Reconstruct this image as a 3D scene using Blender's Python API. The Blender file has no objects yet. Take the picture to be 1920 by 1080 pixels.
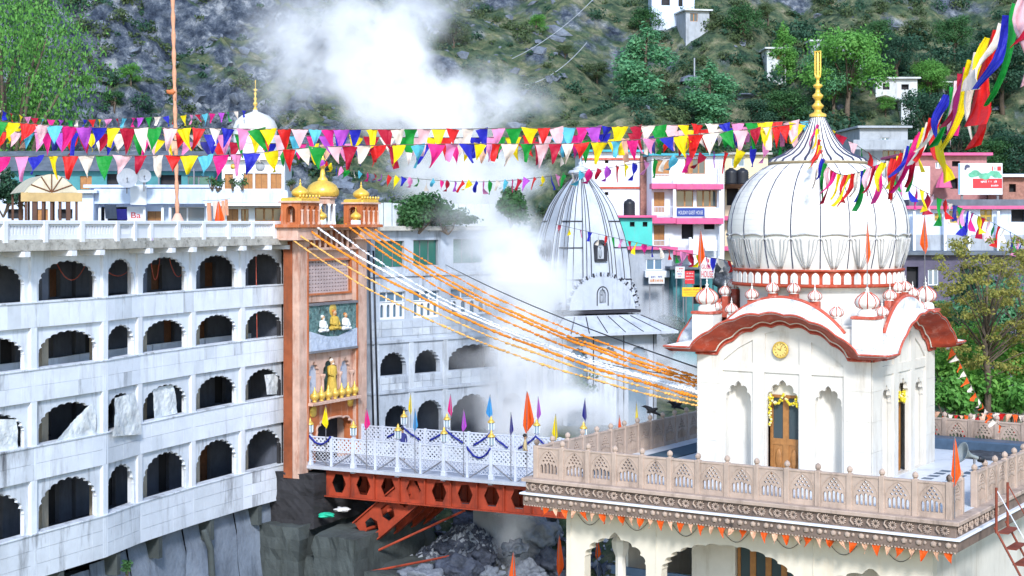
import bpy, bmesh, math, random
import numpy as np
from mathutils import Vector, Matrix, noise
from mathutils.geometry import tessellate_polygon
R = math.radians
random.seed(7)
scn = bpy.context.scene
COL = scn.collection

# ------------------------------------------------------------------ camera, sky, sun, exposure
ZC = 20.0            # eye height above the gorge bed datum
FPX = 3000.0         # focal length in photograph pixels (1920 wide)
HY = 420.0           # horizon row in the photograph
cam_d = bpy.data.cameras.new('camera')
cam_d.sensor_width = 36.0
cam_d.lens = FPX / 1920 * 36.0
cam_d.shift_y = -(540 - HY) / 1920
cam_d.clip_start = 0.5
cam_d.clip_end = 3000
cam = bpy.data.objects.new('camera', cam_d)
COL.objects.link(cam)
cam.location = (0, 0, ZC)
cam.rotation_euler = (R(90), 0, 0)
scn.camera = cam

SUN_EL, SUN_AZ = R(34), R(174)      # azimuth measured from +Y (view direction) towards +X
sun_dir = Vector((math.sin(SUN_AZ) * math.cos(SUN_EL), math.cos(SUN_AZ) * math.cos(SUN_EL), math.sin(SUN_EL)))
world = bpy.data.worlds.new('World')
scn.world = world
world.use_nodes = True
wn = world.node_tree.nodes
sky = wn.new('ShaderNodeTexSky')
sky.sky_type = 'NISHITA'
sky.sun_disc = False
sky.sun_elevation = SUN_EL
sky.sun_rotation = SUN_AZ
sky.altitude = 1700
sky.air_density = 1.3
sky.dust_density = 1.0
bg = wn['Background']
bg.inputs['Strength'].default_value = 0.145
world.node_tree.links.new(sky.outputs[0], bg.inputs[0])
sun_d = bpy.data.lights.new('sun', 'SUN')
sun_d.energy = 2.0
sun_d.angle = R(9)
sun_d.color = (1.0, 0.975, 0.945)
sun = bpy.data.objects.new('sun', sun_d)
COL.objects.link(sun)
sun.rotation_euler = (-sun_dir).to_track_quat('-Z', 'Y').to_euler()
scn.view_settings.view_transform = 'Standard'
scn.view_settings.look = 'None'
scn.view_settings.exposure = 1.25
scn.view_settings.gamma = 1.0
scn.view_settings.use_curve_mapping = False
scn.render.engine = 'CYCLES'
scn.cycles.use_denoising = True
scn.cycles.max_bounces = 8
scn.cycles.diffuse_bounces = 3
scn.cycles.glossy_bounces = 2
scn.cycles.transmission_bounces = 3
scn.cycles.transparent_max_bounces = 8
scn.cycles.volume_bounces = 5
scn.cycles.caustics_reflective = False
scn.cycles.caustics_refractive = False

# ------------------------------------------------------------------ helpers: space
def P(x, y, D):
    """point at depth D that the photograph shows at pixel (x, y)"""
    return Vector(((x - 960) / FPX * D, D, ZC - (y - HY) / FPX * D))

class Fr:
    """upright local frame: x along a facade, y into it, z up"""
    def __init__(s, ox, oy, oz, ang):
        s.o = Vector((ox, oy, oz)); s.a = ang
        s.ex = Vector((math.cos(ang), math.sin(ang), 0)); s.ey = Vector((-math.sin(ang), math.cos(ang), 0))
        s.M = Matrix.Translation(s.o) @ Matrix.Rotation(ang, 4, 'Z')
    def uz(s, x, y, v=0.0):
        d = Vector(((x - 960) / FPX, 1, -(y - HY) / FPX)); c = Vector((0, 0, ZC))
        q = s.o + s.ey * v
        t = (q - c).dot(s.ey) / d.dot(s.ey)
        p = c + d * t - s.o
        return p.dot(s.ex), p.z
    def u(s, x, v=0.0): return s.uz(x, 500, v)[0]
    def w(s, u, v, z): return s.M @ Vector((u, v, z))

# ------------------------------------------------------------------ helpers: objects
WM = {}
def thing(name, label, cat, loc, rz=0.0, group=None):
    o = bpy.data.objects.new(name, None)
    o.empty_display_size = 0.2
    COL.objects.link(o)
    o.location = loc; o.rotation_euler = (0, 0, rz)
    o['label'] = label; o['category'] = cat
    if group: o['group'] = group
    WM[o.name] = Matrix.Translation(Vector(loc)) @ Matrix.Rotation(rz, 4, 'Z')
    return o
def tag(o, label, cat, group=None):
    o['label'] = label; o['category'] = cat
    if group: o['group'] = group
    return o
def add(name, mesh, parent=None, M=None, world=None):
    """one object for one mesh; M is the matrix inside the parent, world a world matrix"""
    o = bpy.data.objects.new(name, mesh)
    COL.objects.link(o)
    if parent is not None:
        o.parent = parent
        if world is not None: M = WM[parent.name].inverted() @ world
    else:
        M = world if world is not None else M
    if M is None: M = Matrix.Identity(4)
    o.matrix_basis = M
    WM[o.name] = (WM[parent.name] @ M) if parent is not None else M
    return o
def T(x, y, z): return Matrix.Translation((x, y, z))
def RZ(a): return Matrix.Rotation(a, 4, 'Z')
def RX(a): return Matrix.Rotation(a, 4, 'X')
def RY(a): return Matrix.Rotation(a, 4, 'Y')
def SC(x, y=None, z=None):
    if y is None: y = z = x
    return Matrix.Diagonal((x, y, z, 1))
def copy_tree(o, parent, M, keep=False):
    c = o.copy(); COL.objects.link(c); c.parent = parent
    c.matrix_basis = M
    WM[c.name] = (WM[parent.name] @ M) if parent is not None else M
    for ch in [q for q in o.children]:
        copy_tree(ch, c, ch.matrix_basis.copy())
    return c

class MB:
    def __init__(s): s.v = []; s.f = []; s.m = []; s.mi = 0; s.sm = []; s.smooth = False
    def _a(s, vs, fs):
        n = len(s.v); s.v += [tuple(q) for q in vs]
        for f in fs:
            s.f.append(tuple(i + n for i in f)); s.m.append(s.mi); s.sm.append(s.smooth)
        return s
    def box(s, x0, x1, y0, y1, z0, z1, M=None):
        vs = [Vector(p) for p in ((x0,y0,z0),(x1,y0,z0),(x1,y1,z0),(x0,y1,z0),(x0,y0,z1),(x1,y0,z1),(x1,y1,z1),(x0,y1,z1))]
        if M is not None: vs = [M @ q for q in vs]
        return s._a(vs, [(3,2,1,0),(4,5,6,7),(0,1,5,4),(1,2,6,5),(2,3,7,6),(3,0,4,7)])
    def bbox(s, x0, x1, y0, y1, z0, z1, b=0.02):
        """box with chamfered vertical and top edges"""
        lo = [(x0+b,y0),(x1-b,y0),(x1,y0+b),(x1,y1-b),(x1-b,y1),(x0+b,y1),(x0,y1-b),(x0,y0+b)]
        cx, cy = (x0+x1)/2, (y0+y1)/2
        hi = [(cx+(p[0]-cx)*(1-2*b/max(x1-x0,1e-6)), cy+(p[1]-cy)*(1-2*b/max(y1-y0,1e-6))) for p in lo]
        vs = [(p[0],p[1],z0) for p in lo]+[(p[0],p[1],z1-b) for p in lo]+[(p[0],p[1],z1) for p in hi]
        fs = [tuple(range(7,-1,-1)), tuple(range(16,24))]
        for k in range(2):
            for i in range(8):
                j=(i+1)%8; fs.append((k*8+i,k*8+j,k*8+8+j,k*8+8+i))
        return s._a(vs, fs)
    def lathe(s, prof, n=16, c=(0,0,0), a0=0.0, a1=2*math.pi, flute=0.0, nf=0, M=None):
        full = abs(a1-a0-2*math.pi) < 1e-6
        na = n if full else n+1
        vs = []; fs = []
        for r, z in prof:
            for i in range(na):
                a = a0+(a1-a0)*i/n
                rr = r*(1+flute*(abs(math.sin(a*nf/2))-0.5)) if flute else r
                q = Vector((c[0]+rr*math.cos(a), c[1]+rr*math.sin(a), c[2]+z))
                vs.append(M @ q if M is not None else q)
        for k in range(len(prof)-1):
            for i in range(n if full else n):
                j = (i+1) % na if full else i+1
                fs.append((k*na+i, k*na+j, (k+1)*na+j, (k+1)*na+i))
        return s._a(vs, fs)
    def tube(s, pts, r, n=6, cap=True):
        pts = [Vector(p) for p in pts]
        rs = r if isinstance(r, (list, tuple)) else [r]*len(pts)
        vs = []; fs = []; up0 = None
        for k, p in enumerate(pts):
            d = (pts[min(k+1,len(pts)-1)]-pts[max(k-1,0)])
            if d.length < 1e-9: d = Vector((0,0,1))
            d.normalize()
            if up0 is None: up0 = Vector((0,0,1)) if abs(d.z) < 0.9 else Vector((1,0,0))
            a = d.cross(up0)
            if a.length < 1e-4: a = d.cross(Vector((0,1,0.3)))
            a.normalize(); b = a.cross(d).normalized(); up0 = b
            for i in range(n):
                t = 2*math.pi*i/n
                vs.append(p + a*math.cos(t)*rs[k] + b*math.sin(t)*rs[k])
        for k in range(len(pts)-1):
            for i in range(n):
                j=(i+1)%n; fs.append((k*n+i,k*n+j,(k+1)*n+j,(k+1)*n+i))
        if cap:
            fs.append(tuple(range(n-1,-1,-1))); fs.append(tuple((len(pts)-1)*n+i for i in range(n)))
        return s._a(vs, fs)
    def ext(s, loops, y0, y1, M=None):
        """polygon with holes in the (x, z) plane, from y0 to y1"""
        ls = [[Vector((p[0], p[1], 0)) for p in l] for l in loops]
        tri = tessellate_polygon(ls)
        flat = [p for l in loops for p in l]; n = len(flat)
        vs = [Vector((p[0], y0, p[1])) for p in flat]+[Vector((p[0], y1, p[1])) for p in flat]
        if M is not None: vs = [M @ q for q in vs]
        fs = []
        for t in tri:
            fs.append(tuple(t)); fs.append(tuple(i+n for i in reversed(t)))
        k = 0
        for l in loops:
            m = len(l)
            for i in range(m):
                j = (i+1) % m; fs.append((k+i, k+j, k+j+n, k+i+n))
            k += m
        return s._a(vs, fs)
    def grid(s, rows):
        n = len(rows[0]); vs = [q for r in rows for q in r]; fs = []
        for k in range(len(rows)-1):
            for i in range(n-1):
                fs.append((k*n+i, k*n+i+1, (k+1)*n+i+1, (k+1)*n+i))
        return s._a(vs, fs)
    def ico(s, c, r, sub=1, M=None, jit=0.0, seed=0):
        bm = bmesh.new(); bmesh.ops.create_icosphere(bm, subdivisions=sub, radius=1.0)
        bm.verts.ensure_lookup_table()
        rr = r if isinstance(r, (list, tuple)) else (r, r, r)
        vs = []
        for q in bm.verts:
            k = 1.0
            if jit: k += jit*noise.noise(q.co*1.7+Vector((seed*3.1, seed*1.7, 0)))*2
            p = Vector((q.co.x*rr[0]*k, q.co.y*rr[1]*k, q.co.z*rr[2]*k))
            if M is not None: p = M @ p
            vs.append(p+Vector(c))
        fs = [tuple(v.index for v in f.verts) for f in bm.faces]
        bm.free()
        return s._a(vs, fs)
    def mesh(s, name, mats):
        me = bpy.data.meshes.new(name)
        me.from_pydata(s.v, [], s.f)
        for m in (mats if isinstance(mats, (list, tuple)) else [mats]): me.materials.append(m)
        me.polygons.foreach_set('material_index', s.m)
        me.polygons.foreach_set('use_smooth', s.sm)
        bm = bmesh.new(); bm.from_mesh(me); bmesh.ops.recalc_face_normals(bm, faces=bm.faces); bm.to_mesh(me); bm.free()
        me.update()
        return me
    def build(s, name, mats, parent=None, M=None, world=None):
        return add(name, s.mesh(name, mats), parent, M, world)

def rect(u0, u1, z0, z1): return [(u0,z0),(u1,z0),(u1,z1),(u0,z1)]
def arch(cx, w, z0, zs, zt, n=7, dep=0.13, per=5, tip=0.0, e=1.0):
    """opening with a scalloped (multifoil) head: sill z0, springing zs, crown zt"""
    pts = [(cx-w/2, z0)]
    N = (n or 1)*per
    for i in range(N+1):
        t = i/N; a = math.pi*(1-t)
        k = 1-dep*(1-abs(math.sin(n*math.pi*t))**0.6) if n else 1
        x = math.copysign(abs(math.cos(a))**e, math.cos(a))
        px, pz = cx+x*w/2*k, zs+math.sin(a)**e*(zt-zs)*k if n else zs+math.sin(a)**e*(zt-zs)
        if tip: pz += tip*max(0, 1-abs(t-0.5)*2*n/1.5)**1.5
        if i == 0: px = cx-w/2
        if i == N: px = cx+w/2
        pts.append((px, pz))
    pts.append((cx+w/2, z0))
    return pts[::-1]

# ------------------------------------------------------------------ materials
def _new(name):
    m = bpy.data.materials.new(name); m.use_nodes = True
    nt = m.node_tree; b = nt.nodes['Principled BSDF']
    return m, nt, b
def _c(c): return (c[0], c[1], c[2], 1)
def mat(name, col, rough=0.7, var=0.18, scale=2.0, stain=None, sscale=1.2, samt=0.5, streak=True, bump=0.15, bscale=30, metal=0.0, dist=None, spec=0.3):
    """painted / stone / cloth surface: two tones of its colour, optional dark staining with streaks, fine bump"""
    m, nt, b = _new(name); N = nt.nodes; L = nt.links
    g = N.new('ShaderNodeNewGeometry')
    n1 = N.new('ShaderNodeTexNoise'); n1.inputs['Scale'].default_value = scale; n1.inputs['Detail'].default_value = 5; n1.inputs['Roughness'].default_value = 0.65
    L.new(g.outputs['Position'], n1.inputs['Vector'])
    r1 = N.new('ShaderNodeValToRGB'); r1.color_ramp.elements[0].position = 0.3; r1.color_ramp.elements[1].position = 0.7
    r1.color_ramp.elements[0].color = _c([max(0, c*(1-var)) for c in col]); r1.color_ramp.elements[1].color = _c([min(0.9, c*(1+var*0.6)) for c in col])
    L.new(n1.outputs['Fac'], r1.inputs['Fac'])
    out = r1.outputs['Color']
    if stain is not None:
        mp = N.new('ShaderNodeVectorMath'); mp.operation = 'MULTIPLY'
        mp.inputs[1].default_value = (1.6, 1.6, 0.28 if streak else 1.6)
        L.new(g.outputs['Position'], mp.inputs[0])
        n2 = N.new('ShaderNodeTexNoise'); n2.inputs['Scale'].default_value = sscale; n2.inputs['Detail'].default_value = 8; n2.inputs['Roughness'].default_value = 0.72
        L.new(mp.outputs[0], n2.inputs['Vector'])
        r2 = N.new('ShaderNodeValToRGB'); r2.color_ramp.elements[0].position = 0.52; r2.color_ramp.elements[1].position = 0.73
        r2.color_ramp.elements[0].color = (0,0,0,1); r2.color_ramp.elements[1].color = (samt,samt,samt,1)
        L.new(n2.outputs['Fac'], r2.inputs['Fac'])
        mx = N.new('ShaderNodeMix'); mx.data_type = 'RGBA'
        L.new(r2.outputs['Color'], mx.inputs[0]); L.new(out, mx.inputs[6]); mx.inputs[7].default_value = _c(stain)
        out = mx.outputs[2]
    L.new(out, b.inputs['Base Color'])
    b.inputs['Roughness'].default_value = rough; b.inputs['Metallic'].default_value = metal
    b.inputs['Specular IOR Level'].default_value = spec
    if bump:
        n3 = N.new('ShaderNodeTexNoise'); n3.inputs['Scale'].default_value = bscale; n3.inputs['Detail'].default_value = 4
        L.new(g.outputs['Position'], n3.inputs['Vector'])
        bp = N.new('ShaderNodeBump'); bp.inputs['Strength'].default_value = bump; bp.inputs['Distance'].default_value = dist or 0.02
        L.new(n3.outputs['Fac'], bp.inputs['Height']); L.new(bp.outputs[0], b.inputs['Normal'])
    return m
def leafmat(name, cols, scale=0.6, trans=0.35):
    m, nt, b = _new(name); N = nt.nodes; L = nt.links
    g = N.new('ShaderNodeNewGeometry')
    n1 = N.new('ShaderNodeTexNoise'); n1.inputs['Scale'].default_value = scale; n1.inputs['Detail'].default_value = 6; n1.inputs['Roughness'].default_value = 0.8
    L.new(g.outputs['Position'], n1.inputs['Vector'])
    r1 = N.new('ShaderNodeValToRGB'); e = r1.color_ramp.elements
    e[0].position = 0.3; e[0].color = _c(cols[0]); e[1].position = 0.7; e[1].color = _c(cols[-1])
    for i, c in enumerate(cols[1:-1]):
        q = e.new(0.3+0.4*(i+1)/(len(cols)-1)); q.color = _c(c)
    L.new(n1.outputs['Fac'], r1.inputs['Fac'])
    L.new(r1.outputs['Color'], b.inputs['Base Color'])
    b.inputs['Roughness'].default_value = 0.6; b.inputs['Specular IOR Level'].default_value = 0.2
    tr = N.new('ShaderNodeBsdfTranslucent'); L.new(r1.outputs['Color'], tr.inputs['Color'])
    ms = N.new('ShaderNodeMixShader'); ms.inputs[0].default_value = trans
    L.new(b.outputs[0], ms.inputs[1]); L.new(tr.outputs[0], ms.inputs[2])
    L.new(ms.outputs[0], N['Material Output'].inputs['Surface'])
    return m
def clothmat(name, col, trans=0.3):
    m, nt, b = _new(name); N = nt.nodes; L = nt.links
    b.inputs['Base Color'].default_value = _c(col); b.inputs['Roughness'].default_value = 0.5
    b.inputs['Specular IOR Level'].default_value = 0.25
    w = N.new('ShaderNodeTexNoise'); w.inputs['Scale'].default_value = 9; w.inputs['Detail'].default_value = 3
    g = N.new('ShaderNodeNewGeometry'); L.new(g.outputs['Position'], w.inputs['Vector'])
    bp = N.new('ShaderNodeBump'); bp.inputs['Strength'].default_value = 0.5; bp.inputs['Distance'].default_value = 0.06
    L.new(w.outputs['Fac'], bp.inputs['Height']); L.new(bp.outputs[0], b.inputs['Normal'])
    tr = N.new('ShaderNodeBsdfTranslucent'); tr.inputs['Color'].default_value = _c(col)
    ms = N.new('ShaderNodeMixShader'); ms.inputs[0].default_value = trans
    L.new(b.outputs[0], ms.inputs[1]); L.new(tr.outputs[0], ms.inputs[2])
    L.new(ms.outputs[0], N['Material Output'].inputs['Surface'])
    return m
def glassmat(name, col=(0.05,0.07,0.08), rough=0.08):
    m, nt, b = _new(name)
    b.inputs['Base Color'].default_value = _c(col); b.inputs['Roughness'].default_value = rough
    b.inputs['Specular IOR Level'].default_value = 0.6
    return m

m_white = mat('white_plaster', (0.68,0.73,0.82), 0.75, 0.10, 0.9, (0.20,0.21,0.24), 0.9, 0.5)
m_white2 = mat('white_plaster_tile', (0.60,0.65,0.73), 0.55, 0.18, 0.5, (0.07,0.07,0.08), 0.75, 0.95)
m_mid = mat('grimy_white_render', (0.40,0.45,0.53), 0.75, 0.2, 0.8, (0.11,0.12,0.14), 0.9, 0.9)
m_midt = mat('grimy_white_tile', (0.47,0.52,0.59), 0.6, 0.2, 0.8, (0.14,0.15,0.17), 1.0, 0.9)
m_ipier = mat('beige_pier', (0.34,0.30,0.24), 0.85, 0.2, 1.0, (0.10,0.09,0.08), 1.0, 0.7)
m_face = mat('blue_grey_facing', (0.20,0.24,0.31), 0.85, 0.35, 0.5, (0.035,0.045,0.06), 0.45, 0.9, bump=0.5, bscale=5, dist=0.08)
m_clean = mat('white_paint', (0.66,0.69,0.75), 0.6, 0.06, 1.5, (0.45,0.44,0.42), 1.0, 0.35)
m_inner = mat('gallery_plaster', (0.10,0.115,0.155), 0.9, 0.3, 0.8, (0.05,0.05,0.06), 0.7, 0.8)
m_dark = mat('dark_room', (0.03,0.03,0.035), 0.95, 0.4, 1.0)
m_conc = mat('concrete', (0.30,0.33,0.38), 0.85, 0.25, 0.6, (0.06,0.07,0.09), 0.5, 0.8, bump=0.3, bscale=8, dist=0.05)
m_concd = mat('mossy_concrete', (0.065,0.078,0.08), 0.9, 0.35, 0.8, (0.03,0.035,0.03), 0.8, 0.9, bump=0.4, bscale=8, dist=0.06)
m_slab = mat('mouldy_slab', (0.42,0.41,0.38), 0.9, 0.3, 2.0, (0.07,0.065,0.05), 1.8, 0.95, False, bump=0.4, bscale=14, dist=0.03)
m_tow = mat('pale_pink_paint', (0.54,0.36,0.29), 0.75, 0.25, 1.4, (0.29,0.085,0.035), 1.5, 1.0)
m_towo = mat('worn_orange_paint', (0.42,0.12,0.04), 0.75, 0.3, 1.0, (0.60,0.45,0.38), 1.2, 0.6)
m_towb = mat('rusty_brown_paint', (0.27,0.075,0.03), 0.85, 0.35, 1.0, (0.10,0.05,0.035), 0.9, 0.8)
m_gold = mat('gold_paint', (0.78,0.50,0.08), 0.33, 0.15, 4.0, (0.30,0.15,0.03), 4.0, 0.6, False, metal=0.35, spec=0.5)
m_marble = mat('white_marble', (0.62,0.595,0.55), 0.38, 0.12, 1.0, (0.36,0.31,0.25), 1.1, 0.75, bump=0.08)
m_eave = mat('mouldy_white_eave', (0.62,0.63,0.65), 0.6, 0.12, 1.5, (0.09,0.115,0.17), 1.5, 0.95, False, bump=0.15)
m_cream = mat('cream_paint', (0.62,0.575,0.49), 0.6, 0.07, 0.9, (0.55,0.42,0.27), 1.2, 0.5, bump=0.08)
m_domew = mat('dome_white', (0.71,0.70,0.675), 0.5, 0.09, 1.3, (0.34,0.34,0.35), 1.8, 0.65, bump=0.1)
m_red = mat('red_oxide_paint', (0.34,0.045,0.017), 0.6, 0.25, 2.0, (0.62,0.35,0.28), 2.2, 0.4, False)
m_redl = mat('faded_red_paint', (0.42,0.075,0.045), 0.65, 0.2, 3.0, (0.7,0.5,0.45), 3, 0.5, False)
m_pinkst = mat('pink_sandstone', (0.40,0.31,0.26), 0.85, 0.18, 2.5, (0.12,0.09,0.08), 1.6, 0.8, True, bump=0.25, bscale=40)
m_pinkdk = mat('blackened_sandstone', (0.17,0.125,0.105), 0.9, 0.3, 2.0, (0.035,0.03,0.03), 1.4, 1.0, False, bump=0.4, bscale=20)
m_girder = mat('orange_steel_paint', (0.34,0.05,0.022), 0.6, 0.3, 1.2, (0.075,0.025,0.02), 1.3, 0.95)
m_steelw = mat('white_steel_paint', (0.52,0.56,0.66), 0.5, 0.1, 2.0, (0.35,0.30,0.28), 2.5, 0.5)
m_deck = mat('bridge_deck', (0.42,0.45,0.52), 0.8, 0.2, 1.0)
m_wood = mat('varnished_wood', (0.34,0.15,0.045), 0.45, 0.25, 6.0, (0.16,0.06,0.02), 5.0, 0.6, spec=0.4)
m_woodd = mat('dark_wood', (0.16,0.07,0.035), 0.55, 0.3, 5.0)
m_glass = glassmat('window_glass')
m_glassg = glassmat('green_glass', (0.02,0.12,0.10), 0.15)
m_glassb = glassmat('blue_glass', (0.10,0.17,0.24), 0.1)
m_pot = mat('gold_pot', (0.72,0.48,0.10), 0.35, 0.2, 8, (0.3,0.15,0.05), 5, 0.6, False, metal=0.4)
m_rope = mat('rope', (0.12,0.10,0.09), 0.9, 0.1)
m_cable = mat('black_cable', (0.02,0.02,0.022), 0.6, 0.1)
m_dkblue = mat('dark_blue_stripe', (0.04,0.045,0.09), 0.6, 0.2, 4)
m_floorm = mat('marble_floor', (0.62,0.66,0.72), 0.35, 0.10, 0.8, (0.20,0.24,0.30), 0.9, 0.6, False, bump=0.05)
m_flbl = mat('blue_floor_inlay', (0.06,0.10,0.16), 0.4, 0.25, 3)
m_tarp = mat('black_tarpaulin', (0.05,0.055,0.065), 0.45, 0.4, 2.0, (0.30,0.33,0.38), 3.0, 0.6, False)
m_tin = mat('tin_sheet', (0.50,0.46,0.36), 0.5, 0.2, 1.5, (0.22,0.15,0.08), 1.5, 0.7)
m_slate = mat('slate_roof', (0.10,0.12,0.15), 0.7, 0.4, 1.5)
m_brick = mat('brick_wall', (0.30,0.15,0.12), 0.85, 0.35, 5)
m_plast = mat('plastic_sheet', (0.66,0.70,0.74), 0.35, 0.25, 1.6, (0.30,0.40,0.44), 1.5, 0.6, False, bump=0.6, bscale=5, dist=0.1)
m_tank = mat('black_plastic_tank', (0.02,0.022,0.03), 0.4, 0.3)
m_rock = mat('boulder', (0.06,0.07,0.10), 0.8, 0.5, 1.2, (0.022,0.026,0.038), 1.0, 0.95, False, bump=0.8, bscale=5, dist=0.15)
m_rockl = mat('pale_boulder', (0.19,0.21,0.25), 0.8, 0.3, 1.0, (0.06,0.07,0.09), 1.1, 0.9, False, bump=0.6, bscale=5, dist=0.12)
m_cliff = mat('cliff_stone', (0.13,0.155,0.20), 0.9, 0.5, 1.2, (0.03,0.04,0.06), 0.8, 0.9, False, bump=0.8, bscale=3, dist=0.2)
m_groove = mat('petal_groove', (0.45,0.45,0.46), 0.7, 0.3, 3)
m_bark = mat('bark', (0.11,0.085,0.065), 0.9, 0.3, 4, bump=0.5, bscale=14, dist=0.04)
m_pole = mat('metal_pole', (0.16,0.16,0.18), 0.5, 0.2)
CLO = {k: clothmat('cloth_'+k, v) for k, v in dict(red=(0.66,0.02,0.02), crimson=(0.42,0.01,0.04), yellow=(0.85,0.66,0.01), blue=(0.02,0.025,0.42), green=(0.01,0.28,0.04),
    pink=(0.78,0.26,0.50), white=(0.80,0.70,0.62), magenta=(0.70,0.02,0.22), aqua=(0.10,0.47,0.62), violet=(0.45,0.08,0.55), orange=(0.80,0.11,0.015), peach=(0.82,0.48,0.33), palepink=(0.80,0.50,0.55), navy=(0.03,0.03,0.22), sky=(0.06,0.30,0.62)).items()}

# ------------------------------------------------------------------ terrain
def sstep(a, b, x):
    t = min(1, max(0, (x-a)/(b-a))); return t*t*(3-2*t)
def H(x, y, rough=True):
    """ground height at plan position (x, y)"""
    z = -21 + 6.5*sstep(78, 93, y+0.25*x) + 1.8*sstep(94, 99, y) + 8.0*sstep(104, 140, y)
    z += 5.5*sstep(12.5, 16.5, x)*(1-sstep(92, 100, y))*sstep(46, 54, y)
    yb = 138 + 6*math.sin(x*0.03)
    if y > yb:
        t = y-yb
        sl = 0.60 + 0.16*sstep(0, -35, x) - 0.06*sstep(20, 60, x)
        z += t*sl
        if rough:
            k = sstep(0, 14, t)
            p = Vector((x*0.05, y*0.05, 3.1))
            z += k*5.0*noise.fractal(p, 1.0, 2.0, 5)
            lf = sstep(10, -25, x)
            if lf > 0:
                rr = noise.ridged_multi_fractal(Vector((x*0.075, y*0.11, 0.3+z*0.03)), 0.9, 2.1, 6, 1.0, 2.0)
                z += k*lf*((rr-1.2)*3.6+1.3*abs(noise.fractal(Vector((x*0.22+z*0.1, y*0.30, 2.2)), 0.8, 2.1, 4)))
            z += k*0.6*noise.fractal(Vector((x*0.3, y*0.3, 7.7)), 0.9, 2.0, 4)
    elif rough and y < 104:
        z += 0.5*noise.fractal(Vector((x*0.35, y*0.35, 1.7)), 1.0, 2.0, 4)
    return z+ZC
def hit(x, y, y0=100.0, y1=420.0):
    """where the line of sight through pixel (x, y) meets the ground"""
    dx, dz = (x-960)/FPX, -(y-HY)/FPX
    D = y0
    while D < y1:
        if H(dx*D, D, False) > ZC+dz*D: break
        D += 0.5
    return Vector((dx*D, D, H(dx*D, D)))
def terrain():
    xs = np.concatenate([np.linspace(-420,-75,24), np.linspace(-72,90,190), np.linspace(95,440,24)])
    ys = np.concatenate([np.linspace(-60,40,8), np.linspace(44,136,80), np.linspace(136.7,240,190), np.linspace(243,300,14)])
    nx, ny = len(xs), len(ys)
    vs = [(x, y, H(x, y)) for y in ys for x in xs]
    fs = [(j*nx+i, j*nx+i+1, (j+1)*nx+i+1, (j+1)*nx+i) for j in range(ny-1) for i in range(nx-1)]
    me = bpy.data.meshes.new('hillside'); me.from_pydata(vs, [], fs)
    me.polygons.foreach_set('use_smooth', [True]*len(fs))
    m, nt, b = _new('hillside_rock_and_grass'); N = nt.nodes; L = nt.links
    g = N.new('ShaderNodeNewGeometry')
    def nz(sc, det, ro=0.6, vec=None):
        n = N.new('ShaderNodeTexNoise'); n.inputs['Scale'].default_value = sc; n.inputs['Detail'].default_value = det; n.inputs['Roughness'].default_value = ro
        L.new(vec or g.outputs['Position'], n.inputs['Vector']); return n
    def ramp(inp, ps):
        r = N.new('ShaderNodeValToRGB'); e = r.color_ramp.elements
        e[0].position, e[0].color = ps[0][0], _c(ps[0][1]); e[1].position, e[1].color = ps[-1][0], _c(ps[-1][1])
        for p, c in ps[1:-1]:
            q = e.new(p); q.color = _c(c)
        L.new(inp, r.inputs['Fac']); return r
    rock = ramp(nz(0.55, 10, 0.75).outputs['Fac'], [(0.34,(0.016,0.024,0.042)),(0.45,(0.060,0.080,0.12)),(0.54,(0.15,0.18,0.23)),(0.64,(0.42,0.45,0.50))])
    grass = ramp(nz(0.45, 9, 0.7).outputs['Fac'], [(0.34,(0.026,0.056,0.042)),(0.46,(0.075,0.118,0.07)),(0.56,(0.155,0.18,0.105)),(0.66,(0.30,0.285,0.20))])
    sep = N.new('ShaderNodeSeparateXYZ'); L.new(g.outputs['Position'], sep.inputs[0])
    mr = N.new('ShaderNodeMapRange'); mr.inputs[1].default_value = -40; mr.inputs[2].default_value = 25; mr.inputs[3].default_value = 0.06; mr.inputs[4].default_value = -0.20
    L.new(sep.outputs['X'], mr.inputs[0])
    sn = N.new('ShaderNodeSeparateXYZ'); L.new(g.outputs['Normal'], sn.inputs[0])
    sl = N.new('ShaderNodeMapRange'); sl.inputs[1].default_value = 0.88; sl.inputs[2].default_value = 0.55; sl.inputs[3].default_value = -0.08; sl.inputs[4].default_value = 0.25
    L.new(sn.outputs['Z'], sl.inputs[0])
    n3 = nz(0.11, 7, 0.7)
    a1 = N.new('ShaderNodeMath'); a1.operation = 'ADD'; L.new(n3.outputs['Fac'], a1.inputs[0]); L.new(mr.outputs[0], a1.inputs[1])
    a2 = N.new('ShaderNodeMath'); a2.operation = 'ADD'; L.new(a1.outputs[0], a2.inputs[0]); L.new(sl.outputs[0], a2.inputs[1])
    zr = N.new('ShaderNodeMapRange'); zr.inputs[1].default_value = 38; zr.inputs[2].default_value = 62; zr.inputs[3].default_value = 0.0; zr.inputs[4].default_value = 0.14
    L.new(sep.outputs['Z'], zr.inputs[0])
    a3 = N.new('ShaderNodeMath'); a3.operation = 'ADD'; L.new(a2.outputs[0], a3.inputs[0]); L.new(zr.outputs[0], a3.inputs[1]); a2 = a3
    rk = ramp(a2.outputs[0], [(0.50,(0,0,0)),(0.64,(1,1,1))])
    mx = N.new('ShaderNodeMix'); mx.data_type = 'RGBA'
    L.new(rk.outputs['Color'], mx.inputs[0]); L.new(grass.outputs['Color'], mx.inputs[6]); L.new(rock.outputs['Color'], mx.inputs[7])
    L.new(mx.outputs[2], b.inputs['Base Color'])
    b.inputs['Roughness'].default_value = 0.95; b.inputs['Specular IOR Level'].default_value = 0.1
    vo = N.new('ShaderNodeTexVoronoi'); vo.inputs['Scale'].default_value = 0.9; vo.feature = 'F1'
    L.new(g.outputs['Position'], vo.inputs['Vector'])
    nb = nz(1.1, 10, 0.75)
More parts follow.
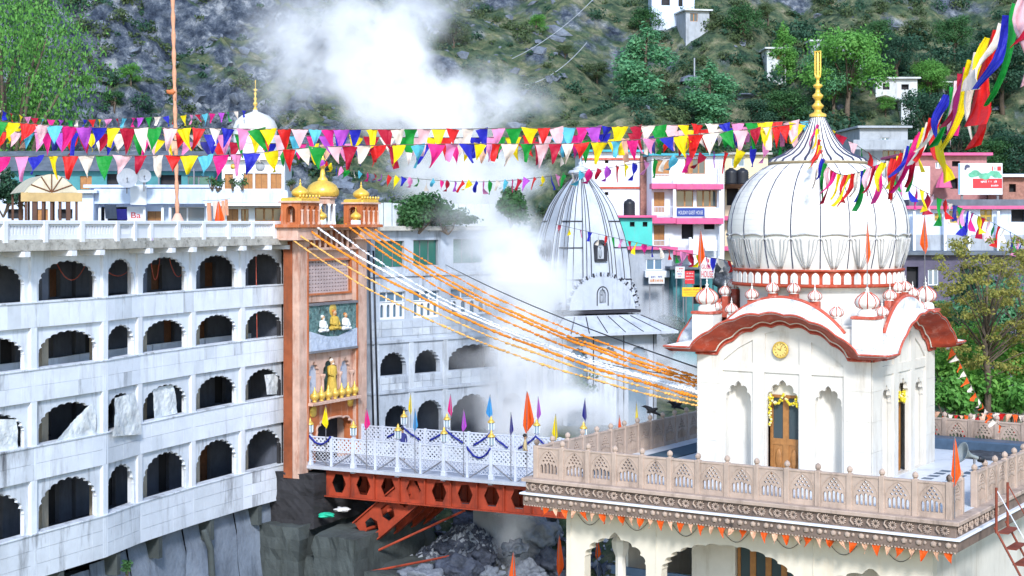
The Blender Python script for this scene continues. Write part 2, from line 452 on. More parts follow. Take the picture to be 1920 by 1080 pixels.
    ad = N.new('ShaderNodeMath'); ad.operation = 'ADD'; L.new(nb.outputs['Fac'], ad.inputs[0]); L.new(vo.outputs['Distance'], ad.inputs[1])
    bp = N.new('ShaderNodeBump'); bp.inputs['Strength'].default_value = 1.0; bp.inputs['Distance'].default_value = 0.9
    L.new(ad.outputs[0], bp.inputs['Height']); L.new(bp.outputs[0], b.inputs['Normal'])
    me.materials.append(m)
    o = add('hillside', me); o['kind'] = 'structure'
    return o
terrain()

def leaf_mesh(name, blobs, n, size, m, seed=0, hollow=0.55, flat=0.0, extra=None):
    """many small leaf faces spread through the blobs (cx, cy, cz, rx, ry, rz)"""
    rng = np.random.default_rng(seed)
    w = np.array([b[3]*b[4]*b[5] for b in blobs])**0.7; w = w/w.sum()
    idx = rng.choice(len(blobs), n, p=w); B = np.array(blobs)[idx]
    d = rng.normal(size=(n,3)); d /= np.linalg.norm(d, axis=1, keepdims=True)
    r = hollow+(1-hollow)*rng.random((n,1))**0.6
    r *= 1+0.22*rng.normal(size=(n,1))
    c = B[:,:3]+d*B[:,3:]*r
    nrm = d+rng.normal(size=(n,3))*0.7+np.array([0,0,0.4]); nrm /= np.linalg.norm(nrm, axis=1, keepdims=True)
    a = np.cross(nrm, rng.normal(size=(n,3))); a /= np.linalg.norm(a, axis=1, keepdims=True)
    b = np.cross(nrm, a); s = size*(0.6+0.8*rng.random((n,1)))
    v = np.concatenate([c-a*s, c+b*s*0.55, c+a*s, c-b*s*0.55], axis=1).reshape(-1,3)
    me = bpy.data.meshes.new(name)
    me.vertices.add(n*4); me.vertices.foreach_set('co', v.ravel())
    me.loops.add(n*4); me.loops.foreach_set('vertex_index', np.arange(n*4, dtype=np.int32))
    me.polygons.add(n); me.polygons.foreach_set('loop_start', np.arange(0, n*4, 4, dtype=np.int32))
    me.materials.append(m); me.update(calc_edges=True)
    return me
m_leafs = {
 'bright': leafmat('bright_leaf', [(0.05,0.16,0.03),(0.11,0.30,0.06),(0.20,0.42,0.11)]),
 'mid': leafmat('mid_leaf', [(0.02,0.07,0.028),(0.05,0.14,0.05),(0.10,0.21,0.08)]),
 'dark': leafmat('dark_leaf', [(0.016,0.05,0.034),(0.034,0.092,0.056),(0.065,0.14,0.08)]),
 'olive': leafmat('olive_leaf', [(0.034,0.066,0.034),(0.075,0.118,0.052),(0.13,0.175,0.08)]),
 'autumn': leafmat('turning_leaf', [(0.34,0.08,0.04),(0.13,0.22,0.05),(0.42,0.34,0.09),(0.13,0.24,0.06),(0.46,0.20,0.10)], 6.0, 0.45),
 'lime': leafmat('lime_leaf', [(0.09,0.25,0.04),(0.18,0.42,0.08),(0.28,0.52,0.13)], 1.2, 0.45),
 'teal': leafmat('bluish_leaf', [(0.05,0.17,0.085),(0.11,0.30,0.15),(0.20,0.42,0.22)]),
}
def tree_parts(kind, seed):
    """(trunk mesh, crown mesh) of unit height 1 m -> scaled"""
    rd = random.Random(seed)
    mb = MB(); mb.smooth = True
    bl = []
    if kind == 'poplar':
        mb.tube([(0,0,-0.05),(0.01,0,0.3),(0,0.01,0.65),(0,0,0.95)], [0.022,0.017,0.010,0.003], 7)
        for i in range(26):
            z = 0.14+0.84*i/26; wdt = 0.19*math.sin(math.pi*min(1,(z+0.12)/1.12))**0.7*(0.8+0.5*rd.random())
            a = rd.random()*6.28; q = wdt*0.65
            bl.append((math.cos(a)*q, math.sin(a)*q, z, wdt*0.55, wdt*0.55, 0.075+0.03*rd.random()))
            if i % 2 == 0: mb.tube([(0,0,z-0.1),(math.cos(a)*q,math.sin(a)*q,z)], [0.008,0.003], 5)
    else:
        mb.tube([(0,0,-0.05),(0.015,0,0.2),(-0.01,0.01,0.45),(0,0,0.7)], [0.035,0.028,0.018,0.006], 7)
        for i in range(22):
            a = rd.random()*6.28; z = 0.34+0.58*rd.random(); q = 0.36*math.sqrt(max(0.05,1-((z-0.58)/0.42)**2))*rd.random()**0.5
            rr = 0.09+0.08*rd.random()
            bl.append((math.cos(a)*q, math.sin(a)*q, z, rr*1.15, rr*1.15, rr*0.8))
            if i % 2 == 0: mb.tube([(0,0,0.18+0.3*rd.random()),(math.cos(a)*q*0.5,math.sin(a)*q*0.5,z*0.8),(math.cos(a)*q,math.sin(a)*q,z)], [0.014,0.008,0.003], 5)
    return mb, bl
_tp = {}
def tree(name, label, kind, leaf, base, h, w=1.0, seed=0, group=None, n=1500, ls=0.03):
    key = (kind, leaf, seed % 3, n, ls)
    if key not in _tp:
        mb, bl = tree_parts(kind, seed % 3+(10 if kind == 'poplar' else 0))
        _tp[key] = (mb.mesh('trunk', m_bark), leaf_mesh('crown', bl, n, ls, m_leafs[leaf], seed % 3))
    t = thing(name, label, 'tree', base, random.random()*6, group)
    add('trunk', _tp[key][0], t, SC(h*w, h*w, h)); add('crown', _tp[key][1], t, SC(h*w, h*w, h))
    return t

# ------------------------------------------------------------------ arcaded lodging house along the gorge (left)
def hotel():
    px = [-95, 63, 197, 262, 362, 455, 538]
    dp = [58.6, 63.0, 67.2, 70.2, 74.4, 78.4, 81.9]
    pts = [Vector(((x-960)/FPX*d, d, 0)) for x, d in zip(px, dp)]
    root = thing('arcade_building', 'long white four-storey arcade building with scalloped arches along the gorge', 'building', (pts[3].x, pts[3].y, ZC-21))
    rows = [(-1.22,-1.47,-3.06,'r1'),(-4.08,-4.32,-5.70,'r2'),(-7.0,-7.25,-8.74,'r3'),(-10.1,-10.3,-12.2,'r4')]
    bot = [-4.08,-7.0,-10.1,-14.0]
    rd = random.Random(3)
    for i in range(6):
        a, b = pts[i], pts[i+1]; L = (b-a).length
        fr = Fr(a.x, a.y, ZC, math.atan2(b.y-a.y, b.x-a.x))
        W = fr.M
        for k, (p, t, s, _) in enumerate(rows):
            pw = 0.17
            ow = (L-2*pw)*0.88; cx = L*0.5
            ztop = rows[k][0]
            mb = MB(); zs = s+(t-s)*(0.42 if L > 2.6 else 0.62)
            mb.ext([rect(pw-0.05, L-pw+0.05, s-0.02, p+(0.30 if k == 0 else 0.0)), arch(cx, ow, s+0.0005, zs, t, 11 if L > 3.4 else 9, 0.07)], 0.10, 0.24)
            mb.build('arch_panel', m_white if k < 2 else m_white2, root, world=W)
            # sill wall below the opening, faced with tiles
            z0, z1 = bot[k], s
            mb = MB(); mb.box(0, L, 0.02, 0.40, z0, z1-0.06); mb.build('sill_wall', m_white, root, world=W)
            mb = MB(); mb.bbox(-0.02, L+0.02, -0.075, 0.44, z1-0.06, z1, 0.015); mb.build('sill_coping', m_white2, root, world=W)
            bm_ = m_white if rd.random() < (0.95 if k < 2 else 0.45) else m_white2
            nt = max(2, round(L/0.85)); nr = 1 if k == 0 else (2 if k < 3 else 3)
            tl = None
            for r in range(nr):
                hh = (z1-0.06-z0)/nr
                for j in range(nt):
                    g = 0.004 if k < 2 else 0.007; u0 = L*j/nt+g; u1 = L*(j+1)/nt-g
                    if tl is None or True:
                        mb = MB(); e = 0.004*rd.random()
                        mb.box(u0, u1, -0.035-e, 0.018, z0+r*hh+g, z0+(r+1)*hh-g)
                        mb.build('tile', bm_ if rd.random() < 0.9 else m_white2, root, world=W)
            # gallery inside: floor, back wall, doorway, inner pier
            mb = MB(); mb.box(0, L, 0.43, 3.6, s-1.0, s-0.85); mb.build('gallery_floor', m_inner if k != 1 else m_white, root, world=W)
            mb = MB()
            dw = 0.9; du = L*(0.25+0.5*rd.random())
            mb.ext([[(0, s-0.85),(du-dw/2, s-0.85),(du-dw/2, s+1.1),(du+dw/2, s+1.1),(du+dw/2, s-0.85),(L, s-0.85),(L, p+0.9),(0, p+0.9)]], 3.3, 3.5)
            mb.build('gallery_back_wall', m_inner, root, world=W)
            mb = MB(); mb.box(du-dw/2-0.02, du+dw/2+0.02, 3.52, 3.58, s-0.85, s+1.1); mb.build('gallery_door', m_woodd if rd.random() < 0.5 else m_dark, root, world=W)
            if k == 1:
                mb = MB(); mb.box(0, L, 2.2, 2.35, s-0.85, s+0.04); mb.build('gallery_bench', m_white, root, world=W)
            if L > 2.2:
                mb = MB(); mb.box(L*0.40-0.2, L*0.40+0.2, 0.9, 1.3, s-0.85, p+0.9); mb.build('inner_pier', m_ipier if k else m_inner, root, world=W)
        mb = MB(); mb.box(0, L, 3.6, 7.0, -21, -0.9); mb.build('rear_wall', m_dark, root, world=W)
        # top ceiling, roof slab, beam end, parapet
        mb = MB(); mb.box(-0.05, L+0.05, -0.75, 7.0, -1.04, -0.72); mb.build('roof_slab', m_slab, root, world=W)
        mb = MB(); mb.box(L*0.5-0.16+0.9, L*0.5+0.16+0.9, -0.9, 0.1, -1.27, -1.06); mb.build('beam_end', m_clean, root, world=W)
        if L > 3.3:
            mb = MB(); mb.box(L*0.5-0.16-0.9, L*0.5+0.16-0.9, -0.9, 0.1, -1.27, -1.06); mb.build('beam_end', m_clean, root, world=W)
        npan = 2 if L > 3.0 else 1
        for j in range(npan):
            u0, u1 = L*j/npan, L*(j+1)/npan
            mb = MB(); mb.bbox(u0-0.14, u0+0.14, -0.62, -0.30, -0.72, 0.14, 0.02); mb.build('parapet_post', m_clean, root, world=W)
            mb = MB()
            holes = [rect(q-0.035, q+0.035, -0.42, -0.08) for q in np.linspace(u0+0.4, u1-0.4, 9)] if (i+j) % 3 else []
            mb.ext([rect(u0+0.14, u1-0.14, -0.71, 0.0)]+holes, -0.50, -0.40)
            mb.build('parapet_panel', m_clean, root, world=W)
            mb = MB(); mb.bbox(u0-0.02, u1+0.02, -0.60, -0.30, 0.001, 0.14, 0.02); mb.build('parapet_rail', m_clean, root, world=W)
            mb = MB(); mb.bbox(u0+0.13, u1-0.13, -0.58, -0.34, -0.719, -0.60, 0.02); mb.build('parapet_plinth', m_slab, root, world=W)
    for i, p in enumerate(pts):
        q = pts[min(i+1, 6)]-pts[max(i-1, 0)]
        ang = math.atan2(q.y, q.x); M = Matrix.Translation((p.x, p.y, ZC)) @ RZ(ang)
        mb = MB(); mb.bbox(-0.19, 0.19, -0.03, 0.5, -14.0, -1.04, 0.01); mb.build('pillar', m_white if i < 3 else m_clean, root, world=M)
    fl = Fr(pts[5].x, pts[5].y, ZC, math.atan2(pts[6].y-pts[5].y, pts[6].x-pts[5].x)); Ll = (pts[6]-pts[5]).length
    mb = MB(); mb.box(Ll+0.02, Ll+0.3, 0.45, 7.0, -21, -1.05); mb.build('end_wall', m_inner, root, world=fl.M)
    # stone retaining wall under the arcade
    rw = thing('retaining_wall', 'grey stained concrete retaining wall under the white arcade building', 'wall', (pts[3].x, pts[3].y, ZC-22))
    for i in range(1, 6):
        a, b = pts[i], pts[i+1]; L = (b-a).length
        fr = Fr(a.x, a.y, ZC, math.atan2(b.y-a.y, b.x-a.x))
        mb = MB(); mb.box(0, L, 0.9, 1.6, -22, -14.4-0.25*i); mb.build('footing', m_concd, rw, world=fr.M)
        for j in range(2):
            mb = MB(); e = 0.25*rd.random()
            rowsv = []
            for r in range(7):
                z = -22+(7.2+0.45*i*0.5)*r/6
                rowsv.append([Vector((L*(j+q/4)/2, -0.25+0.9*(r/6)**1.4+0.45*noise.noise(Vector((i*2+j+q/4, z*0.5, 3.0))), z)) for q in range(5)])
            mb.smooth = True; mb.grid(rowsv); mb.smooth = False
            mb.build('facing_slab', m_face, rw, world=fr.M)
        mb = MB(); mb.box(L*0.35, L*0.35+0.3, 0.02, 0.8, -15.0, -14.02); mb.build('stub_beam', m_concd, rw, world=fr.M)
    mb = MB(); f5 = Fr(pts[4].x, pts[4].y, ZC, math.atan2(pts[5].y-pts[4].y, pts[5].x-pts[4].x))
    mb.smooth = True; mb.tube([(0.6,-0.2,-14.3),(0.7,-0.5,-15.2),(0.8,-0.6,-18),(0.8,-0.5,-21)], 0.16, 8)
    mb.build('drain_pipe', m_concd, rw, world=f5.M)
    # plastic sheets in the arches of the third storey
    def sheet(i, off, u1, pts2, label):
        a, b = pts[i], pts[i+1]; fr = Fr(a.x, a.y, ZC, math.atan2(b.y-a.y, b.x-a.x))
        mb = MB(); mb.smooth = True
        rows_ = []
        for r in range(25):
            tr = r/24; row = []
            for c in range(25):
                tc = c/24
                tl_, tr_, br_, bl_ = [Vector((q[0], 0, q[1])) for q in pts2]
                q = (tl_*(1-tc)+tr_*tc)*(1-tr)+(bl_*(1-tc)+br_*tc)*tr
                q.y = off+0.10*noise.noise(Vector((q.x*1.4+i*9, q.z*1.0, 0.3)))-0.05*math.sin(tr*3.1)+0.05*abs(noise.noise(Vector((q.x*3.2+q.z*2.1+i, q.z*1.1-q.x*1.2, 4.0))))-0.03*abs(math.sin(q.x*5+q.z*3.5+i))
                row.append(q)
            rows_.append(row)
        mb.grid(rows_)
        tag(mb.build('plastic_sheet', m_plast, None, world=fr.M), label, 'sheet', 'plastic sheets hung in the arches')
    L1 = (pts[2]-pts[1]).length
    sheet(0, 0.22, 0, [(2.1,-7.4),(3.9,-7.6),(4.1,-8.8),(1.6,-8.85)], 'crumpled clear plastic sheet filling the leftmost third-storey arch')
    sheet(1, 0.05, 0, [(3.6,-7.45),(3.9,-7.55),(4.0,-8.95),(0.9,-8.95)], 'white cloth sheet sagging diagonally across a wide third-storey arch')
    sheet(2, -0.17, 0, [(0.5,-7.35),(2.3,-7.3),(2.9,-9.2),(0.25,-8.95)], 'torn plastic sheet spilling over the sill of the narrow arch')
    sheet(3, 0.25, 0, [(1.3,-7.35),(3.1,-7.35),(3.5,-8.7),(1.5,-8.75)], 'plastic sheet bunched in the third-storey arch right of the narrow one')
    sheet(5, 0.25, 0, [(2.2,-7.6),(3.6,-7.6),(3.7,-8.7),(2.4,-8.6)], 'small limp plastic sheet in the arch beside the orange gate tower')
    # cables drooping over the top arches
    for k, (x0, y0, x1, y1, sag) in enumerate([(95,462,170,470,60),(180,480,248,500,28),(283,488,300,480,45),(318,486,345,505,25),(480,480,482,640,0)]):
        f = Fr(pts[1].x, pts[1].y, ZC, math.atan2(pts[6].y-pts[1].y, pts[6].x-pts[1].x))
        A = P(x0, y0, 62+x0*0.037); B = P(x1, y1, 62+x1*0.037); q = []
        for j in range(13):
            t = j/12; v = A.lerp(B, t); v.z -= sag*0.022*4*t*(1-t); q.append(v)
        mb = MB(); mb.tube(q, 0.018, 5)
        tag(mb.build('wire_loop', m_redl, None), ['pink wire loop over the second top-storey arch from the left','pink wire loop at the narrow top-storey arch','pink wire loop left in the fourth top-storey arch','pink wire loop right in the fourth top-storey arch','thin wire hanging straight down beside the orange gate tower'][k], 'wire', 'wires hung on the arcade')
    return root, pts
HOTEL, HPTS = hotel()

# ------------------------------------------------------------------ gate tower
ONION = [(0.0,0.0),(0.62,0.0),(0.62,0.06),(0.50,0.10),(0.55,0.16),(0.86,0.34),(1.0,0.62),(0.96,0.88),(0.78,1.14),(0.50,1.36),(0.24,1.54),(0.12,1.70),(0.10,1.78),(0.16,1.86),(0.16,1.92),(0.06,2.0),(0.05,2.2),(0.10,2.26),(0.05,2.34),(0.0,2.6)]
def onion(mb, r, c, n=20, flute=0.05, nf=16, zs=1.0):
    mb.smooth = True
    mb.lathe([(p[0]*r, p[1]*r*zs) for p in ONION], n, c, flute=flute, nf=nf)
    mb.smooth = False
DECK = ZC-12.2
ANG_T = math.atan2(0.89, 0.455)
TF = Fr(-10.7, 80.3, DECK, ANG_T)
def person_relief(mb, u, z, h, seated, y0, robe, skin, hair):
    """small sculpted figure, front towards -y"""
    mb.smooth = True
    if seated:
        mb.mi = robe
        mb.ico((u, y0-0.10, z+0.13*h), (0.40*h, 0.16*h, 0.13*h), 2)
        mb.ico((u-0.3*h, y0-0.14, z+0.10*h), (0.16*h, 0.13*h, 0.10*h), 2); mb.ico((u+0.3*h, y0-0.14, z+0.10*h), (0.16*h, 0.13*h, 0.10*h), 2)
        mb.lathe([(0.26*h,0.1*h),(0.20*h,0.3*h),(0.23*h,0.52*h),(0.20*h,0.60*h),(0.07*h,0.66*h)], 12, (u, y0-0.06, z))
        mb.tube([(u-0.22*h,y0-0.08,z+0.55*h),(u-0.33*h,y0-0.12,z+0.33*h),(u-0.14*h,y0-0.22*h-0.06,z+0.25*h)], [0.07*h,0.06*h,0.045*h], 8)
        mb.tube([(u+0.22*h,y0-0.08,z+0.55*h),(u+0.33*h,y0-0.12,z+0.33*h),(u+0.14*h,y0-0.22*h-0.06,z+0.25*h)], [0.07*h,0.06*h,0.045*h], 8)
        zt = z+0.66*h
    else:
        mb.mi = robe
        mb.lathe([(0.17*h,0.0),(0.15*h,0.2*h),(0.12*h,0.45*h),(0.15*h,0.68*h),(0.13*h,0.76*h),(0.05*h,0.80*h)], 12, (u, y0-0.08, z))
        mb.tube([(u-0.13*h,y0-0.08,z+0.74*h),(u-0.18*h,y0-0.12,z+0.55*h),(u-0.05*h,y0-0.24,z+0.46*h)], [0.05*h,0.045*h,0.03*h], 8)
        mb.tube([(u+0.13*h,y0-0.08,z+0.74*h),(u+0.18*h,y0-0.12,z+0.55*h),(u+0.05*h,y0-0.24,z+0.50*h)], [0.05*h,0.045*h,0.03*h], 8)
        zt = z+0.80*h
    k = 0.11*h if seated else 0.075*h
    mb.mi = skin; mb.tube([(u,y0-0.07,zt-k*0.4),(u,y0-0.08,zt+k*0.6)], k*0.5, 8)
    mb.ico((u, y0-0.09, zt+k*1.3), (k*0.85, k*0.9, k*1.1), 2)
    mb.ico((u, y0-0.09-k*0.9, zt+k*1.2), (k*0.16, k*0.2, k*0.25), 1)
    mb.mi = hair; mb.ico((u, y0-0.05, zt+k*1.75), (k*1.0, k*1.0, k*0.8), 2)
    mb.ico((u, y0-0.09-k*0.55, zt+k*0.55), (k*0.6, k*0.45, k*0.6), 1)
    mb.smooth = False
def tower():
    t = thing('gate_tower', 'tall pink and orange gate tower with golden domes at the bridge head', 'tower', TF.o, TF.a)
    def q(x, y, v=0.0): return TF.uz(x, y, v)
    W = q(688, 600)[0]
    zt = q(560, 452)[1]
    uL = q(578, 600)[0]; uR = q(668, 600)[0]
    # side piers
    mb = MB(); mb.bbox(0.03, uL, -0.0, 0.42, -0.6, zt, 0.02); mb.build('pilaster', m_tow, t)
    mb = MB(); mb.bbox(0.0, uL-0.04, 0.43, 0.95, -0.6, zt-0.02, 0.02); mb.build('side_pier', m_towb, t)
    mb = MB(); mb.bbox(uR, W, -0.0, 1.5, -0.6, zt+0.15, 0.02); mb.build('pilaster', m_tow, t)
    # orange edge strips
    mb = MB(); mb.box(uL-0.10, uL-0.01, -0.05, 0.3, 0.2, zt-0.3); mb.build('edge_strip', m_towo, t)
    mb = MB(); mb.box(uR+0.01, uR+0.13, -0.05, 0.3, 0.2, zt-0.3); mb.build('edge_strip', m_towo, t)
    v = 0.22     # the recessed front
    # gateway wall with its arch
    zs = q(620, 752, v)[1]
    a0, a1 = q(592, 800, v)[0], q(660, 800, v)[0]
    ztop = q(625, 782, v)[1]
    mb = MB(); gl = arch((a0+a1)/2, a1-a0, -0.62, ztop-0.8, ztop, 5, 0.10, 6, e=0.62)
    outer = [(uL,-0.62)]+[p for p in gl[::-1]]+[(uR,-0.62),(uR,zs),(uL,zs)]
    outer = [(uL,-0.62),(a0-0.001,-0.62)]+gl[::-1][1:-1]+[(a1+0.001,-0.62),(uR,-0.62),(uR,zs),(uL,zs)]
    mb.ext([outer], v, v+0.5); mb.build('gateway_wall', m_towo, t)
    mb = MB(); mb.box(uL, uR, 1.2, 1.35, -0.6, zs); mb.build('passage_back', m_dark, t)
    mb = MB()
    for i in range(len(gl)-1): pass
    gt = [Vector((p[0], v-0.04, p[1])) for p in gl[1:-1]]
    mb.tube(gt, 0.06, 6); mb.build('arch_trim', m_tow, t)
    for x, y in ((587,772),(657,752)):
        u, z = q(x, y, v); mb = MB(); mb.smooth = True
        mb.lathe([(0.0,0.10),(0.12,0.08),(0.22,0.05),(0.30,0.03),(0.30,0.0)], 16, M=T(u, v, z) @ RX(R(90)), flute=0.12, nf=12)
        mb.build('rosette', m_gold, t)
    # shelf with gold pots
    mb = MB(); mb.bbox(uL-0.08, uR+0.08, v-0.55, v+0.3, zs, zs+0.14, 0.02); mb.build('shelf', m_tow, t)
    for i in range(7):
        u = uL+0.45+(uR-uL-0.75)*i/6; mb = MB(); mb.smooth = True
        mb.lathe([(0,0),(0.12,0),(0.13,0.04),(0.09,0.08),(0.20,0.16),(0.25,0.30),(0.20,0.42),(0.10,0.48),(0.12,0.52),(0.06,0.58),(0.03,0.72),(0,0.8)], 14, (u, v-0.30, zs+0.14), flute=0.06, nf=14)
        mb.build('gold_pot', m_pot, t)
    # niche storey
    zn0 = zs+0.14; zn1 = q(620, 657, v)[1]
    zc = q(620, 668, v)[1]
    span = uR-uL; cw = 0.22
    cxs = [uL+span*0.19, uL+span*0.52, uL+span*0.84]; ws = [span*0.22, span*0.30, span*0.22]
    mb = MB()
    mb.ext([rect(uL, uR, zn0, zn1)]+[arch(c, w_, zn0+0.02, zc-0.85, zc-(0.12 if k == 1 else 0.25), 5, 0.14, 5, tip=0.12) for k, (c, w_) in enumerate(zip(cxs, ws))], v, v+0.22)
    mb.build('niche_arcade', m_tow, t)
    m_nb = mat('blue_niche', (0.42,0.46,0.56), 0.8, 0.15, 3); m_nd = mat('dark_niche_painting', (0.06,0.11,0.10), 0.8, 0.6, 6)
    for k, (c, w_) in enumerate(zip(cxs, ws)):
        mb = MB(); mb.box(c-w_/2-0.05, c+w_/2+0.05, v+0.225, v+0.35, zn0, zc+0.05); mb.build('niche_back', m_nd if k == 1 else m_nb, t)
    for c in (uL+span*0.055, uL+span*0.345, uL+span*0.70, uL+span*0.955):
        mb = MB(); mb.smooth = True
        mb.lathe([(0.13,0),(0.13,0.14),(0.08,0.2),(0.075,1.0),(0.085,(zc-0.85-zn0)-0.25),(0.15,(zc-0.85-zn0)-0.12),(0.16,(zc-0.85-zn0)),(0,(zc-0.85-zn0))], 10, (c, v-0.06, zn0)); mb.build('column', m_tow, t)
    m_robe = mat('ochre_robe', (0.50,0.34,0.06), 0.7, 0.2, 8); m_skin = mat('painted_skin', (0.52,0.33,0.20), 0.7, 0.1); m_hair = mat('white_beard', (0.66,0.64,0.60), 0.8, 0.1); m_wrobe = mat('white_robe', (0.68,0.70,0.72), 0.7, 0.12, 8); m_hat = mat('turban', (0.42,0.16,0.05), 0.7, 0.1)
    mb = MB(); person_relief(mb, cxs[1], zn0+0.35, (zc-zn0)*0.80, False, v-0.02, 0, 1, 2)
    s = mb.build('statue', [m_robe, m_skin, m_hair], None, world=TF.M); tag(s, 'standing statue in an ochre robe in the central niche of the gate tower', 'statue')
    mb = MB(); mb.bbox(cxs[1]-0.32, cxs[1]+0.32, v-0.28, v+0.2, zn0+0.001, zn0+0.35, 0.02); mb.build('statue_plinth', m_tow, t)
    # relief plaque
    z0, z1 = q(620, 655, v)[1], q(620, 568, v)[1]
    zb = zn1+0.002
    mb = MB(); mb.box(uL, uR, v, v+0.35, zb, z0+0.10); mb.build('frieze', m_towo, t)
    m_pl = mat('painted_relief_ground', (0.10,0.19,0.19), 0.7, 0.7, 3.5, (0.30,0.36,0.36), 3.0, 0.7, False, bump=1.0, bscale=5, dist=0.1)
    m_pc = mat('painted_relief_cloud', (0.44,0.50,0.62), 0.7, 0.25, 2.5, (0.12,0.16,0.3), 2.0, 0.5, False, bump=0.6, bscale=5, dist=0.1)
    pl = thing('relief_plaque', 'painted relief plaque of three seated figures on the gate tower', 'relief', TF.w((uL+uR)/2, 0.1, z0), TF.a)
    hw = (uR-uL)/2
    mb = MB(); mb.bbox(-hw+0.02, hw-0.02, -0.12, 0.12, 0.0, z1-z0, 0.03); mb.build('backing', m_pl, pl)
    mb = MB(); zz = z1-z0
    mb.ext([[(-hw+0.06,0.04),(hw-0.06,0.04),(hw-0.06,zz*0.42),(hw*0.6,zz*0.36),(hw*0.2,zz*0.28),(-hw*0.3,zz*0.30),(-hw*0.7,zz*0.38),(-hw+0.06,zz*0.44)]], -0.20, -0.121); mb.build('cloud_bank', m_pc, pl)
    for k, (u, hh, rb, hr) in enumerate(((-hw*0.48,0.95,m_wrobe,m_wrobe),(-0.02,1.15,m_robe,m_hat),(hw*0.46,0.98,m_wrobe,m_hat))):
        mb = MB(); person_relief(mb, u, zz*0.40 if k != 1 else zz*0.42, hh, True, -0.12, 0, 1, 2)
        mb.build('figure', [rb, m_skin, hr], pl)
    mb = MB(); mb.smooth = True; mb.lathe([(0,0.02),(0.30,0.02),(0.34,0.0)], 20, M=T(-0.02,-0.121,zz*0.86) @ RX(R(90))); mb.build('halo', m_pot, pl)
    for (a, b, c_, d) in ((-hw,hw,-0.06,0.06),(-hw,hw,zz-0.06,zz+0.06)):
        mb = MB(); mb.box(a, b, -0.22, 0.12, c_, d); mb.build('frame_bar', m_pole, pl)
    mb = MB(); mb.box(uL, uR, v+0.14, v+0.4, z0+0.101, z1+0.1); mb.build('wall_behind_plaque', m_towo, t)
    # jali window with inscription
    z2 = q(620, 548, v)[1]; z3 = q(620, 488, v)[1]; zu = q(620, 468, v)[1]
    j0, j1 = uL+0.25, uR-0.3
    mb = MB(); mb.ext([rect(uL, uR, z1+0.1, zu), rect(j0, j1, z2, z3)], v, v+0.4); mb.build('upper_wall', m_tow, t)
    m_jal = mat('pierced_screen', (0.42,0.33,0.33), 0.8, 0.15, 5)
    mb = MB(); n1, n2 = 15, 9
    holes = []
    for i in range(n1):
        for j in range(n2):
            cu = j0+(j1-j0)*(i+0.5)/n1; cz = z2+(z3-z2)*(j+0.5)/n2; du, dz = (j1-j0)/n1*0.30, (z3-z2)/n2*0.30
            holes.append([(cu-du,cz),(cu,cz-dz),(cu+du,cz),(cu,cz+dz)])
    mb.ext([rect(j0, j1, z2, z3)]+holes, v+0.12, v+0.2); mb.build('pierced_screen', m_jal, t)
    mb = MB(); mb.box(j0, j1, v+0.32, v+0.38, z2, z3); mb.build('screen_backing', m_dark, t)
    for a, b, c_, d in ((j0-0.1,j1+0.1,z3,z3+0.1),(j0-0.1,j1+0.1,z2-0.1,z2),(j0-0.1,j0,z2,z3),(j1,j1+0.1,z2,z3)):
        mb = MB(); mb.bbox(a, b, v-0.08, v+0.1, c_+0.001, d-0.001, 0.01); mb.build('screen_frame', m_towo, t)
    # balcony
    zb0 = zu; zf = q(620, 425, v)[1]
    mb = MB(); mb.bbox(uL-0.1, uR+0.1, v-0.35, 1.5, zb0, zb0+0.12, 0.02); mb.build('balcony_ledge', m_tow, t)
    nb = 9
    mb = MB(); mb.box(uL, uR, v+0.5, v+0.6, zb0+0.12, zf); mb.build('balcony_wall', m_towo, t)
    for i in range(nb):
        u = uL+0.15+(uR-uL-0.3)*i/(nb-1); mb = MB(); mb.smooth = True
        mb.lathe([(0.07,0.0),(0.09,0.18),(0.06,0.35),(0.09,0.55),(0.07,zf-zb0-0.3),(0,zf-zb0-0.3)], 8, (u, v-0.1, zb0+0.12)); mb.build('baluster', m_tow, t)
    mb = MB(); mb.bbox(uL-0.05, uR+0.05, v-0.25, v+0.3, zf-0.18, zf-0.03, 0.02); mb.build('balcony_rail', m_tow, t)
    # upper platform with cantilevered corners
    for a, b in ((-0.75, uL+0.25),(uR-0.25, W+0.45)):
        mb = MB(); mb.bbox(a, b, -0.45, 1.9, zt+0.16, zf-0.04, 0.04); mb.build('corner_block', m_tow, t)
        mb = MB(); mb.bbox(a-0.08, b+0.08, -0.53, 1.98, zt+0.05, zt+0.155, 0.02); mb.build('block_moulding', m_tow, t)
    mb = MB(); mb.bbox(-0.95, W+0.6, -0.65, 2.1, zf-0.035, zf+0.12, 0.02); mb.build('platform', m_towo, t)
    zp = zf+0.12
    def pavilion(u0, u1, hh, dome_r, nm, cols=3):
        p = []
        v0, v1 = -0.45, 0.55
        nx = cols
        for vv in (v0, v1):
            cw = (u1-u0)/nx
            mb = MB(); mb.ext([rect(u0-0.1, u1+0.1, zp, zp+hh)]+[arch(u0+cw*(i+0.5), cw*0.62, zp+0.10, zp+hh*0.62, zp+hh*0.86, 0, 0, 10) for i in range(nx)], vv-0.08, vv+0.08); mb.build('pavilion_arcade', m_towo, t)
            for i in range(nx+1):
                mb = MB(); mb.smooth = True; mb.lathe([(0.09,0),(0.09,0.1),(0.055,0.15),(0.05,hh*0.6),(0.09,hh*0.68),(0,hh*0.68)], 8, (u0+cw*i, vv-0.13, zp+0.001)); mb.build('pavilion_column', m_tow, t)
        for uu_ in (u0-0.02, u1+0.02):
            mb = MB(); mb.ext([rect(v0+0.09, v1-0.09, zp, zp+hh), arch((v0+v1)/2, (v1-v0)*0.55, zp+0.1, zp+hh*0.62, zp+hh*0.86, 0, 0, 10)], -0.08, 0.08, M=T(uu_,0,0) @ RZ(R(90))); mb.build('pavilion_arcade', m_towo, t)
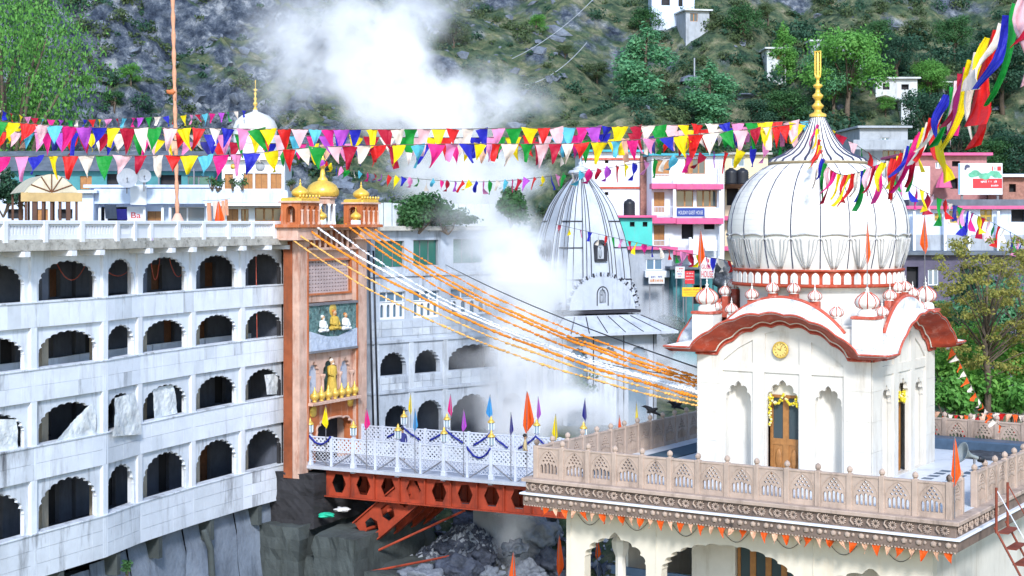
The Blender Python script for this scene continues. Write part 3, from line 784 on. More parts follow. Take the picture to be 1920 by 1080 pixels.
        mb = MB(); mb.bbox(u0-0.2, u1+0.2, v0-0.2, v1+0.2, zp+hh, zp+hh+0.09, 0.02); mb.build('pavilion_eave', m_tow, t)
        mb = MB(); mb.bbox(u0-0.12, u1+0.12, v0-0.12, v1+0.12, zp+hh+0.091, zp+hh+0.26, 0.06); mb.build('gold_cornice', m_gold, t)
        for i in range(7):
            mb = MB(); mb.smooth = True; mb.ico((u0-0.1+(u1-u0+0.2)*i/6, v0-0.08, zp+hh+0.33), (0.07,0.07,0.10), 1); mb.build('gold_bud', m_gold, t)
        mb = MB()
        onion(mb, dome_r, ((u0+u1)/2, (v0+v1)/2, zp+hh+0.26), 28, 0.07, 16, 0.85); mb.build('golden_dome', m_gold, t)
    pavilion(-0.55, 0.95, 1.08, 0.44, 'left')
    pavilion(uR-0.15, W+0.2, 1.08, 0.44, 'right')
    cu0, cu1 = uL+1.45, uL+2.65
    hh = 1.32
    cm = (cu0+cu1)/2; rr_ = (cu1-cu0)/2
    for i in range(8):
        a = math.pi*2*(i+0.5)/8; mb = MB(); mb.smooth = True
        mb.lathe([(0.10,0),(0.10,0.12),(0.07,0.18),(0.065,hh*0.7),(0.12,hh*0.8),(0,hh*0.8)], 8, (cm+math.cos(a)*rr_, 0.5+math.sin(a)*rr_, zp)); mb.build('pavilion_column', m_clean, t)
    mb = MB(); mb.smooth = False
    mb.lathe([(rr_*0.93,hh*0.8),(rr_*1.06,hh*0.8),(rr_*1.06,hh),(rr_*1.25,hh+0.04),(rr_*1.25,hh+0.10),(0,hh+0.14)], 8, (cm, 0.5, zp), a0=math.pi/8, a1=math.pi*2+math.pi/8); mb.build('pavilion_ring', m_tow, t)
    mb = MB(); mb.smooth = True
    mb.lathe([(rr_*1.22,0),(rr_*1.38,0.12),(rr_*1.36,0.34),(rr_*1.15,0.58),(rr_*0.80,0.74),(rr_*0.45,0.82),(rr_*0.40,0.86)], 48, (cm, 0.5, zp+hh+0.12), flute=0.06, nf=24)
    mb.build('golden_dome', m_gold, t)
    mb = MB(); mb.smooth = True
    mb.lathe([(rr_*0.44,0),(rr_*0.44,0.07),(rr_*0.25,0.20),(0.13,0.42),(0.09,0.60),(0.17,0.70),(0.17,0.78),(0.07,0.88),(0.07,1.02),(0.14,1.10),(0.06,1.20),(0.05,1.36),(0.10,1.42),(0.04,1.50),(0.03,1.95),(0.0,2.15)], 16, (cm, 0.5, zp+hh+0.96)); mb.build('finial', m_gold, t)
    for u in (uL+0.5, uR-0.75):
        mb = MB(); onion(mb, 0.28, (u, -0.45, zp+0.22), 16, 0.08, 12); mb.build('gold_pot', m_gold, t)
        mb = MB(); mb.bbox(u-0.2, u+0.2, -0.64, -0.26, zp, zp+0.22, 0.02); mb.build('pedestal', m_clean, t)
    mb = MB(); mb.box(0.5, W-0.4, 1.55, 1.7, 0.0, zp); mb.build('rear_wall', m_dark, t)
    return t, zp, cm, W
TOWER, TZP, TCM, TW = tower()

# ------------------------------------------------------------------ bridge
BA = math.atan2(-0.455, 0.89)
b0 = TF.w(1.0, 0.0, 0.0)
BF = Fr(b0.x, b0.y, DECK, BA)
BL, BW = 23.4, 4.9
def bridge():
    t = thing('steel_bridge', 'white lattice railed footbridge on orange steel girders leaving the gate tower', 'bridge', BF.o, BF.a)
    mb = MB(); mb.box(-0.2, BL, -0.15, BW+0.15, -0.14, 0.0); mb.build('deck', m_deck, t)
    mb = MB(); mb.box(-0.3, BL, -0.30, -0.152, -0.16, 0.0); mb.build('deck_edge', m_deck, t)
    # lattice panels
    pl = 1.3; n = int(BL/pl); hp, lw = 1.42, 0.022
    mb = MB()
    zA, zB = 0.76, 1.40          # close lattice on top
    def lattice(mb, x0, x1, z0, z1, step, wdt, y):
        k = int((x1-x0+z1-z0)/step)+2
        for s in (1, -1):
            for i in range(-k, k):
                # x = c + s*(z-z0)
                c = x0+i*step if s == 1 else x1-i*step
                za, zb = z0, z1
                xa, xb = c, c+s*(z1-z0)
                lo, hi = min(xa, xb), max(xa, xb)
                if hi <= x0 or lo >= x1: continue
                def clip(xx): return min(max(xx, x0), x1)
                xa2, xb2 = clip(xa), clip(xb)
                za2 = z0+(xa2-c)*s; zb2 = z0+(xb2-c)*s
                if abs(xb2-xa2) < 0.03: continue
                d = wdt*0.707
                yy = y+0.006*s
                mb._a([(xa2-d*s,yy,za2+d),(xa2+d*s,yy,za2-d),(xb2+d*s,yy,zb2-d),(xb2-d*s,yy,zb2+d)], [(0,1,2,3)])
                mb._a([(xa2-d*s,yy+0.01,za2+d),(xa2+d*s,yy+0.01,za2-d),(xb2+d*s,yy+0.01,zb2-d),(xb2-d*s,yy+0.01,zb2+d)], [(3,2,1,0)])
    lattice(mb, 0.07, pl-0.07, zA, zB, 0.235, 0.040, 0)
    lat = mb.mesh('lattice_panel', m_steelw)
    mb = MB(); lattice(mb, 0.07, pl-0.07, 0.22, zA-0.05, 0.20, 0.012, 0.03)
    mesh_l = mb.mesh('mesh_panel', m_steelw)
    mb = MB(); mb.tube([(0.05,-0.06,-0.05),(pl-0.05,-0.02,zA-0.03)], 0.028, 6); brace = mb.mesh('brace', m_pole)
    mb = MB(); mb.box(0, pl, -0.035, 0.035, zB, zB+0.06); rail = mb.mesh('top_rail', m_steelw)
    mb = MB(); mb.box(0, pl, -0.02, 0.02, zA-0.05, zA-0.001); rail2 = mb.mesh('middle_rail', m_steelw)
    mb = MB(); mb.box(0, pl, -0.015, 0.015, 0.19, 0.215); rail3 = mb.mesh('bottom_rail', m_steelw)
    mb = MB(); mb.box(-0.06, 0.06, -0.06, 0.06, 0.0, zB+0.10); post = mb.mesh('post', m_steelw)
    mb = MB(); mb.bbox(-0.13, 0.13, -0.13, 0.13, -0.26, 0.22, 0.02); mb.box(-0.085, 0.085, -0.085, 0.085, 0.22, 1.52); lpost = mb.mesh('lamp_post', m_steelw)
    for side, y in ((0, 0.0), (1, BW)):
        for i in range(n+1):
            M = T(i*pl, y, 0)
            if i < n:
                add('lattice_panel', lat, t, M); add('mesh_panel', mesh_l, t, M); add('top_rail', rail, t, M); add('middle_rail', rail2, t, M); add('bottom_rail', rail3, t, M)
                add('brace', brace, t, M if i % 2 else T((i+1)*pl, y, 0) @ SC(-1,1,1))
            if i % 2 == 0: add('lamp_post', lpost, t, M)
            else: add('post', post, t, M)
    # castellated girders
    def girder(y, x0, x1, name):
        mb = MB(); holes = []
        ztop, zbot = -0.20, -1.52
        c = x0+0.75
        while c < x1-0.5:
            w_, h_ = 0.42, 0.46
            zc = (ztop+zbot)/2
            holes.append([(c-w_,zc),(c-w_*0.5,zc-h_),(c+w_*0.5,zc-h_),(c+w_,zc),(c+w_*0.5,zc+h_),(c-w_*0.5,zc+h_)])
            c += 1.45
        mb.ext([rect(x0, x1, zbot, ztop)]+holes, y-0.03, y+0.03)
        mb.box(x0, x1, y-0.22, y+0.22, ztop-0.03, ztop+0.03); mb.box(x0, x1, y-0.22, y+0.22, zbot-0.03, zbot+0.03)
        mb.build('girder', m_girder, t)
        c = x0+1.475
        while c < x1-0.5:
            mb = MB(); mb.box(c-0.02, c+0.02, y-0.2, y-0.031, zbot+0.03, ztop-0.03); mb.build('stiffener', m_girder, t); c += 1.45
    for y in (0.15, 1.75, 3.35, 4.75): girder(y, 0.9, BL, 'g')
    # inclined struts: castellated legs from the abutment up to the girder
    for k, y in enumerate((0.15, 1.75, 3.35, 4.75)):
        qa, qb = BF.uz(672, 1004, 0.15), BF.uz(752, 908, 0.15); A = Vector((qa[0], 0, qa[1])); B = Vector((qb[0]+0.75, 0, -0.75)); d = (B-A); Ls = d.length; d.normalize(); nrm = Vector((-d.z, 0, d.x))
        mb = MB(); hw = 0.72
        def pt(s, w_): p = A+d*s+nrm*w_; return (p.x, p.z)
        lo = [pt(0,-hw), pt(Ls,-hw), pt(Ls,hw), pt(0,hw)]; hs = []
        for c in np.arange(0.75, Ls-0.5, 1.2):
            hs.append([pt(c-0.40,0), pt(c-0.22,-0.38), pt(c+0.22,-0.38), pt(c+0.40,0), pt(c+0.22,0.38), pt(c-0.22,0.38)])
        y += 0.35
        mb.ext([lo]+hs, y-0.03, y+0.03)
        for w_ in (-hw, hw):
            p0, p1, p2, p3 = pt(0,w_-0.03), pt(Ls,w_-0.03), pt(Ls,w_+0.03), pt(0,w_+0.03)
            mb.ext([[p0,p1,p2,p3]], y-0.2, y+0.2)
        mb.build('inclined_strut', m_girder, t)
    for s, yy in ((0.5,0), (2.2,0), (3.6,0)):
        p = A+d*s
        mb = MB(); mb.tube([(p.x, 0.2, p.z), (p.x, 4.7, p.z)], 0.09, 6); mb.build('cross_tie', m_girder, t)
    for a, b in (((1.6,-0.5,-5.2),(7.6,2.5,-2.1)),((2.2,-0.6,-5.4),(8.2,0.4,-3.9)),((6.5,4.7,-1.9),(22,5.1,-2.3))):
        mb = MB(); mb.tube([a, b], 0.06, 6); mb.build('tie_rod', m_girder, t)
    mb = MB(); mb.tube([(-0.3,-0.7,-1.0),(0.4,-0.9,-8.5)], 0.05, 6); mb.build('tie_rod', m_girder, t)
    # abutment
    ab = thing('bridge_abutment', 'stepped mossy concrete abutment under the gate tower end of the bridge', 'abutment', BF.w(0, 2, -9.5), BF.a)
    def rough_box(x0, x1, y0, y1, z0, z1):
        bm = bmesh.new(); bmesh.ops.create_cube(bm, size=1.0); bmesh.ops.subdivide_edges(bm, edges=bm.edges[:], cuts=11, use_grid_fill=True)
        mb = MB(); bm.verts.ensure_lookup_table(); vs = []
        for q in bm.verts:
            p = Vector(((x0+x1)/2+q.co.x*(x1-x0), (y0+y1)/2+q.co.y*(y1-y0), (z0+z1)/2+q.co.z*(z1-z0)))
            n_ = 0.22*noise.fractal(p*0.9, 0.9, 2.1, 4); e = Vector((abs(q.co.x) > 0.49, abs(q.co.y) > 0.49, abs(q.co.z) > 0.49))
            if sum(e) > 1: n_ -= 0.10
            p += Vector((e.x*math.copysign(n_, q.co.x), e.y*math.copysign(n_, q.co.y), e.z*math.copysign(n_*0.6, q.co.z))); vs.append(p)
        mb._a(vs, [tuple(v.index for v in f.verts) for f in bm.faces]); bm.free(); return mb
    def ablk(x0, x1, y0, y1, z0, z1, m, nm='block'):
        rough_box(x0, x1, y0-2, y1-2, z0+9.5, z1+9.5).build(nm, m, ab)
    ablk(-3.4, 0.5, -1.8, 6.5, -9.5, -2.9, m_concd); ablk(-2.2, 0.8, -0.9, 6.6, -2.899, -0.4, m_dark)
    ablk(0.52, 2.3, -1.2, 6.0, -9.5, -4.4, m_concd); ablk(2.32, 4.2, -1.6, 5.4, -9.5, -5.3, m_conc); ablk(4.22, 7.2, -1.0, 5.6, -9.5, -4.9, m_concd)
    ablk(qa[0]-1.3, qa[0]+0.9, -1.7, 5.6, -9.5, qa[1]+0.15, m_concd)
    rp = thing('concrete_pier', 'pale leaning concrete slab standing behind the orange struts', 'pier', BF.w(7.4, 6.2, -9.5), BF.a-0.2)
    mb = MB(); mb.bbox(-1.3, 1.2, -0.4, 0.5, 0, 6.9, 0.1); mb.build('slab', m_conc, rp)
    mb = MB(); mb.bbox(-1.5, 1.5, -0.7, 0.9, -1.5, 0.6, 0.1); mb.build('footing', m_concd, rp)
    return t
BRIDGE = bridge()
# lanterns on the lamp posts
m_lglass = glassmat('lantern_glass', (0.25,0.33,0.38), 0.1)
def lantern_proto():
    t = thing('lantern', '', 'lantern', (0,0,0), 0, 'lanterns along the bridge railing')
    mb = MB(); mb.smooth = True; mb.lathe([(0.06,0),(0.06,0.05),(0.15,0.10),(0.17,0.14)], 6, (0,0,0)); mb.build('base', m_steelw, t)
    mb = MB(); mb.lathe([(0.14,0.14),(0.155,0.50)], 6, (0,0,0)); mb.build('glass', m_lglass, t)
    mb = MB()
    for i in range(6):
        a = i*math.pi/3; mb.tube([(0.15*math.cos(a),0.15*math.sin(a),0.13),(0.165*math.cos(a),0.165*math.sin(a),0.51)], 0.025, 5)
    mb.build('glazing_bar', m_clean, t)
    mb = MB(); mb.smooth = True; mb.lathe([(0.0,0.50),(0.21,0.50),(0.21,0.54),(0.12,0.64),(0.06,0.70),(0.07,0.75),(0.02,0.82),(0,0.88)], 6, (0,0,0)); mb.build('cap', m_pot, t)
    return t
_lp = lantern_proto(); _first = True
ordn = ['first','second','third','fourth','fifth','sixth','seventh','eighth','ninth','tenth']
for side, y in ((0, 0.0), (1, BW)):
    cnt = 0
    for i in range(0, int(BL/1.3)+1, 2):
        w_ = BF.w(i*1.3, y, 1.52)
        pxx = 960+w_.x/w_.y*FPX
        if (side == 0 and pxx > 1000) or (side == 1 and pxx > 1160): continue
        if side == 1 and pxx < 690: continue
        o = _lp if _first else copy_tree(_lp, None, Matrix.Identity(4)); _first = False
        o.matrix_basis = Matrix.Translation(w_) @ RZ(BA)
        o['label'] = '%s gold-capped white lantern from the tower on the %s bridge railing' % (ordn[cnt], 'near' if side == 0 else 'far'); cnt += 1
# blue ribbon swags on the railings
m_rib = clothmat('blue_ribbon', (0.02,0.03,0.30))
for k, (side, i0, dr) in enumerate(((0,0,0.42),(1,2,0.6),(1,4,0.6),(1,6,0.7),(1,8,0.7),(0,7,0.5),(1,10,0.7))):
    y = -0.08 if side == 0 else BW-0.08
    q = []
    for j in range(15):
        s = j/14; x = i0*1.3-(1.0 if side else 0)+s*(2.0 if side else 1.3)
        z = 1.50-(dr*4*s*(1-s) if side == 0 else dr*(abs(s-0.5)*2)**0.8)
        q.append((x, y-0.03*math.sin(j*2), z))
    mb = MB(); mb.smooth = True; mb.tube(q, [0.035+0.025*abs(math.sin(j*1.9)) for j in range(15)], 6)
    tag(mb.build('ribbon_swag', m_rib, None, world=BF.M), '%s blue ribbon swag from the tower on the %s bridge railing' % (['first','first','second','third','fourth','second','fifth'][k], 'near' if side == 0 else 'far'), 'ribbon', 'blue ribbons on the bridge')

# people on the bridge
def person(label, x, y, rz, shirt, trouser, h=1.66, cap=None):
    t = thing('person', label, 'person', BF.w(x, y, 0.0), rz)
    sk = mat('skin', (0.30,0.17,0.10), 0.6, 0.1); hr = mat('hair', (0.015,0.012,0.012), 0.6, 0.1)
    mb = MB(); mb.smooth = True
    me = bpy.data.meshes.new('body')
    V = [(0,0,0.92),(0,0.01,1.12),(0,0,1.36),(0,0,1.46),(0,-0.01,1.56),(0,-0.01,1.68),
         (0.10,0,0.86),(0.11,-0.02,0.48),(0.11,0.02,0.08),(0.11,-0.12,0.04),(-0.10,0,0.86),(-0.11,0.03,0.48),(-0.11,0.05,0.08),(-0.11,-0.09,0.04),
         (0.19,0,1.36),(0.24,0.03,1.08),(0.22,-0.10,0.86),(0.21,-0.14,0.78),(-0.19,0,1.36),(-0.24,0.03,1.08),(-0.22,-0.10,0.86),(-0.21,-0.14,0.78)]
    E = [(0,1),(1,2),(2,3),(3,4),(4,5),(0,6),(6,7),(7,8),(8,9),(0,10),(10,11),(11,12),(12,13),(2,14),(14,15),(15,16),(16,17),(2,18),(18,19),(19,20),(20,21)]
    rad = [0.15,0.145,0.15,0.06,0.09,0.085,0.10,0.07,0.05,0.04,0.10,0.07,0.05,0.04,0.065,0.05,0.04,0.04,0.065,0.05,0.04,0.04]
    me.from_pydata([Vector(v)*(h/1.72) for v in V], E, [])
    o = add('body', me, t)
    md = o.modifiers.new('Skin', 'SKIN'); me.skin_vertices
    for i, r_ in enumerate(rad):
        me.skin_vertices[0].data[i].radius = (r_, r_*0.85); me.skin_vertices[0].data[i].use_root = (i == 0)
    ss = o.modifiers.new('Sub', 'SUBSURF'); ss.levels = 1; ss.render_levels = 2
    dg = bpy.context.evaluated_depsgraph_get()
    m2 = bpy.data.meshes.new_from_object(o.evaluated_get(dg)); o.modifiers.clear(); o.data = m2
    m2.materials.clear()
    for m in (sk, shirt, trouser): m2.materials.append(m)
    for p in m2.polygons:
        c = p.center; z = c.z*1.72/h
        p.material_index = 0 if (z > 1.47 or z < 0.06 or (abs(c.x) > 0.17 and z < 0.92)) else (1 if z > 0.90 else 2)
        p.use_smooth = True
    k = h/1.72
    mb = MB(); mb.smooth = True; mb.ico((0,0.02*k,1.67*k), (0.105*k,0.115*k,0.10*k), 2); mb.build('hair', hr, t)
    mb = MB(); mb.smooth = True; mb.ico((0,-0.115*k,1.60*k), (0.018*k,0.03*k,0.03*k), 1); mb.build('nose', sk, t)
    return t
person('person with dark hair and tan shirt walking on the bridge beside the violet flag', 10.2, 4.0, BA+2.0, mat('tan_shirt', (0.50,0.38,0.20), 0.8, 0.1), mat('dark_trousers', (0.03,0.03,0.035), 0.8, 0.1))
person('person in dark blue clothes standing on the bridge near the tower end', 3.4, 3.4, BA+0.4, mat('navy_shirt', (0.03,0.035,0.16), 0.8, 0.1), mat('black_trousers', (0.02,0.02,0.03), 0.8, 0.1))

# ------------------------------------------------------------------ garlands of marigolds between the tower and the shrine
m_mar = mat('marigold', (0.80,0.24,0.015), 0.7, 0.3, 20); m_mar2 = mat('pale_marigold', (0.80,0.42,0.12), 0.7, 0.25, 20); m_jas = mat('jasmine_white', (0.74,0.76,0.80), 0.7, 0.12, 20)
def garland(label, p0, D0, p1, D1, sag, m, r=0.07, gap=0.0, bead=0.17):
    A, B = P(*p0, D0), P(*p1, D1); L = (B-A).length; n = int(L/bead)
    mb = MB(); rd = random.Random(n)
    path = []
    for i in range(n+1):
        t = i/n; v = A.lerp(B, t); v.z -= sag*4*t*(1-t)+0.05*noise.noise(Vector((t*9, n, 0)))*min(1, 8*t, 8*(1-t)); path.append(v)
    r *= 0.74; mb.tube(path[::6]+[path[-1]], 0.015, 4)
    mb.smooth = True
    base = MB(); base.ico((0,0,0), 1.0, 1)
    for i, v in enumerate(path):
        if rd.random() < gap: continue
        rr = r*(0.6+0.8*rd.random()); s = bead*(0.30+0.25*rd.random())
        mb._a([(q[0]*s+v.x, q[1]*rr+v.y, q[2]*rr+v.z+0.03*(rd.random()-0.5)) for q in base.v], base.f)
    tag(mb.build('flower_garland', m, None), label, 'garland', 'garlands between tower and shrine')
G = [('lowest orange marigold garland from the tower side to the shrine', (545,447),80,(1306,760),48,1.0,m_mar2,0.055,0.25),
     ('second lowest orange garland, starting at the tower balcony front', (560,440),80,(1306,752),48,0.85,m_mar2,0.055,0.2),
     ('thick orange garland below the white garlands', (578,430),81,(1306,744),48,0.85,m_mar,0.075,0.05),
     ('lower white jasmine garland strung from the tower', (592,424),81,(1306,735),48.2,0.9,m_jas,0.075,0.05),
     ('upper white jasmine garland strung from the tower', (615,420),82,(1306,730),48.4,1.0,m_jas,0.05,0.3),
     ('fourth orange garland from the top, just above the white ones', (648,420),84,(1306,724),48.8,0.95,m_mar,0.055,0.2),
     ('third orange garland from the top between tower and shrine', (664,421),84.5,(1306,718),49,0.75,m_mar,0.065,0.05),
     ('second orange garland from the top between tower and shrine', (680,424),85,(1306,713),49.2,0.7,m_mar,0.065,0.08),
     ('topmost thin orange garland, leaving the right side of the tower', (700,428),86,(1306,706),49.4,0.55,m_mar,0.05,0.25)]
for l, p0, d0, p1, d1, sg, m, r, gp in G: garland(l, p0, d0, p1, d1, sg, m, r, gp)
def wire(name, label, pts, r=0.02, m=None, sag=0.0, group=None):
    q = []
    if sag and len(pts) == 2:
        for i in range(17):
            t = i/16; v = pts[0].lerp(pts[1], t); v.z -= sag*4*t*(1-t); q.append(v)
    else: q = pts
    mb = MB(); mb.tube(q, r, 5); o = mb.build(name, m or m_cable, None)
    return tag(o, label, 'cable', group)
wire('black_cable', 'black cable running above the garlands past the white temple spire', [P(835,496,92), P(1310,690,50)], 0.025, sag=0.25)
wire('black_cable', 'thin black cable crossing low in front of the white temple porch', [P(1060,655,98), P(1310,705,50.5)], 0.02, sag=0.3)

# ------------------------------------------------------------------ shrine building (right foreground)
SA = R(-33)
FLOOR = ZC-7.4
SF = Fr(0.42, 46.7, FLOOR, SA)
TWD, TDP = 12.65, 13.6            # terrace size
K0, K1, KY0, KS = 3.50, 8.98, 4.08, 5.48   # kiosk plan inside the terrace
def jali_mesh():
    """pierced parapet panel, 0.9 m wide"""
    w_, h_ = 0.86, 0.86
    ol = rect(-w_/2, w_/2, 0, h_); hs = []
    n = 5; sw = 0.102
    for i in range(n):
        c = (i-(n-1)/2)*0.128; k = abs(i-(n-1)/2)
        top = 0.47-0.03*k
        hs.append([(c-sw/2,0.14),(c+sw/2,0.14),(c+sw/2,top-0.06),(c,top),(c-sw/2,top-0.06)])
    for r, (m_, z) in enumerate(((4,0.515),(3,0.595),(2,0.675),(1,0.745))):
        for i in range(m_):
            c = (i-(m_-1)/2)*0.128
            if r == 0 and abs(c) > 0.18: z_ = z-0.015
            else: z_ = z
            hs.append([(c-0.05,z_),(c,z_-0.042),(c+0.05,z_),(c,z_+0.042)])
    mb = MB(); mb.ext([ol]+hs, -0.05, 0.05)
    # raised arch moulding
    pts = [(-0.34,0.12),(-0.34,0.52),(-0.27,0.65),(-0.14,0.77),(0,0.83),(0.14,0.77),(0.27,0.65),(0.34,0.52),(0.34,0.12)]
    mb.tube([(p[0],-0.052,p[1]) for p in pts], 0.014, 5)
    return mb.mesh('parapet_panel', m_pinkst)
def terrace():
    t = thing('shrine_hall', 'cream hall with pink pierced parapet and soot-stained cornice carrying the domed shrine', 'building', SF.o, SF.a)
    fl = MB(); fl.box(0.2, TWD-0.2, 0.2, TDP-0.2, -0.35, 0.0); fl.build('terrace_floor', m_floorm, t)
    # inlay strips and dark walkway tiles on the terrace
    for i in range(9):
        mb = MB(); mb.box(K1+0.75, K1+1.05, 3.3+i*0.55, 3.6+i*0.55, 0.004, 0.008); mb.build('floor_inlay', m_flbl, t)
        mb = MB(); mb.box(K1+1.45, K1+1.70, 3.1+i*0.75, 3.6+i*0.75, 0.004, 0.008); mb.build('floor_inlay', m_flbl, t)
    mb = MB(); mb.box(0.9, 1.9, 1.5, TDP-1.0, 0.004, 0.03); mb.build('walkway_mat', mat('dark_walkway_mat', (0.05,0.09,0.13), 0.8, 0.3, 1.5), t)
    jm = jali_mesh()
    mb = MB(); mb.bbox(-0.075, 0.075, -0.085, 0.085, 0, 0.93, 0.012); mb.lathe([(0.05,0.93),(0.05,0.96),(0.08,0.99),(0.085,1.04),(0.06,1.09),(0,1.13)], 8); pm = mb.mesh('parapet_post', m_pinkst)
    mb = MB(); mb.bbox(-0.46, 0.46, -0.07, 0.07, 0.86, 0.91, 0.012); rm = mb.mesh('parapet_coping', m_pinkst)
    def run(x0, y0, dx, dy, n, flip=1):
        a = math.atan2(dy, dx); L = math.hypot(dx, dy); s = L/n
        for i in range(n+1):
            M = T(x0+dx*i/n, y0+dy*i/n, 0) @ RZ(a); add('parapet_post', pm, t, M)
            if i < n:
                M2 = T(x0+dx*(i+0.5)/n, y0+dy*(i+0.5)/n, 0) @ RZ(a) @ SC(s/0.95, 1, 1)
                add('parapet_panel', jm, t, M2); add('parapet_coping', rm, t, M2)
    run(0.22, 0.22, TWD-0.44, 0, 14)
    run(0.22, TDP-0.22, 0, -(TDP-0.44), 15)
    run(TWD-0.22, 0.22, 0, 0.9, 1)
    run(TWD-0.22, 2.3, 0, TDP-0.22-2.3, 12)
    run(0.22, TDP-0.22, TWD-0.44, 0, 14)
    mb = MB(); mb.bbox(0.3, TWD-0.3, TDP-1.2, TDP-0.4, 0.0, 0.35, 0.05); mb.build('rear_step', m_flbl, t)
    # cornice: stepped profile round the terrace
    def frame(o, z0, z1, m, nm, inn=1.6):
        for k, (a, b, c, d) in enumerate(((-o, TWD+o, -o, inn), (-o, inn, inn, TDP+o), (TWD-inn, TWD+o, inn, TDP+o))):
            mb = MB(); mb.bbox(a, b, c, d, z0, z1, 0.02); mb.build(nm, m, t)
    frame(0.12, -0.10, -0.001, m_pinkst, 'cornice_top')
    frame(0.02, -0.42, -0.101, m_pinkdk, 'cornice_frieze')
    frame(0.16, -0.47, -0.421, m_clean, 'cornice_drip')
    frame(0.08, -0.76, -0.471, m_pinkdk, 'cornice_lower')
    frame(-0.30, -0.95, -0.761, m_cream, 'cornice_cove')
    # carved ornaments on the frieze, teeth under the cornice
    mb = MB(); mb.smooth = True
    for i in range(12):
        a = i*math.pi/6; mb.tube([(0.035*math.cos(a),-0.012,0.035*math.sin(a)),(0.10*math.cos(a),-0.02,0.10*math.sin(a)),(0.115*math.cos(a),0.0,0.115*math.sin(a))], [0.012,0.02,0.012], 5)
    mb.tube([(-0.13,-0.01,-0.08),(-0.22,-0.02,0.02),(-0.19,-0.02,0.10),(-0.12,-0.01,0.12)], [0.03,0.028,0.02,0.01], 5)
    om = mb.mesh('carved_rosette', m_pinkst)
    n = 28
    for i in range(n): add('carved_rosette', om, t, T(0.25+(TWD-0.5)*i/(n-1), -0.035, -0.26))
    for i in range(8): add('carved_rosette', om, t, T(TWD+0.035, 0.3+i*0.45, -0.26) @ RZ(R(90)))
    mb = MB(); mb.smooth = True
    mb.ico((0,0,0), (0.09,0.04,0.09), 1); mb.ico((0.16,0,0.01), (0.05,0.03,0.06), 1)
    om2 = mb.mesh('carved_leaf', m_pinkst)
    for i in range(34): add('carved_leaf', om2, t, T(0.05+(TWD-0.2)*i/33, -0.085, -0.61))
    mb = MB(); x = -0.05
    while x < TWD+0.05: mb.box(x, x+0.05, -0.075, -0.02, -0.80, -0.761); x += 0.09
    o = mb.build('cornice_teeth', m_pinkst, t); o['kind'] = 'stuff'
    # hall wall with scalloped arches
    w0, w1, wy = 0.85, TWD-0.85, 0.85
    zt, zb = -0.95, -5.2
    A = [SF.uz(1096, 1075, wy)[0], SF.uz(1211, 1075, wy)[0], SF.uz(1240, 1075, wy)[0], SF.uz(1497, 1075, wy)[0], SF.uz(1530, 1075, wy)[0], SF.uz(1740, 1075, wy)[0]]
    z1 = SF.uz(1150, 1003, wy)[1]; z2 = SF.uz(1370, 1022, wy)[1]; z3 = SF.uz(1620, 1066, wy)[1]
    mb = MB()
    mb.ext([rect(w0, w1, zb, zt),
            arch((A[0]+A[1])/2, A[1]-A[0], zb+0.9, z1-0.75, z1-0.08, 7, 0.10, 6, tip=0.16),
            arch((A[2]+A[3])/2, A[3]-A[2], zb+0.05, z2-0.95, z2, 13, 0.05, 5),
            arch((A[4]+A[5])/2, A[5]-A[4], zb+0.05, z3-0.95, z3-0.1, 9, 0.08, 5, tip=0.14)], wy, wy+0.35)
    mb.build('front_wall', m_cream, t)
    for u in (SF.uz(1070,1040,wy)[0], SF.uz(1230,1040,wy)[0], SF.uz(1525,1040,wy)[0]):
        mb = MB(); mb.box(u-0.012, u+0.012, wy-0.02, wy-0.001, zb, zt-0.001); mb.build('wall_moulding', m_cream, t)
    mb = MB(); mb.ext([rect(wy+0.36, TDP-0.8, zb, zt)], 0, 0.3, M=T(w1,0,0) @ RZ(R(90)) @ T(0,0,0)); mb.build('side_wall', m_marble, t)
    mb = MB(); mb.ext([rect(wy+3.2, TDP-0.8, zb, zt)], -0.3, 0.0, M=T(w0,0,0) @ RZ(R(90))); mb.build('side_wall', m_marble, t)
    mb = MB(); mb.box(w0, w1, TDP-1.1, TDP-0.8, zb, zt); mb.build('rear_wall', m_marble, t)
    mb = MB(); mb.box(w0, w1, wy, TDP-0.8, zb-0.3, zb); mb.build('hall_floor', m_floorm, t)
    mb = MB(); mb.box(w0, w1, wy+0.4, TDP-0.8, -0.94, -0.36); mb.build('hall_ceiling', m_cream, t)
    # inner wall with wooden glazed door seen through the middle arch
    iy = wy+2.4
    mb = MB(); d0, d1 = SF.uz(1383, 1060, iy)[0], SF.uz(1500, 1060, iy)[0]; p0 = SF.uz(1300, 1060, iy)[0]
    mb.box(p0, d0-0.03, iy-0.1, iy+0.3, zb, zt-0.001); mb.build('inner_pier', m_marble, t)
    mb = MB(); mb.box(d1+0.03, w1-0.01, iy-0.1, iy+0.3, zb, zt-0.001); mb.build('inner_wall', m_marble, t)
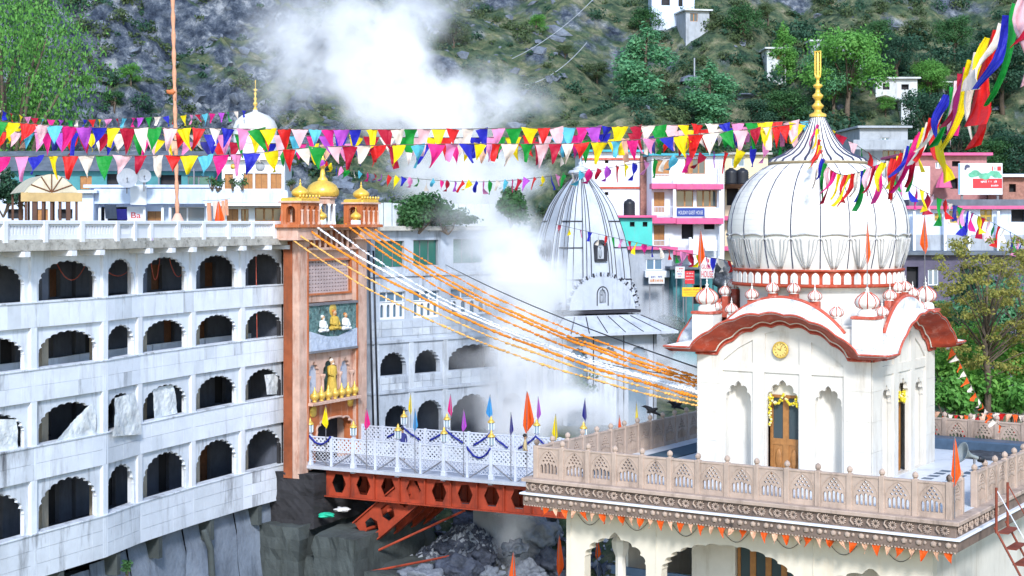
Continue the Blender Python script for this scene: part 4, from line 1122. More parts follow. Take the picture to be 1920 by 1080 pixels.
    def door(parent, u0, u1, z0, z1, y, cols=2, rowz=(0.55,), M=None):
        mb = MB(); hs = []; wcol = (u1-u0)/cols
        zc = [z0]+[z0+(z1-z0)*r for r in rowz]+[z1]
        for c in range(cols):
            for r in range(len(zc)-1):
                hs.append(rect(u0+c*wcol+0.09, u0+(c+1)*wcol-0.09, zc[r]+0.09, zc[r+1]-0.09))
        mb.ext([rect(u0, u1, z0, z1)]+hs, y, y+0.07)
        o = mb.build('door', m_wood, parent, M)
        k = 0
        for c in range(cols):
            for r in range(len(zc)-1):
                h_ = hs[k]; k += 1
                mb = MB(); mb.box(h_[0][0], h_[1][0], y+0.03, y+0.045, h_[0][1], h_[2][1])
                if r == 0 and len(zc) > 2:
                    q = mb.build('carved_panel', m_wood, o)
                    mb = MB(); mb.smooth = True; mb.ico(((h_[0][0]+h_[1][0])/2, y+0.03, (h_[0][1]+h_[2][1])/2), ((h_[1][0]-h_[0][0])*0.36, 0.035, (h_[2][1]-h_[0][1])*0.38), 2); mb.build('carving', m_wood, o)
                else: mb.build('pane', m_glass, o)
        return o
    door(t, d0, d1, zb, zt-0.01, iy, 4, (0.45, 0.80))
    # verandah column in front of the left arch and rail behind
    cu = SF.uz(1164, 1060, wy+0.9)[0]
    mb = MB(); mb.smooth = False; mb.lathe([(0.16,zb),(0.16,-2.35),(0.26,-2.1),(0.28,-1.9),(0.20,-1.75),(0.16,-1.6),(0.16,-0.95)], 8, (cu, wy+0.9, 0)); mb.build('column', m_marble, t)
    mb = MB(); mb.box(w0+0.1, p0, iy+0.1, iy+0.2, zb+1.9, zb+2.15); mb.build('gallery_beam', mat('blue_grey_paint', (0.10,0.16,0.26), 0.6, 0.2), t)
    return t, door
HALL, mk_door = terrace()

# ------------------------------------------------------------------ domed kiosk on the terrace
KC = SF.w((K0+K1)/2, KY0+KS/2, 0)
def kiosk():
    t = thing('domed_shrine', 'white marble shrine kiosk with ribbed onion dome and red curved eaves on the terrace', 'shrine', KC, SA)
    h = KS/2
    pier, pan, mid, cen = 0.84, 0.98, 0.37, 1.10
    Z = lambda r: r+7.4           # level relative to the eye -> above the terrace floor
    ztop = Z(-4.36); zw = Z(-3.72)
    us = [-h, -h+pier, -h+pier+pan, -h+pier+pan+mid, -h+pier+pan+mid+cen]
    us = [-h, -h+pier, -h+pier+pan, -cen/2, cen/2, h-pier-pan, h-pier, h]
    def bump(u):
        s = abs(u)/2.05
        return 0.0 if s >= 1 else (1-s**2.1)**0.92
    def wallz(u): return Z(-3.78)+0.88*bump(u)
    for side in range(4):
        M = RZ(side*math.pi/2)
        # wall field with the three recessed panels
        def field():
            mb = MB(); N = 40
            top = [(-h+2*h*i/N, wallz(-h+2*h*i/N)+0.05) for i in range(N+1)]
            outer = [(-h,0),(h,0)]+top[::-1]
            holes = [rect(us[1],us[2],0.02,ztop), rect(us[3],us[4],0.02,ztop), rect(us[5],us[6],0.02,ztop)]
            # tympanum panels
            zp0 = Z(-4.10)
            holes.append([(us[3]+0.02,zp0),(us[4]+0.0,zp0),(us[4],Z(-3.22)),(0.25,Z(-3.14)),(-0.25,Z(-3.14)),(us[3]+0.02,Z(-3.22))])
            holes.append([(us[1]+0.02,zp0),(us[2],zp0),(us[2],Z(-3.42)),(us[2]-0.45,Z(-3.66)),(us[1]+0.02,zp0+0.04)])
            holes.append([(us[5],zp0),(us[6]-0.02,zp0),(us[6]-0.02,zp0+0.04),(us[5]+0.45,Z(-3.66)),(us[5],Z(-3.42))])
            mb.ext([outer]+holes, -h, -h+0.05)
            return mb
        field().build('wall_face', m_marble, t, M)
        mb = MB(); hh = [arch((us[1]+us[2])/2, pan-0.14, 0.03, Z(-5.25), Z(-4.72), 5, 0.16, 6, tip=0.06), arch(0, cen-0.10, 0.03, Z(-5.2), Z(-4.62), 5, 0.16, 6, tip=0.06), arch((us[5]+us[6])/2, pan-0.14, 0.03, Z(-5.25), Z(-4.72), 5, 0.16, 6, tip=0.06)]
        mb.ext([rect(-h+0.051, h-0.051, 0.0, Z(-3.0))]+hh, -h+0.051, -h+0.17); mb.build('arch_screen', m_marble, t, M)
        for c in (0, 2):
            mb = MB(); cc = ((us[1]+us[2])/2, 0, (us[5]+us[6])/2)[c]
            mb.lathe([(pan/2-0.05,0.0),(pan/2-0.05,Z(-4.7))], 10, (cc, -h+0.171, 0), a0=0.0, a1=math.pi)
            mb.lathe([(pan/2-0.05,Z(-4.7)),(0.01,Z(-4.69))], 10, (cc, -h+0.171, 0), a0=0.0, a1=math.pi); mb.smooth = True
            mb.build('niche', m_marble, t, M)
        d = mk_door(t, -cen/2+0.06, cen/2-0.06, 0.0, Z(-5.02), -h+0.30, 2, (0.42,), M)
        mb = MB(); mb.box(-cen/2, cen/2, -h+0.30, -h+0.36, Z(-5.02)+0.001, Z(-4.5)); mb.build('door_lunette', m_cream, t, M)
        # marble facing slabs on the piers (joints)
        for k, z in enumerate(np.linspace(0.05, Z(-3.9), 5)[:-1]):
            for (a, b) in ((us[0],us[1]),(us[6],us[7])):
                zz = z+(Z(-3.9)-0.05)/4
                mb = MB(); mb.box(a+0.004+(0.012 if a < 0 else 0), b-0.004-(0.012 if b > 2 else 0), -h-0.012, -h-0.0005, z+0.004, zz-0.004); mb.build('marble_slab', m_marble, t, M)
        # curved red eave
        N = 72; rows = []; lipo = 0.74
        uu = [-h-lipo+(2*h+2*lipo)*i/N for i in range(N+1)]
        def scal(u): return 0.085*abs(math.sin((u+0.31)*math.pi/0.62)) if abs(u) < 2.0 else 0
        def lipz(u): return wallz(u*(h/(h+lipo)))+0.07+0.17*bump(u*(h/(h+lipo)))+0.7*scal(u*(h/(h+lipo)))
        def cl(u): return max(-h, min(h, u*(h/(h+lipo))))
        mb = MB(); mb.smooth = True
        A_ = [Vector((cl(u)*1.0, -h-0.03, wallz(cl(u))-0.11+scal(cl(u)))) for u in uu]
        B_ = [Vector((cl(u)*1.0, -h-0.10, wallz(cl(u))+scal(cl(u)))) for u in uu]
        C_ = [Vector((u*0.97, -h-lipo*0.75, lipz(u)-0.10)) for u in uu]
        D_ = [Vector((u, -h-lipo, lipz(u))) for u in uu]
        mb.grid([A_, B_, C_, D_]); mb.build('red_soffit', m_red, t, M)
        mb = MB(); mb.smooth = True
        mb.tube([Vector((q.x, q.y-0.02, q.z)) for q in B_], 0.022, 5); mb.build('cream_line', m_cream, t, M)
        mb = MB(); mb.smooth = True; mb.tube([Vector((q.x, q.y-0.01, q.z)) for q in A_], 0.03, 5); mb.build('red_line', m_redl, t, M)
        mb = MB(); mb.smooth = True
        E_ = [Vector((u, -h-lipo, lipz(u)+0.07)) for u in uu]
        def parz(u): return wallz(u)+0.62+0.16*bump(u)
        F_ = [Vector((cl(u), -h+0.10, max(lipz(u)+0.16, wallz(cl(u))+0.34+0.1*bump(cl(u))))) for u in uu]
        mb.grid([[q+Vector((0,0.0,0)) for q in D_], E_, F_]); mb.build('eave_roof', m_eave, t, M)
        mb = MB(); mb.smooth = True; mb.tube([q+Vector((0,-0.012,-0.02)) for q in E_], 0.035, 5); mb.build('eave_lip', m_redl, t, M)
        # curved parapet above the eave with red cap
        mb = MB(); uw = [-1.95+3.9*i/40 for i in range(41)]
        lo = [(u, wallz(u)+0.25) for u in uw]; hi = [(u, wallz(u)+0.50+0.24*bump(u)) for u in uw]
        mb.ext([lo+hi[::-1]], -h-0.14, -h+0.02); mb.build('curved_parapet', m_eave, t, M)
        mb = MB(); mb.smooth = True; mb.tube([(u, -h-0.06, z+0.02) for u, z in hi], 0.06, 6); mb.build('parapet_cap', m_redl, t, M)
        # small onion finials along the parapet
        for k in range(6):
            u = -1.65+3.3*k/5
            q = Matrix(M) @ T(u, -h+0.08, wallz(u)+0.50+0.24*bump(u))
            mb = MB(); mb.bbox(-0.13, 0.13, -0.05, 0.15, -0.5, 0.15, 0.02); mb.build('finial_base', m_redl if k % 5 else m_domew, t, q)
            mb = MB(); onion(mb, 0.19, (0,0.02,0.15), 20, 0.05, 8, 1.05); o = mb.build('onion_finial', m_domew, t, q)
            mb = MB()
            for j in range(8):
                a = j*math.pi/4+0.39; mb.tube([(0.196*p[0]*math.cos(a), 0.02+0.196*p[0]*math.sin(a), 0.15+0.20*p[1]) for p in ONION[4:11]], 0.014, 4)
            mb.build('red_rib', m_redl, o)
    # core, corner pedestals
    mb = MB(); mb.box(-h+0.4, h-0.4, -h+0.4, h-0.4, Z(-4.6), Z(-2.95)); mb.build('core', m_domew, t)
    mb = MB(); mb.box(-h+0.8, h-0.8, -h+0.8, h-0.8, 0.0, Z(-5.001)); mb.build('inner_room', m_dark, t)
    for sx in (-1, 1):
        for sy in (-1, 1):
            c = h-0.22
            M = T(sx*c, sy*c, 0)
            mb = MB(); mb.bbox(-0.34, 0.34, -0.34, 0.34, Z(-3.62), Z(-2.70), 0.02); mb.build('corner_pedestal', m_domew, t, M)
            mb = MB(); mb.bbox(-0.37, 0.37, -0.37, 0.37, Z(-2.699), Z(-2.62), 0.02); mb.build('pedestal_cap', m_redl, t, M)
            mb = MB(); mb.smooth = True; mb.lathe([(0.28,Z(-2.62)),(0.26,Z(-2.5)),(0.2,Z(-2.44))], 16); mb.build('pedestal_neck', m_domew, t, M)
            mb = MB(); onion(mb, 0.33, (0,0,Z(-2.46)), 24, 0.05, 8, 1.0); o = mb.build('onion_finial', m_domew, t, M)
            mb = MB()
            for j in range(8):
                a = j*math.pi/4+0.39; mb.tube([(0.338*p[0]*math.cos(a), 0.338*p[0]*math.sin(a), Z(-2.46)+0.335*p[1]) for p in ONION[4:11]], 0.02, 4)
            mb.build('red_rib', m_redl, o)
    # drum
    mb = MB(); mb.smooth = True; mb.lathe([(2.36,Z(-3.0)),(2.36,Z(-2.0)),(2.50,Z(-1.85))], 64); mb.build('drum', m_domew, t)
    mb = MB(); mb.smooth = True; mb.lathe([(2.50,Z(-1.86)),(2.62,Z(-1.86)),(2.62,Z(-1.77)),(2.545,Z(-1.765)),(2.545,Z(-1.40)),(2.60,Z(-1.395)),(2.60,Z(-1.34)),(2.50,Z(-1.335))], 64); mb.build('red_band', m_red, t)
    mb = MB(); mb.ext([[(-0.105,0),(0.105,0),(0.105,0.22),(0.07,0.29),(0,0.33),(-0.07,0.29),(-0.105,0.22)]], -0.035, 0.02)
    am = mb.mesh('arch_tile', m_domew)
    for i in range(52):
        a = 2*math.pi*i/52; add('arch_tile', am, t, RZ(a) @ T(0, -2.545, Z(-1.755)))
    # dome
    prof = [(2.50,-1.34),(2.56,-1.15),(2.65,-0.85),(2.72,-0.45),(2.735,-0.10),(2.70,0.25),(2.60,0.62),(2.42,0.98),(2.15,1.32),(1.80,1.62),(1.42,1.84),(1.20,1.92)]
    mb = MB(); mb.smooth = True; mb.lathe([(r, Z(z)) for r, z in prof], 96); mb.build('dome', m_domew, t)
    def rz(z):
        for (r0, z0), (r1, z1) in zip(prof, prof[1:]):
            if z0 <= z <= z1: return r0+(r1-r0)*(z-z0)/(z1-z0)
        return prof[-1][0]
    zsn = [-1.30+3.2*i/16 for i in range(17)]
    mb = MB(); mb.tube([(rz(z)+0.004, 0, Z(z)) for z in zsn], 0.018, 5); sm = mb.mesh('dome_seam', m_dkblue)
    mb = MB()
    pz = np.linspace(-1.30, -0.36, 9)
    for s in (-1, 1):
        for w_ in (0.30, 0.20, 0.10):
            q = []
            for k, z in enumerate(pz):
                tt = k/8; a = s*w_*(0.25+0.95*math.sin(tt*math.pi*0.55))*0.36
                if k == 8: a *= 1.25
                rr = rz(z)+0.03
                q.append((rr*math.cos(a), rr*math.sin(a), Z(z)-(0.06 if k == 8 else 0)))
            mb.smooth = True; mb.tube(q, 0.017, 5)
    mb.tube([((rz(-0.36)+0.04)*math.cos(a), (rz(-0.36)+0.04)*math.sin(a), Z(-0.36)+0.07*math.cos(a/0.17*1.5)) for a in np.linspace(-0.14, 0.14, 9)], 0.03, 5)
    pm = mb.mesh('lotus_petal', m_groove)
    for i in range(20):
        add('dome_seam', sm, t, RZ(i*math.pi/10+0.1)); add('lotus_petal', pm, t, RZ(i*math.pi/10+0.1+math.pi/20))
    m_joint = mat('tile_joint', (0.50,0.50,0.50), 0.7, 0.2)
    for z in np.arange(-0.2, 1.85, 0.17):
        mb = MB(); mb.lathe([(rz(z)-0.01,Z(z)-0.008),(rz(z)+0.004,Z(z)),(rz(z)-0.01,Z(z)+0.008)], 96); mb.build('tile_joint', m_joint, t)
    # ribbed cap
    cp = [(1.42,1.84),(1.46,1.90),(1.40,1.97),(1.05,2.12),(0.78,2.32),(0.56,2.60),(0.38,2.92),(0.24,3.20),(0.20,3.32)]
    mb = MB(); mb.smooth = True; mb.lathe([(r, Z(z)) for r, z in cp], 96, flute=0.03, nf=24); mb.build('ribbed_cap', m_domew, t)
    mb = MB(); mb.tube([(r*1.012+0.002, 0, Z(z)) for r, z in cp[1:]], [0.04,0.04,0.034,0.028,0.023,0.018,0.012,0.010], 5); st = mb.mesh('cap_stripe', m_dkblue)
    for i in range(24): add('cap_stripe', st, t, RZ((i+0.5)*math.pi/12))
    mb = MB(); mb.smooth = True; mb.lathe([(1.44,Z(1.80)),(1.50,Z(1.83)),(1.50,Z(1.88)),(1.44,Z(1.90))], 64); mb.build('cap_rim', mat('tarnished_rim', (0.25,0.20,0.12), 0.6, 0.3, 4), t)
    fp = [(0.26,3.28),(0.26,3.36),(0.12,3.42),(0.10,3.50),(0.16,3.56),(0.19,3.62),(0.09,3.72),(0.08,3.80),(0.16,3.88),(0.17,3.94),(0.08,4.02),(0.06,4.14),(0.13,4.20),(0.15,4.25),(0.05,4.31),(0.045,4.45),(0.10,4.50),(0.04,4.56),(0.04,5.2),(0.0,5.3)]
    mb = MB(); mb.smooth = True; mb.lathe([(r, Z(z)) for r, z in fp], 20); o = mb.build('finial', m_gold, t)
    mb = MB()
    for s in (-1, 1): mb.tube([(s*0.07,0,Z(4.5)),(s*0.09,0,Z(4.62)),(s*0.09,0,Z(5.25)),(s*0.08,0,Z(5.30))], 0.022, 6)
    mb.tube([(-0.11,0,Z(5.28)),(0.11,0,Z(5.28))], 0.025, 6); mb.tube([(-0.09,0,Z(4.95)),(0.09,0,Z(4.95))], 0.02, 6); mb.tube([(-0.09,0,Z(4.66)),(0.09,0,Z(4.66))], 0.02, 6)
    mb.build('finial_frame', m_gold, o)
    return t
KIOSK = kiosk()
KF = Fr(KC.x, KC.y, FLOOR, SA)
# round gold medallion (clock) on the front
def clock():
    u, z = KF.uz(1464, 656, -KS/2-0.01)
    w_ = KF.w(u, -KS/2-0.0, z)
    t = thing('wall_clock', 'round gold wall clock under the red eave of the domed shrine', 'clock', w_, SA)
    m_face = mat('clock_face', (0.72,0.55,0.18), 0.5, 0.1, 6); m_num = mat('clock_numeral', (0.30,0.18,0.04), 0.6, 0.1)
    mb = MB(); mb.smooth = True; mb.lathe([(0.20,0.0),(0.245,0.0),(0.25,0.05),(0.22,0.075),(0.20,0.05)], 32, M=RX(R(90))); mb.build('bezel', m_pot, t)
    mb = MB(); mb.lathe([(0.0,0.04),(0.205,0.04)], 32, M=RX(R(90))); mb.build('dial', m_face, t)
    for i in range(12):
        mb = MB(); mb.box(-0.010, 0.010, -0.05, -0.041, 0.145, 0.185, M=RY(i*math.pi/6)); mb.build('numeral', m_num, t)
    for a, l in ((0.35,0.14),(-1.2,0.10)):
        mb = MB(); mb.box(-0.008, 0.008, -0.056, -0.051, -0.02, l, M=RY(a)); mb.build('hand', m_num, t)
clock()
# marigold swag over the door
def swag(side, label):
    mb = MB(); rd = random.Random(4); w_ = 0.46; mb.smooth = True
    pts = []
    for i in range(26):
        s = i/25; x = -w_+2*w_*s; pts.append((x, 2.42-0.30*abs(math.sin(s*math.pi*2))))
    for i in range(16): pts.append((-w_+0.02, 2.4-0.06*i))
    for i in range(7): pts.append((w_-0.02, 2.4-0.06*i))
    for x, z in pts:
        for k in range(2):
            mb.mi = rd.choice((0,0,1)); mb.ico((x+rd.uniform(-0.03,0.03), -KS/2+0.18+rd.uniform(-0.05,0.03), z+rd.uniform(-0.03,0.03)), 0.042, 1)
    o = mb.build('flower_swag', [mat('yellow_flower', (0.62,0.50,0.03), 0.8, 0.2, 20), mat('cream_flower', (0.70,0.64,0.35), 0.8, 0.15, 20)], None, world=KF.M @ RZ(side*math.pi/2))
    tag(o, label, 'garland')
swag(0, 'yellow flower swag over the front wooden door of the shrine'); swag(1, 'yellow flower swag at the side door of the shrine')

# crows on the left parapet
def crow(label, y_, z_, rz):
    w_ = SF.w(0.22, y_, z_)
    t = thing('crow', label, 'bird', w_, rz)
    t.scale = (1.25, 1.25, 1.25)
    mk = mat('crow_feathers', (0.012,0.012,0.016), 0.45, 0.3, 10)
    mb = MB(); mb.smooth = True
    mb.tube([(0.23,0,0.20),(0.15,0,0.21),(0.09,0,0.19),(0.02,0,0.14),(-0.08,0,0.09),(-0.16,0,0.045),(-0.28,0,-0.01)], [0.006,0.035,0.045,0.075,0.065,0.035,0.02], 10)
    mb.build('body', mk, t)
    for s in (-1, 1):
        mb = MB(); mb.smooth = True; mb.ico((-0.06, s*0.06, 0.11), (0.15,0.02,0.05), 2, RY(0.4)); mb.build('wing', mk, t)
        mb = MB(); mb.tube([(0.0,s*0.03,0.09),(0.01,s*0.03,0.0)], 0.008, 5); mb.build('leg', mk, t)
    mb = MB(); mb.tube([(0.18,0,0.21),(0.25,0,0.19)], [0.016,0.003], 6); mb.build('beak', mk, t)
crow('black crow perched on a parapet post left of its mate', 13.38-0.8773*7, 1.13, R(160)); crow('black crow perched beside the wall of the domed shrine', 13.38-0.8773*5, 1.13, R(200))

# loudspeaker horn
def horn():
    w_ = SF.w(TWD-0.22, 2.3, 1.13)
    t = thing('horn_loudspeaker', 'grey horn loudspeaker fixed on the right parapet post', 'loudspeaker', w_, R(15))
    t.scale = (0.8, 0.8, 0.8)
    mg = mat('grey_horn', (0.22,0.25,0.26), 0.5, 0.15)
    mb = MB(); mb.smooth = True
    mb.lathe([(0.06,-0.15),(0.06,0.1),(0.09,0.2),(0.17,0.34),(0.33,0.48),(0.35,0.50),(0.31,0.49),(0.05,0.2)], 24, M=T(0,0,0.22) @ RY(R(-70))); mb.build('horn', mg, t)
    mb = MB(); mb.smooth = True; mb.lathe([(0,-0.34),(0.10,-0.34),(0.11,-0.18),(0.07,-0.13),(0,-0.13)], 16, M=T(0,0,0.22) @ RY(R(-70))); mb.build('driver', m_tank, t)
    mb = MB(); mb.box(-0.03, 0.03, -0.03, 0.03, 0.0, 0.16); mb.build('bracket', m_pole, t)
horn()
# rolled tarpaulins on the terrace behind the shrine
for k in range(5):
    mb = MB(); mb.smooth = True; rows = []
    for i in range(9):
        rows.append([Vector((K1+0.2+j*0.42, 10.7+0.35*k+i*0.09, 0.02+0.13*abs(noise.noise(Vector((i*0.6, j*0.7, k*3.0))))*(1 if 0 < i < 8 else 0.1))) for j in range(8)])
    mb.grid(rows); tag(mb.build('tarpaulin', m_tarp, None, world=SF.M), '%s crumpled dark tarpaulin from the front on the terrace behind the shrine' % ordn[k], 'tarpaulin', 'tarpaulins on the terrace')
# rusty stair and yellow post at the right edge
m_rust = mat('rusty_red_steel', (0.20,0.045,0.025), 0.7, 0.3, 3)
def stair():
    w_ = SF.w(TWD+0.55, 1.6, -3.6)
    t = thing('steel_stair', 'rusty red steel stair with landing beside the right end of the terrace', 'stairs', w_, SA)
    for i in range(7):
        mb = MB(); mb.box(0.15+i*0.2, 0.45+i*0.2, -0.5, 0.5, 3.2-i*0.38, 3.22-i*0.38); mb.build('tread', m_rust, t)
    for s in (-0.5, 0.5):
        mb = MB(); mb.tube([(0.1,s,3.35),(1.7,s,0.5)], 0.03, 6); mb.build('stringer', m_rust, t)
        mb = MB(); mb.tube([(0.15,s,4.3),(1.8,s,1.5)], 0.016, 6); mb.build('handrail', m_steelw if s < 0 else m_rust, t)
        mb = MB(); mb.tube([(0.15,s,3.2),(0.15,s,4.35)], 0.035, 6); mb.build('newel', m_rust, t)
    mb = MB(); mb.box(1.5, 3.0, -0.6, 0.8, 0.45, 0.5); mb.build('landing', m_rust, t)
    mb = MB(); mb.smooth = True; mb.tube([(1.35,-0.3,-1.0),(1.35,-0.3,3.5)], 0.09, 10); p = mb.build('yellow_post', mat('yellow_ochre_paint', (0.48,0.20,0.03), 0.6, 0.25, 3), t)
    for z in (2.4, 1.7):
        mb = MB(); mb.lathe([(0,0.02),(0.13,0.02),(0.14,0.0)], 16, M=T(1.35,-0.40,z) @ RX(R(90))); mb.build('reflector', m_pot, p)
stair()

# ------------------------------------------------------------------ white bath house behind the bridge (half hidden by steam)
MF = Fr(-7.77, 88.0, DECK-1.5, R(44))
def window(t, u0, u1, z0, z1, y, frame_m, pane_m, cols=2, rows=1, fw=0.07, name='window', depth=0.06, W=None, M=None):
    mb = MB(); hs = []
    cw = (u1-u0)/cols; rh = (z1-z0)/rows
    for c in range(cols):
        for r in range(rows): hs.append(rect(u0+c*cw+fw, u0+(c+1)*cw-fw, z0+r*rh+fw, z0+(r+1)*rh-fw))
    mb.ext([rect(u0, u1, z0, z1)]+hs, y, y+depth)
    o = mb.build(name, frame_m, t, M)
    for h in hs:
        mb = MB(); mb.box(h[0][0]-0.01, h[1][0]+0.01, y+depth*0.4, y+depth*0.6, h[0][1]-0.01, h[2][1]+0.01); mb.build('pane', pane_m, o)
    return o
def midbuilding():
    t = thing('bath_house', 'long white building with arched gallery and green windows half hidden by steam', 'building', MF.o, MF.a)
    q = lambda x, y: MF.uz(x, y)
    W = q(985, 600)[0]
    ztop = q(800, 432)[1]
    fl = []
    op = []
    for x0, x1, y0, y1 in ((703,758,452,502),(775,822,450,498),(850,908,448,494),(930,972,446,492)):
        op.append((q(x0,500)[0], q(x1,500)[0], q(x0,y1)[1], q(x0,y0)[1], 'g'))
    for x0, x1, y0, y1 in ((712,760,548,600),(775,824,546,597),(845,912,542,592)):
        op.append((q(x0,500)[0], q(x1,500)[0], q(x0,y1)[1], q(x0,y0)[1], 'b'))
    holes = [rect(a, b, c, d) for a, b, c, d, _ in op]
    for x0, x1, y0, y1 in ((713,762,662,706),(778,825,657,701),(841,932,648,695),(948,978,645,690)):
        a, b = q(x0,680)[0], q(x1,680)[0]; z0 = q(x0,y1)[1]; z1 = q(x0,y0)[1]
        holes.append(arch((a+b)/2, b-a, z0, z0+(z1-z0)*0.4, z1, 9, 0.10, 5))
    for x0, x1, y0, y1 in ((722,768,762,840),(782,830,752,840),(845,922,742,838),(942,978,738,830)):
        a, b = q(x0,780)[0], q(x1,780)[0]; z1 = q(x0,y0)[1]
        holes.append(arch((a+b)/2, b-a, 0.3, z1-(b-a)*0.42, z1, 9, 0.07, 5))
    mb = MB(); mb.ext([rect(0, W, -2.0, ztop)]+holes, 0, 0.35); mb.build('front_wall', m_mid, t)
    for a, b, c, d, k in op:
        if k == 'g': window(t, a, b, c, d, 0.18, m_pole, m_glassg, 3, 1, 0.03)
        else:
            o = window(t, a, b, c+(d-c)*0.62, d, 0.18, m_clean, m_glassb, 3, 1, 0.05)
            mb = MB(); n = 4; hs = []
            cw = (b-a)/n
            for i in range(n): hs.append(arch(a+cw*(i+0.5), cw*0.5, c+0.12, c+(d-c)*0.42, c+(d-c)*0.54, 0, 0, 8))
            mb.ext([rect(a, b, c, c+(d-c)*0.60)]+hs, 0.10, 0.18); mb.build('arched_grille', m_clean, t)
            mb = MB(); mb.box(a, b, 0.24, 0.28, c, c+(d-c)*0.6); mb.build('pane', m_glassb, t)
    zb = [q(720,y)[1] for y in (520, 632, 648, 728)]
    for z in (q(720,640)[1], q(720,735)[1], q(720,515)[1]):
        mb = MB(); mb.bbox(-0.05, W, -0.12, 0.34, z-0.12, z+0.06, 0.02); mb.build('string_course', m_mid, t)
    for x in (705, 770, 834, 936):
        u = q(x, 680)[0]; mb = MB(); mb.bbox(u-0.18, u+0.18, -0.08, 0.3, q(720,733)[1], q(720,643)[1], 0.02); mb.build('pilaster', m_midt, t)
        mb = MB(); mb.bbox(u-0.2, u+0.2, -0.09, 0.3, -2, q(720,737)[1], 0.02); mb.build('pilaster', m_midt, t)
    rd = random.Random(9)
    for (za, zbb) in ((q(720,733)[1], q(720,708)[1]), (q(720,632)[1], q(720,603)[1])):
        n = 16
        for r in range(2):
            for i in range(n):
                mb = MB(); mb.box(W*i/n+0.012, W*(i+1)/n-0.012, -0.03-0.01*rd.random(), -0.001, za+(zbb-za)*r/2+0.012, za+(zbb-za)*(r+1)/2-0.012); mb.build('tile', m_mid if rd.random() < 0.5 else m_midt, t)
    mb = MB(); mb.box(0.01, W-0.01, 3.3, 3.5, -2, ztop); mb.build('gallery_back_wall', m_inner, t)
    mb = MB(); mb.box(0.0, 0.3, 0.36, 9, -2, ztop); mb.build('side_wall', m_white2, t)
    mb = MB(); mb.box(W-0.3, W, 0.36, 9, -2, ztop); mb.build('side_wall', m_white2, t)
    for z in (0.0, q(720,735)[1]-0.1, q(720,635)[1]-0.1, q(720,512)[1]):
        mb = MB(); mb.box(0.31, W-0.31, 0.36, 3.29, z-0.2, z); mb.build('floor_slab', m_inner, t)
    mb = MB(); mb.bbox(-0.3, W, -0.5, 9, ztop+0.001, ztop+0.25, 0.03); mb.build('roof_slab', m_slab, t)
    # roof fence of vertical sheets
    zf = ztop+0.25
    m_sheet = mat('pale_sheet_metal', (0.55,0.60,0.66), 0.5, 0.15, 2, (0.3,0.3,0.3), 2, 0.5)
    for i in range(int((W-0.8)/0.62)):
        mb = MB(); mb.box(0.4+i*0.62, 0.4+i*0.62+0.56, 0.10, 0.13, zf, zf+1.25+0.05*rd.random()); mb.build('fence_sheet', m_sheet, t)
    # green roof shrubs
    return t, zf
MID, MZF = midbuilding()
# drain pipes between tower and bath house
for k, (x, D) in enumerate(((697,87.2),(706,87.4))):
    mb = MB(); mb.smooth = True; A = P(x-6, 470, D); B = P(x+4, 830, D); mb.tube([A, A.lerp(B,0.5), B], 0.055, 8)
    o = mb.build('drain_pipe', m_tank, None); tag(o, ['black drain pipe close beside the gate tower','black drain pipe at the corner of the white bath house'][k], 'pipe', 'drain pipes')
def shrub_thing(name, label, c, r, leaf, n=1400, seed=1, ls=0.12, group=None, stem=1.2):
    rd = random.Random(seed)
    t = thing(name, label, 'shrub', (c[0], c[1], c[2]-r[2]-stem*0.3), 0, group)
    bl = [(rd.gauss(0,0.35)*r[0], rd.gauss(0,0.35)*r[1], stem*0.3+r[2]+rd.gauss(0,0.35)*r[2], r[0]*0.45, r[1]*0.45, r[2]*0.42) for _ in range(14)]
    add('foliage', leaf_mesh('foliage', bl, n, ls, m_leafs[leaf], seed), t)
    mb = MB()
    for i in range(5): mb.tube([(0,0,0),(bl[i][0]*0.5,bl[i][1]*0.5,r[2]*0.5),(bl[i][0],bl[i][1],bl[i][2])], [0.06,0.04,0.015], 5)
    mb.build('stem', m_bark, t)
    return t
shrub_thing('roof_shrub', 'dark green shrub growing on the bath house roof left in the steam', P(785,388,89.8), (1.7,0.9,1.15), 'mid', 4200, 3)
shrub_thing('roof_shrub', 'small round green tree top rising from the steam beside the temple spire', P(957,384,93.5), (0.9,0.8,1.0), 'mid', 3400, 4)
shrub_thing('roof_shrub', 'low dim green shrub trailing right of the bigger roof shrub', P(840,408,91.0), (1.4,0.8,0.6), 'mid', 1800, 5)

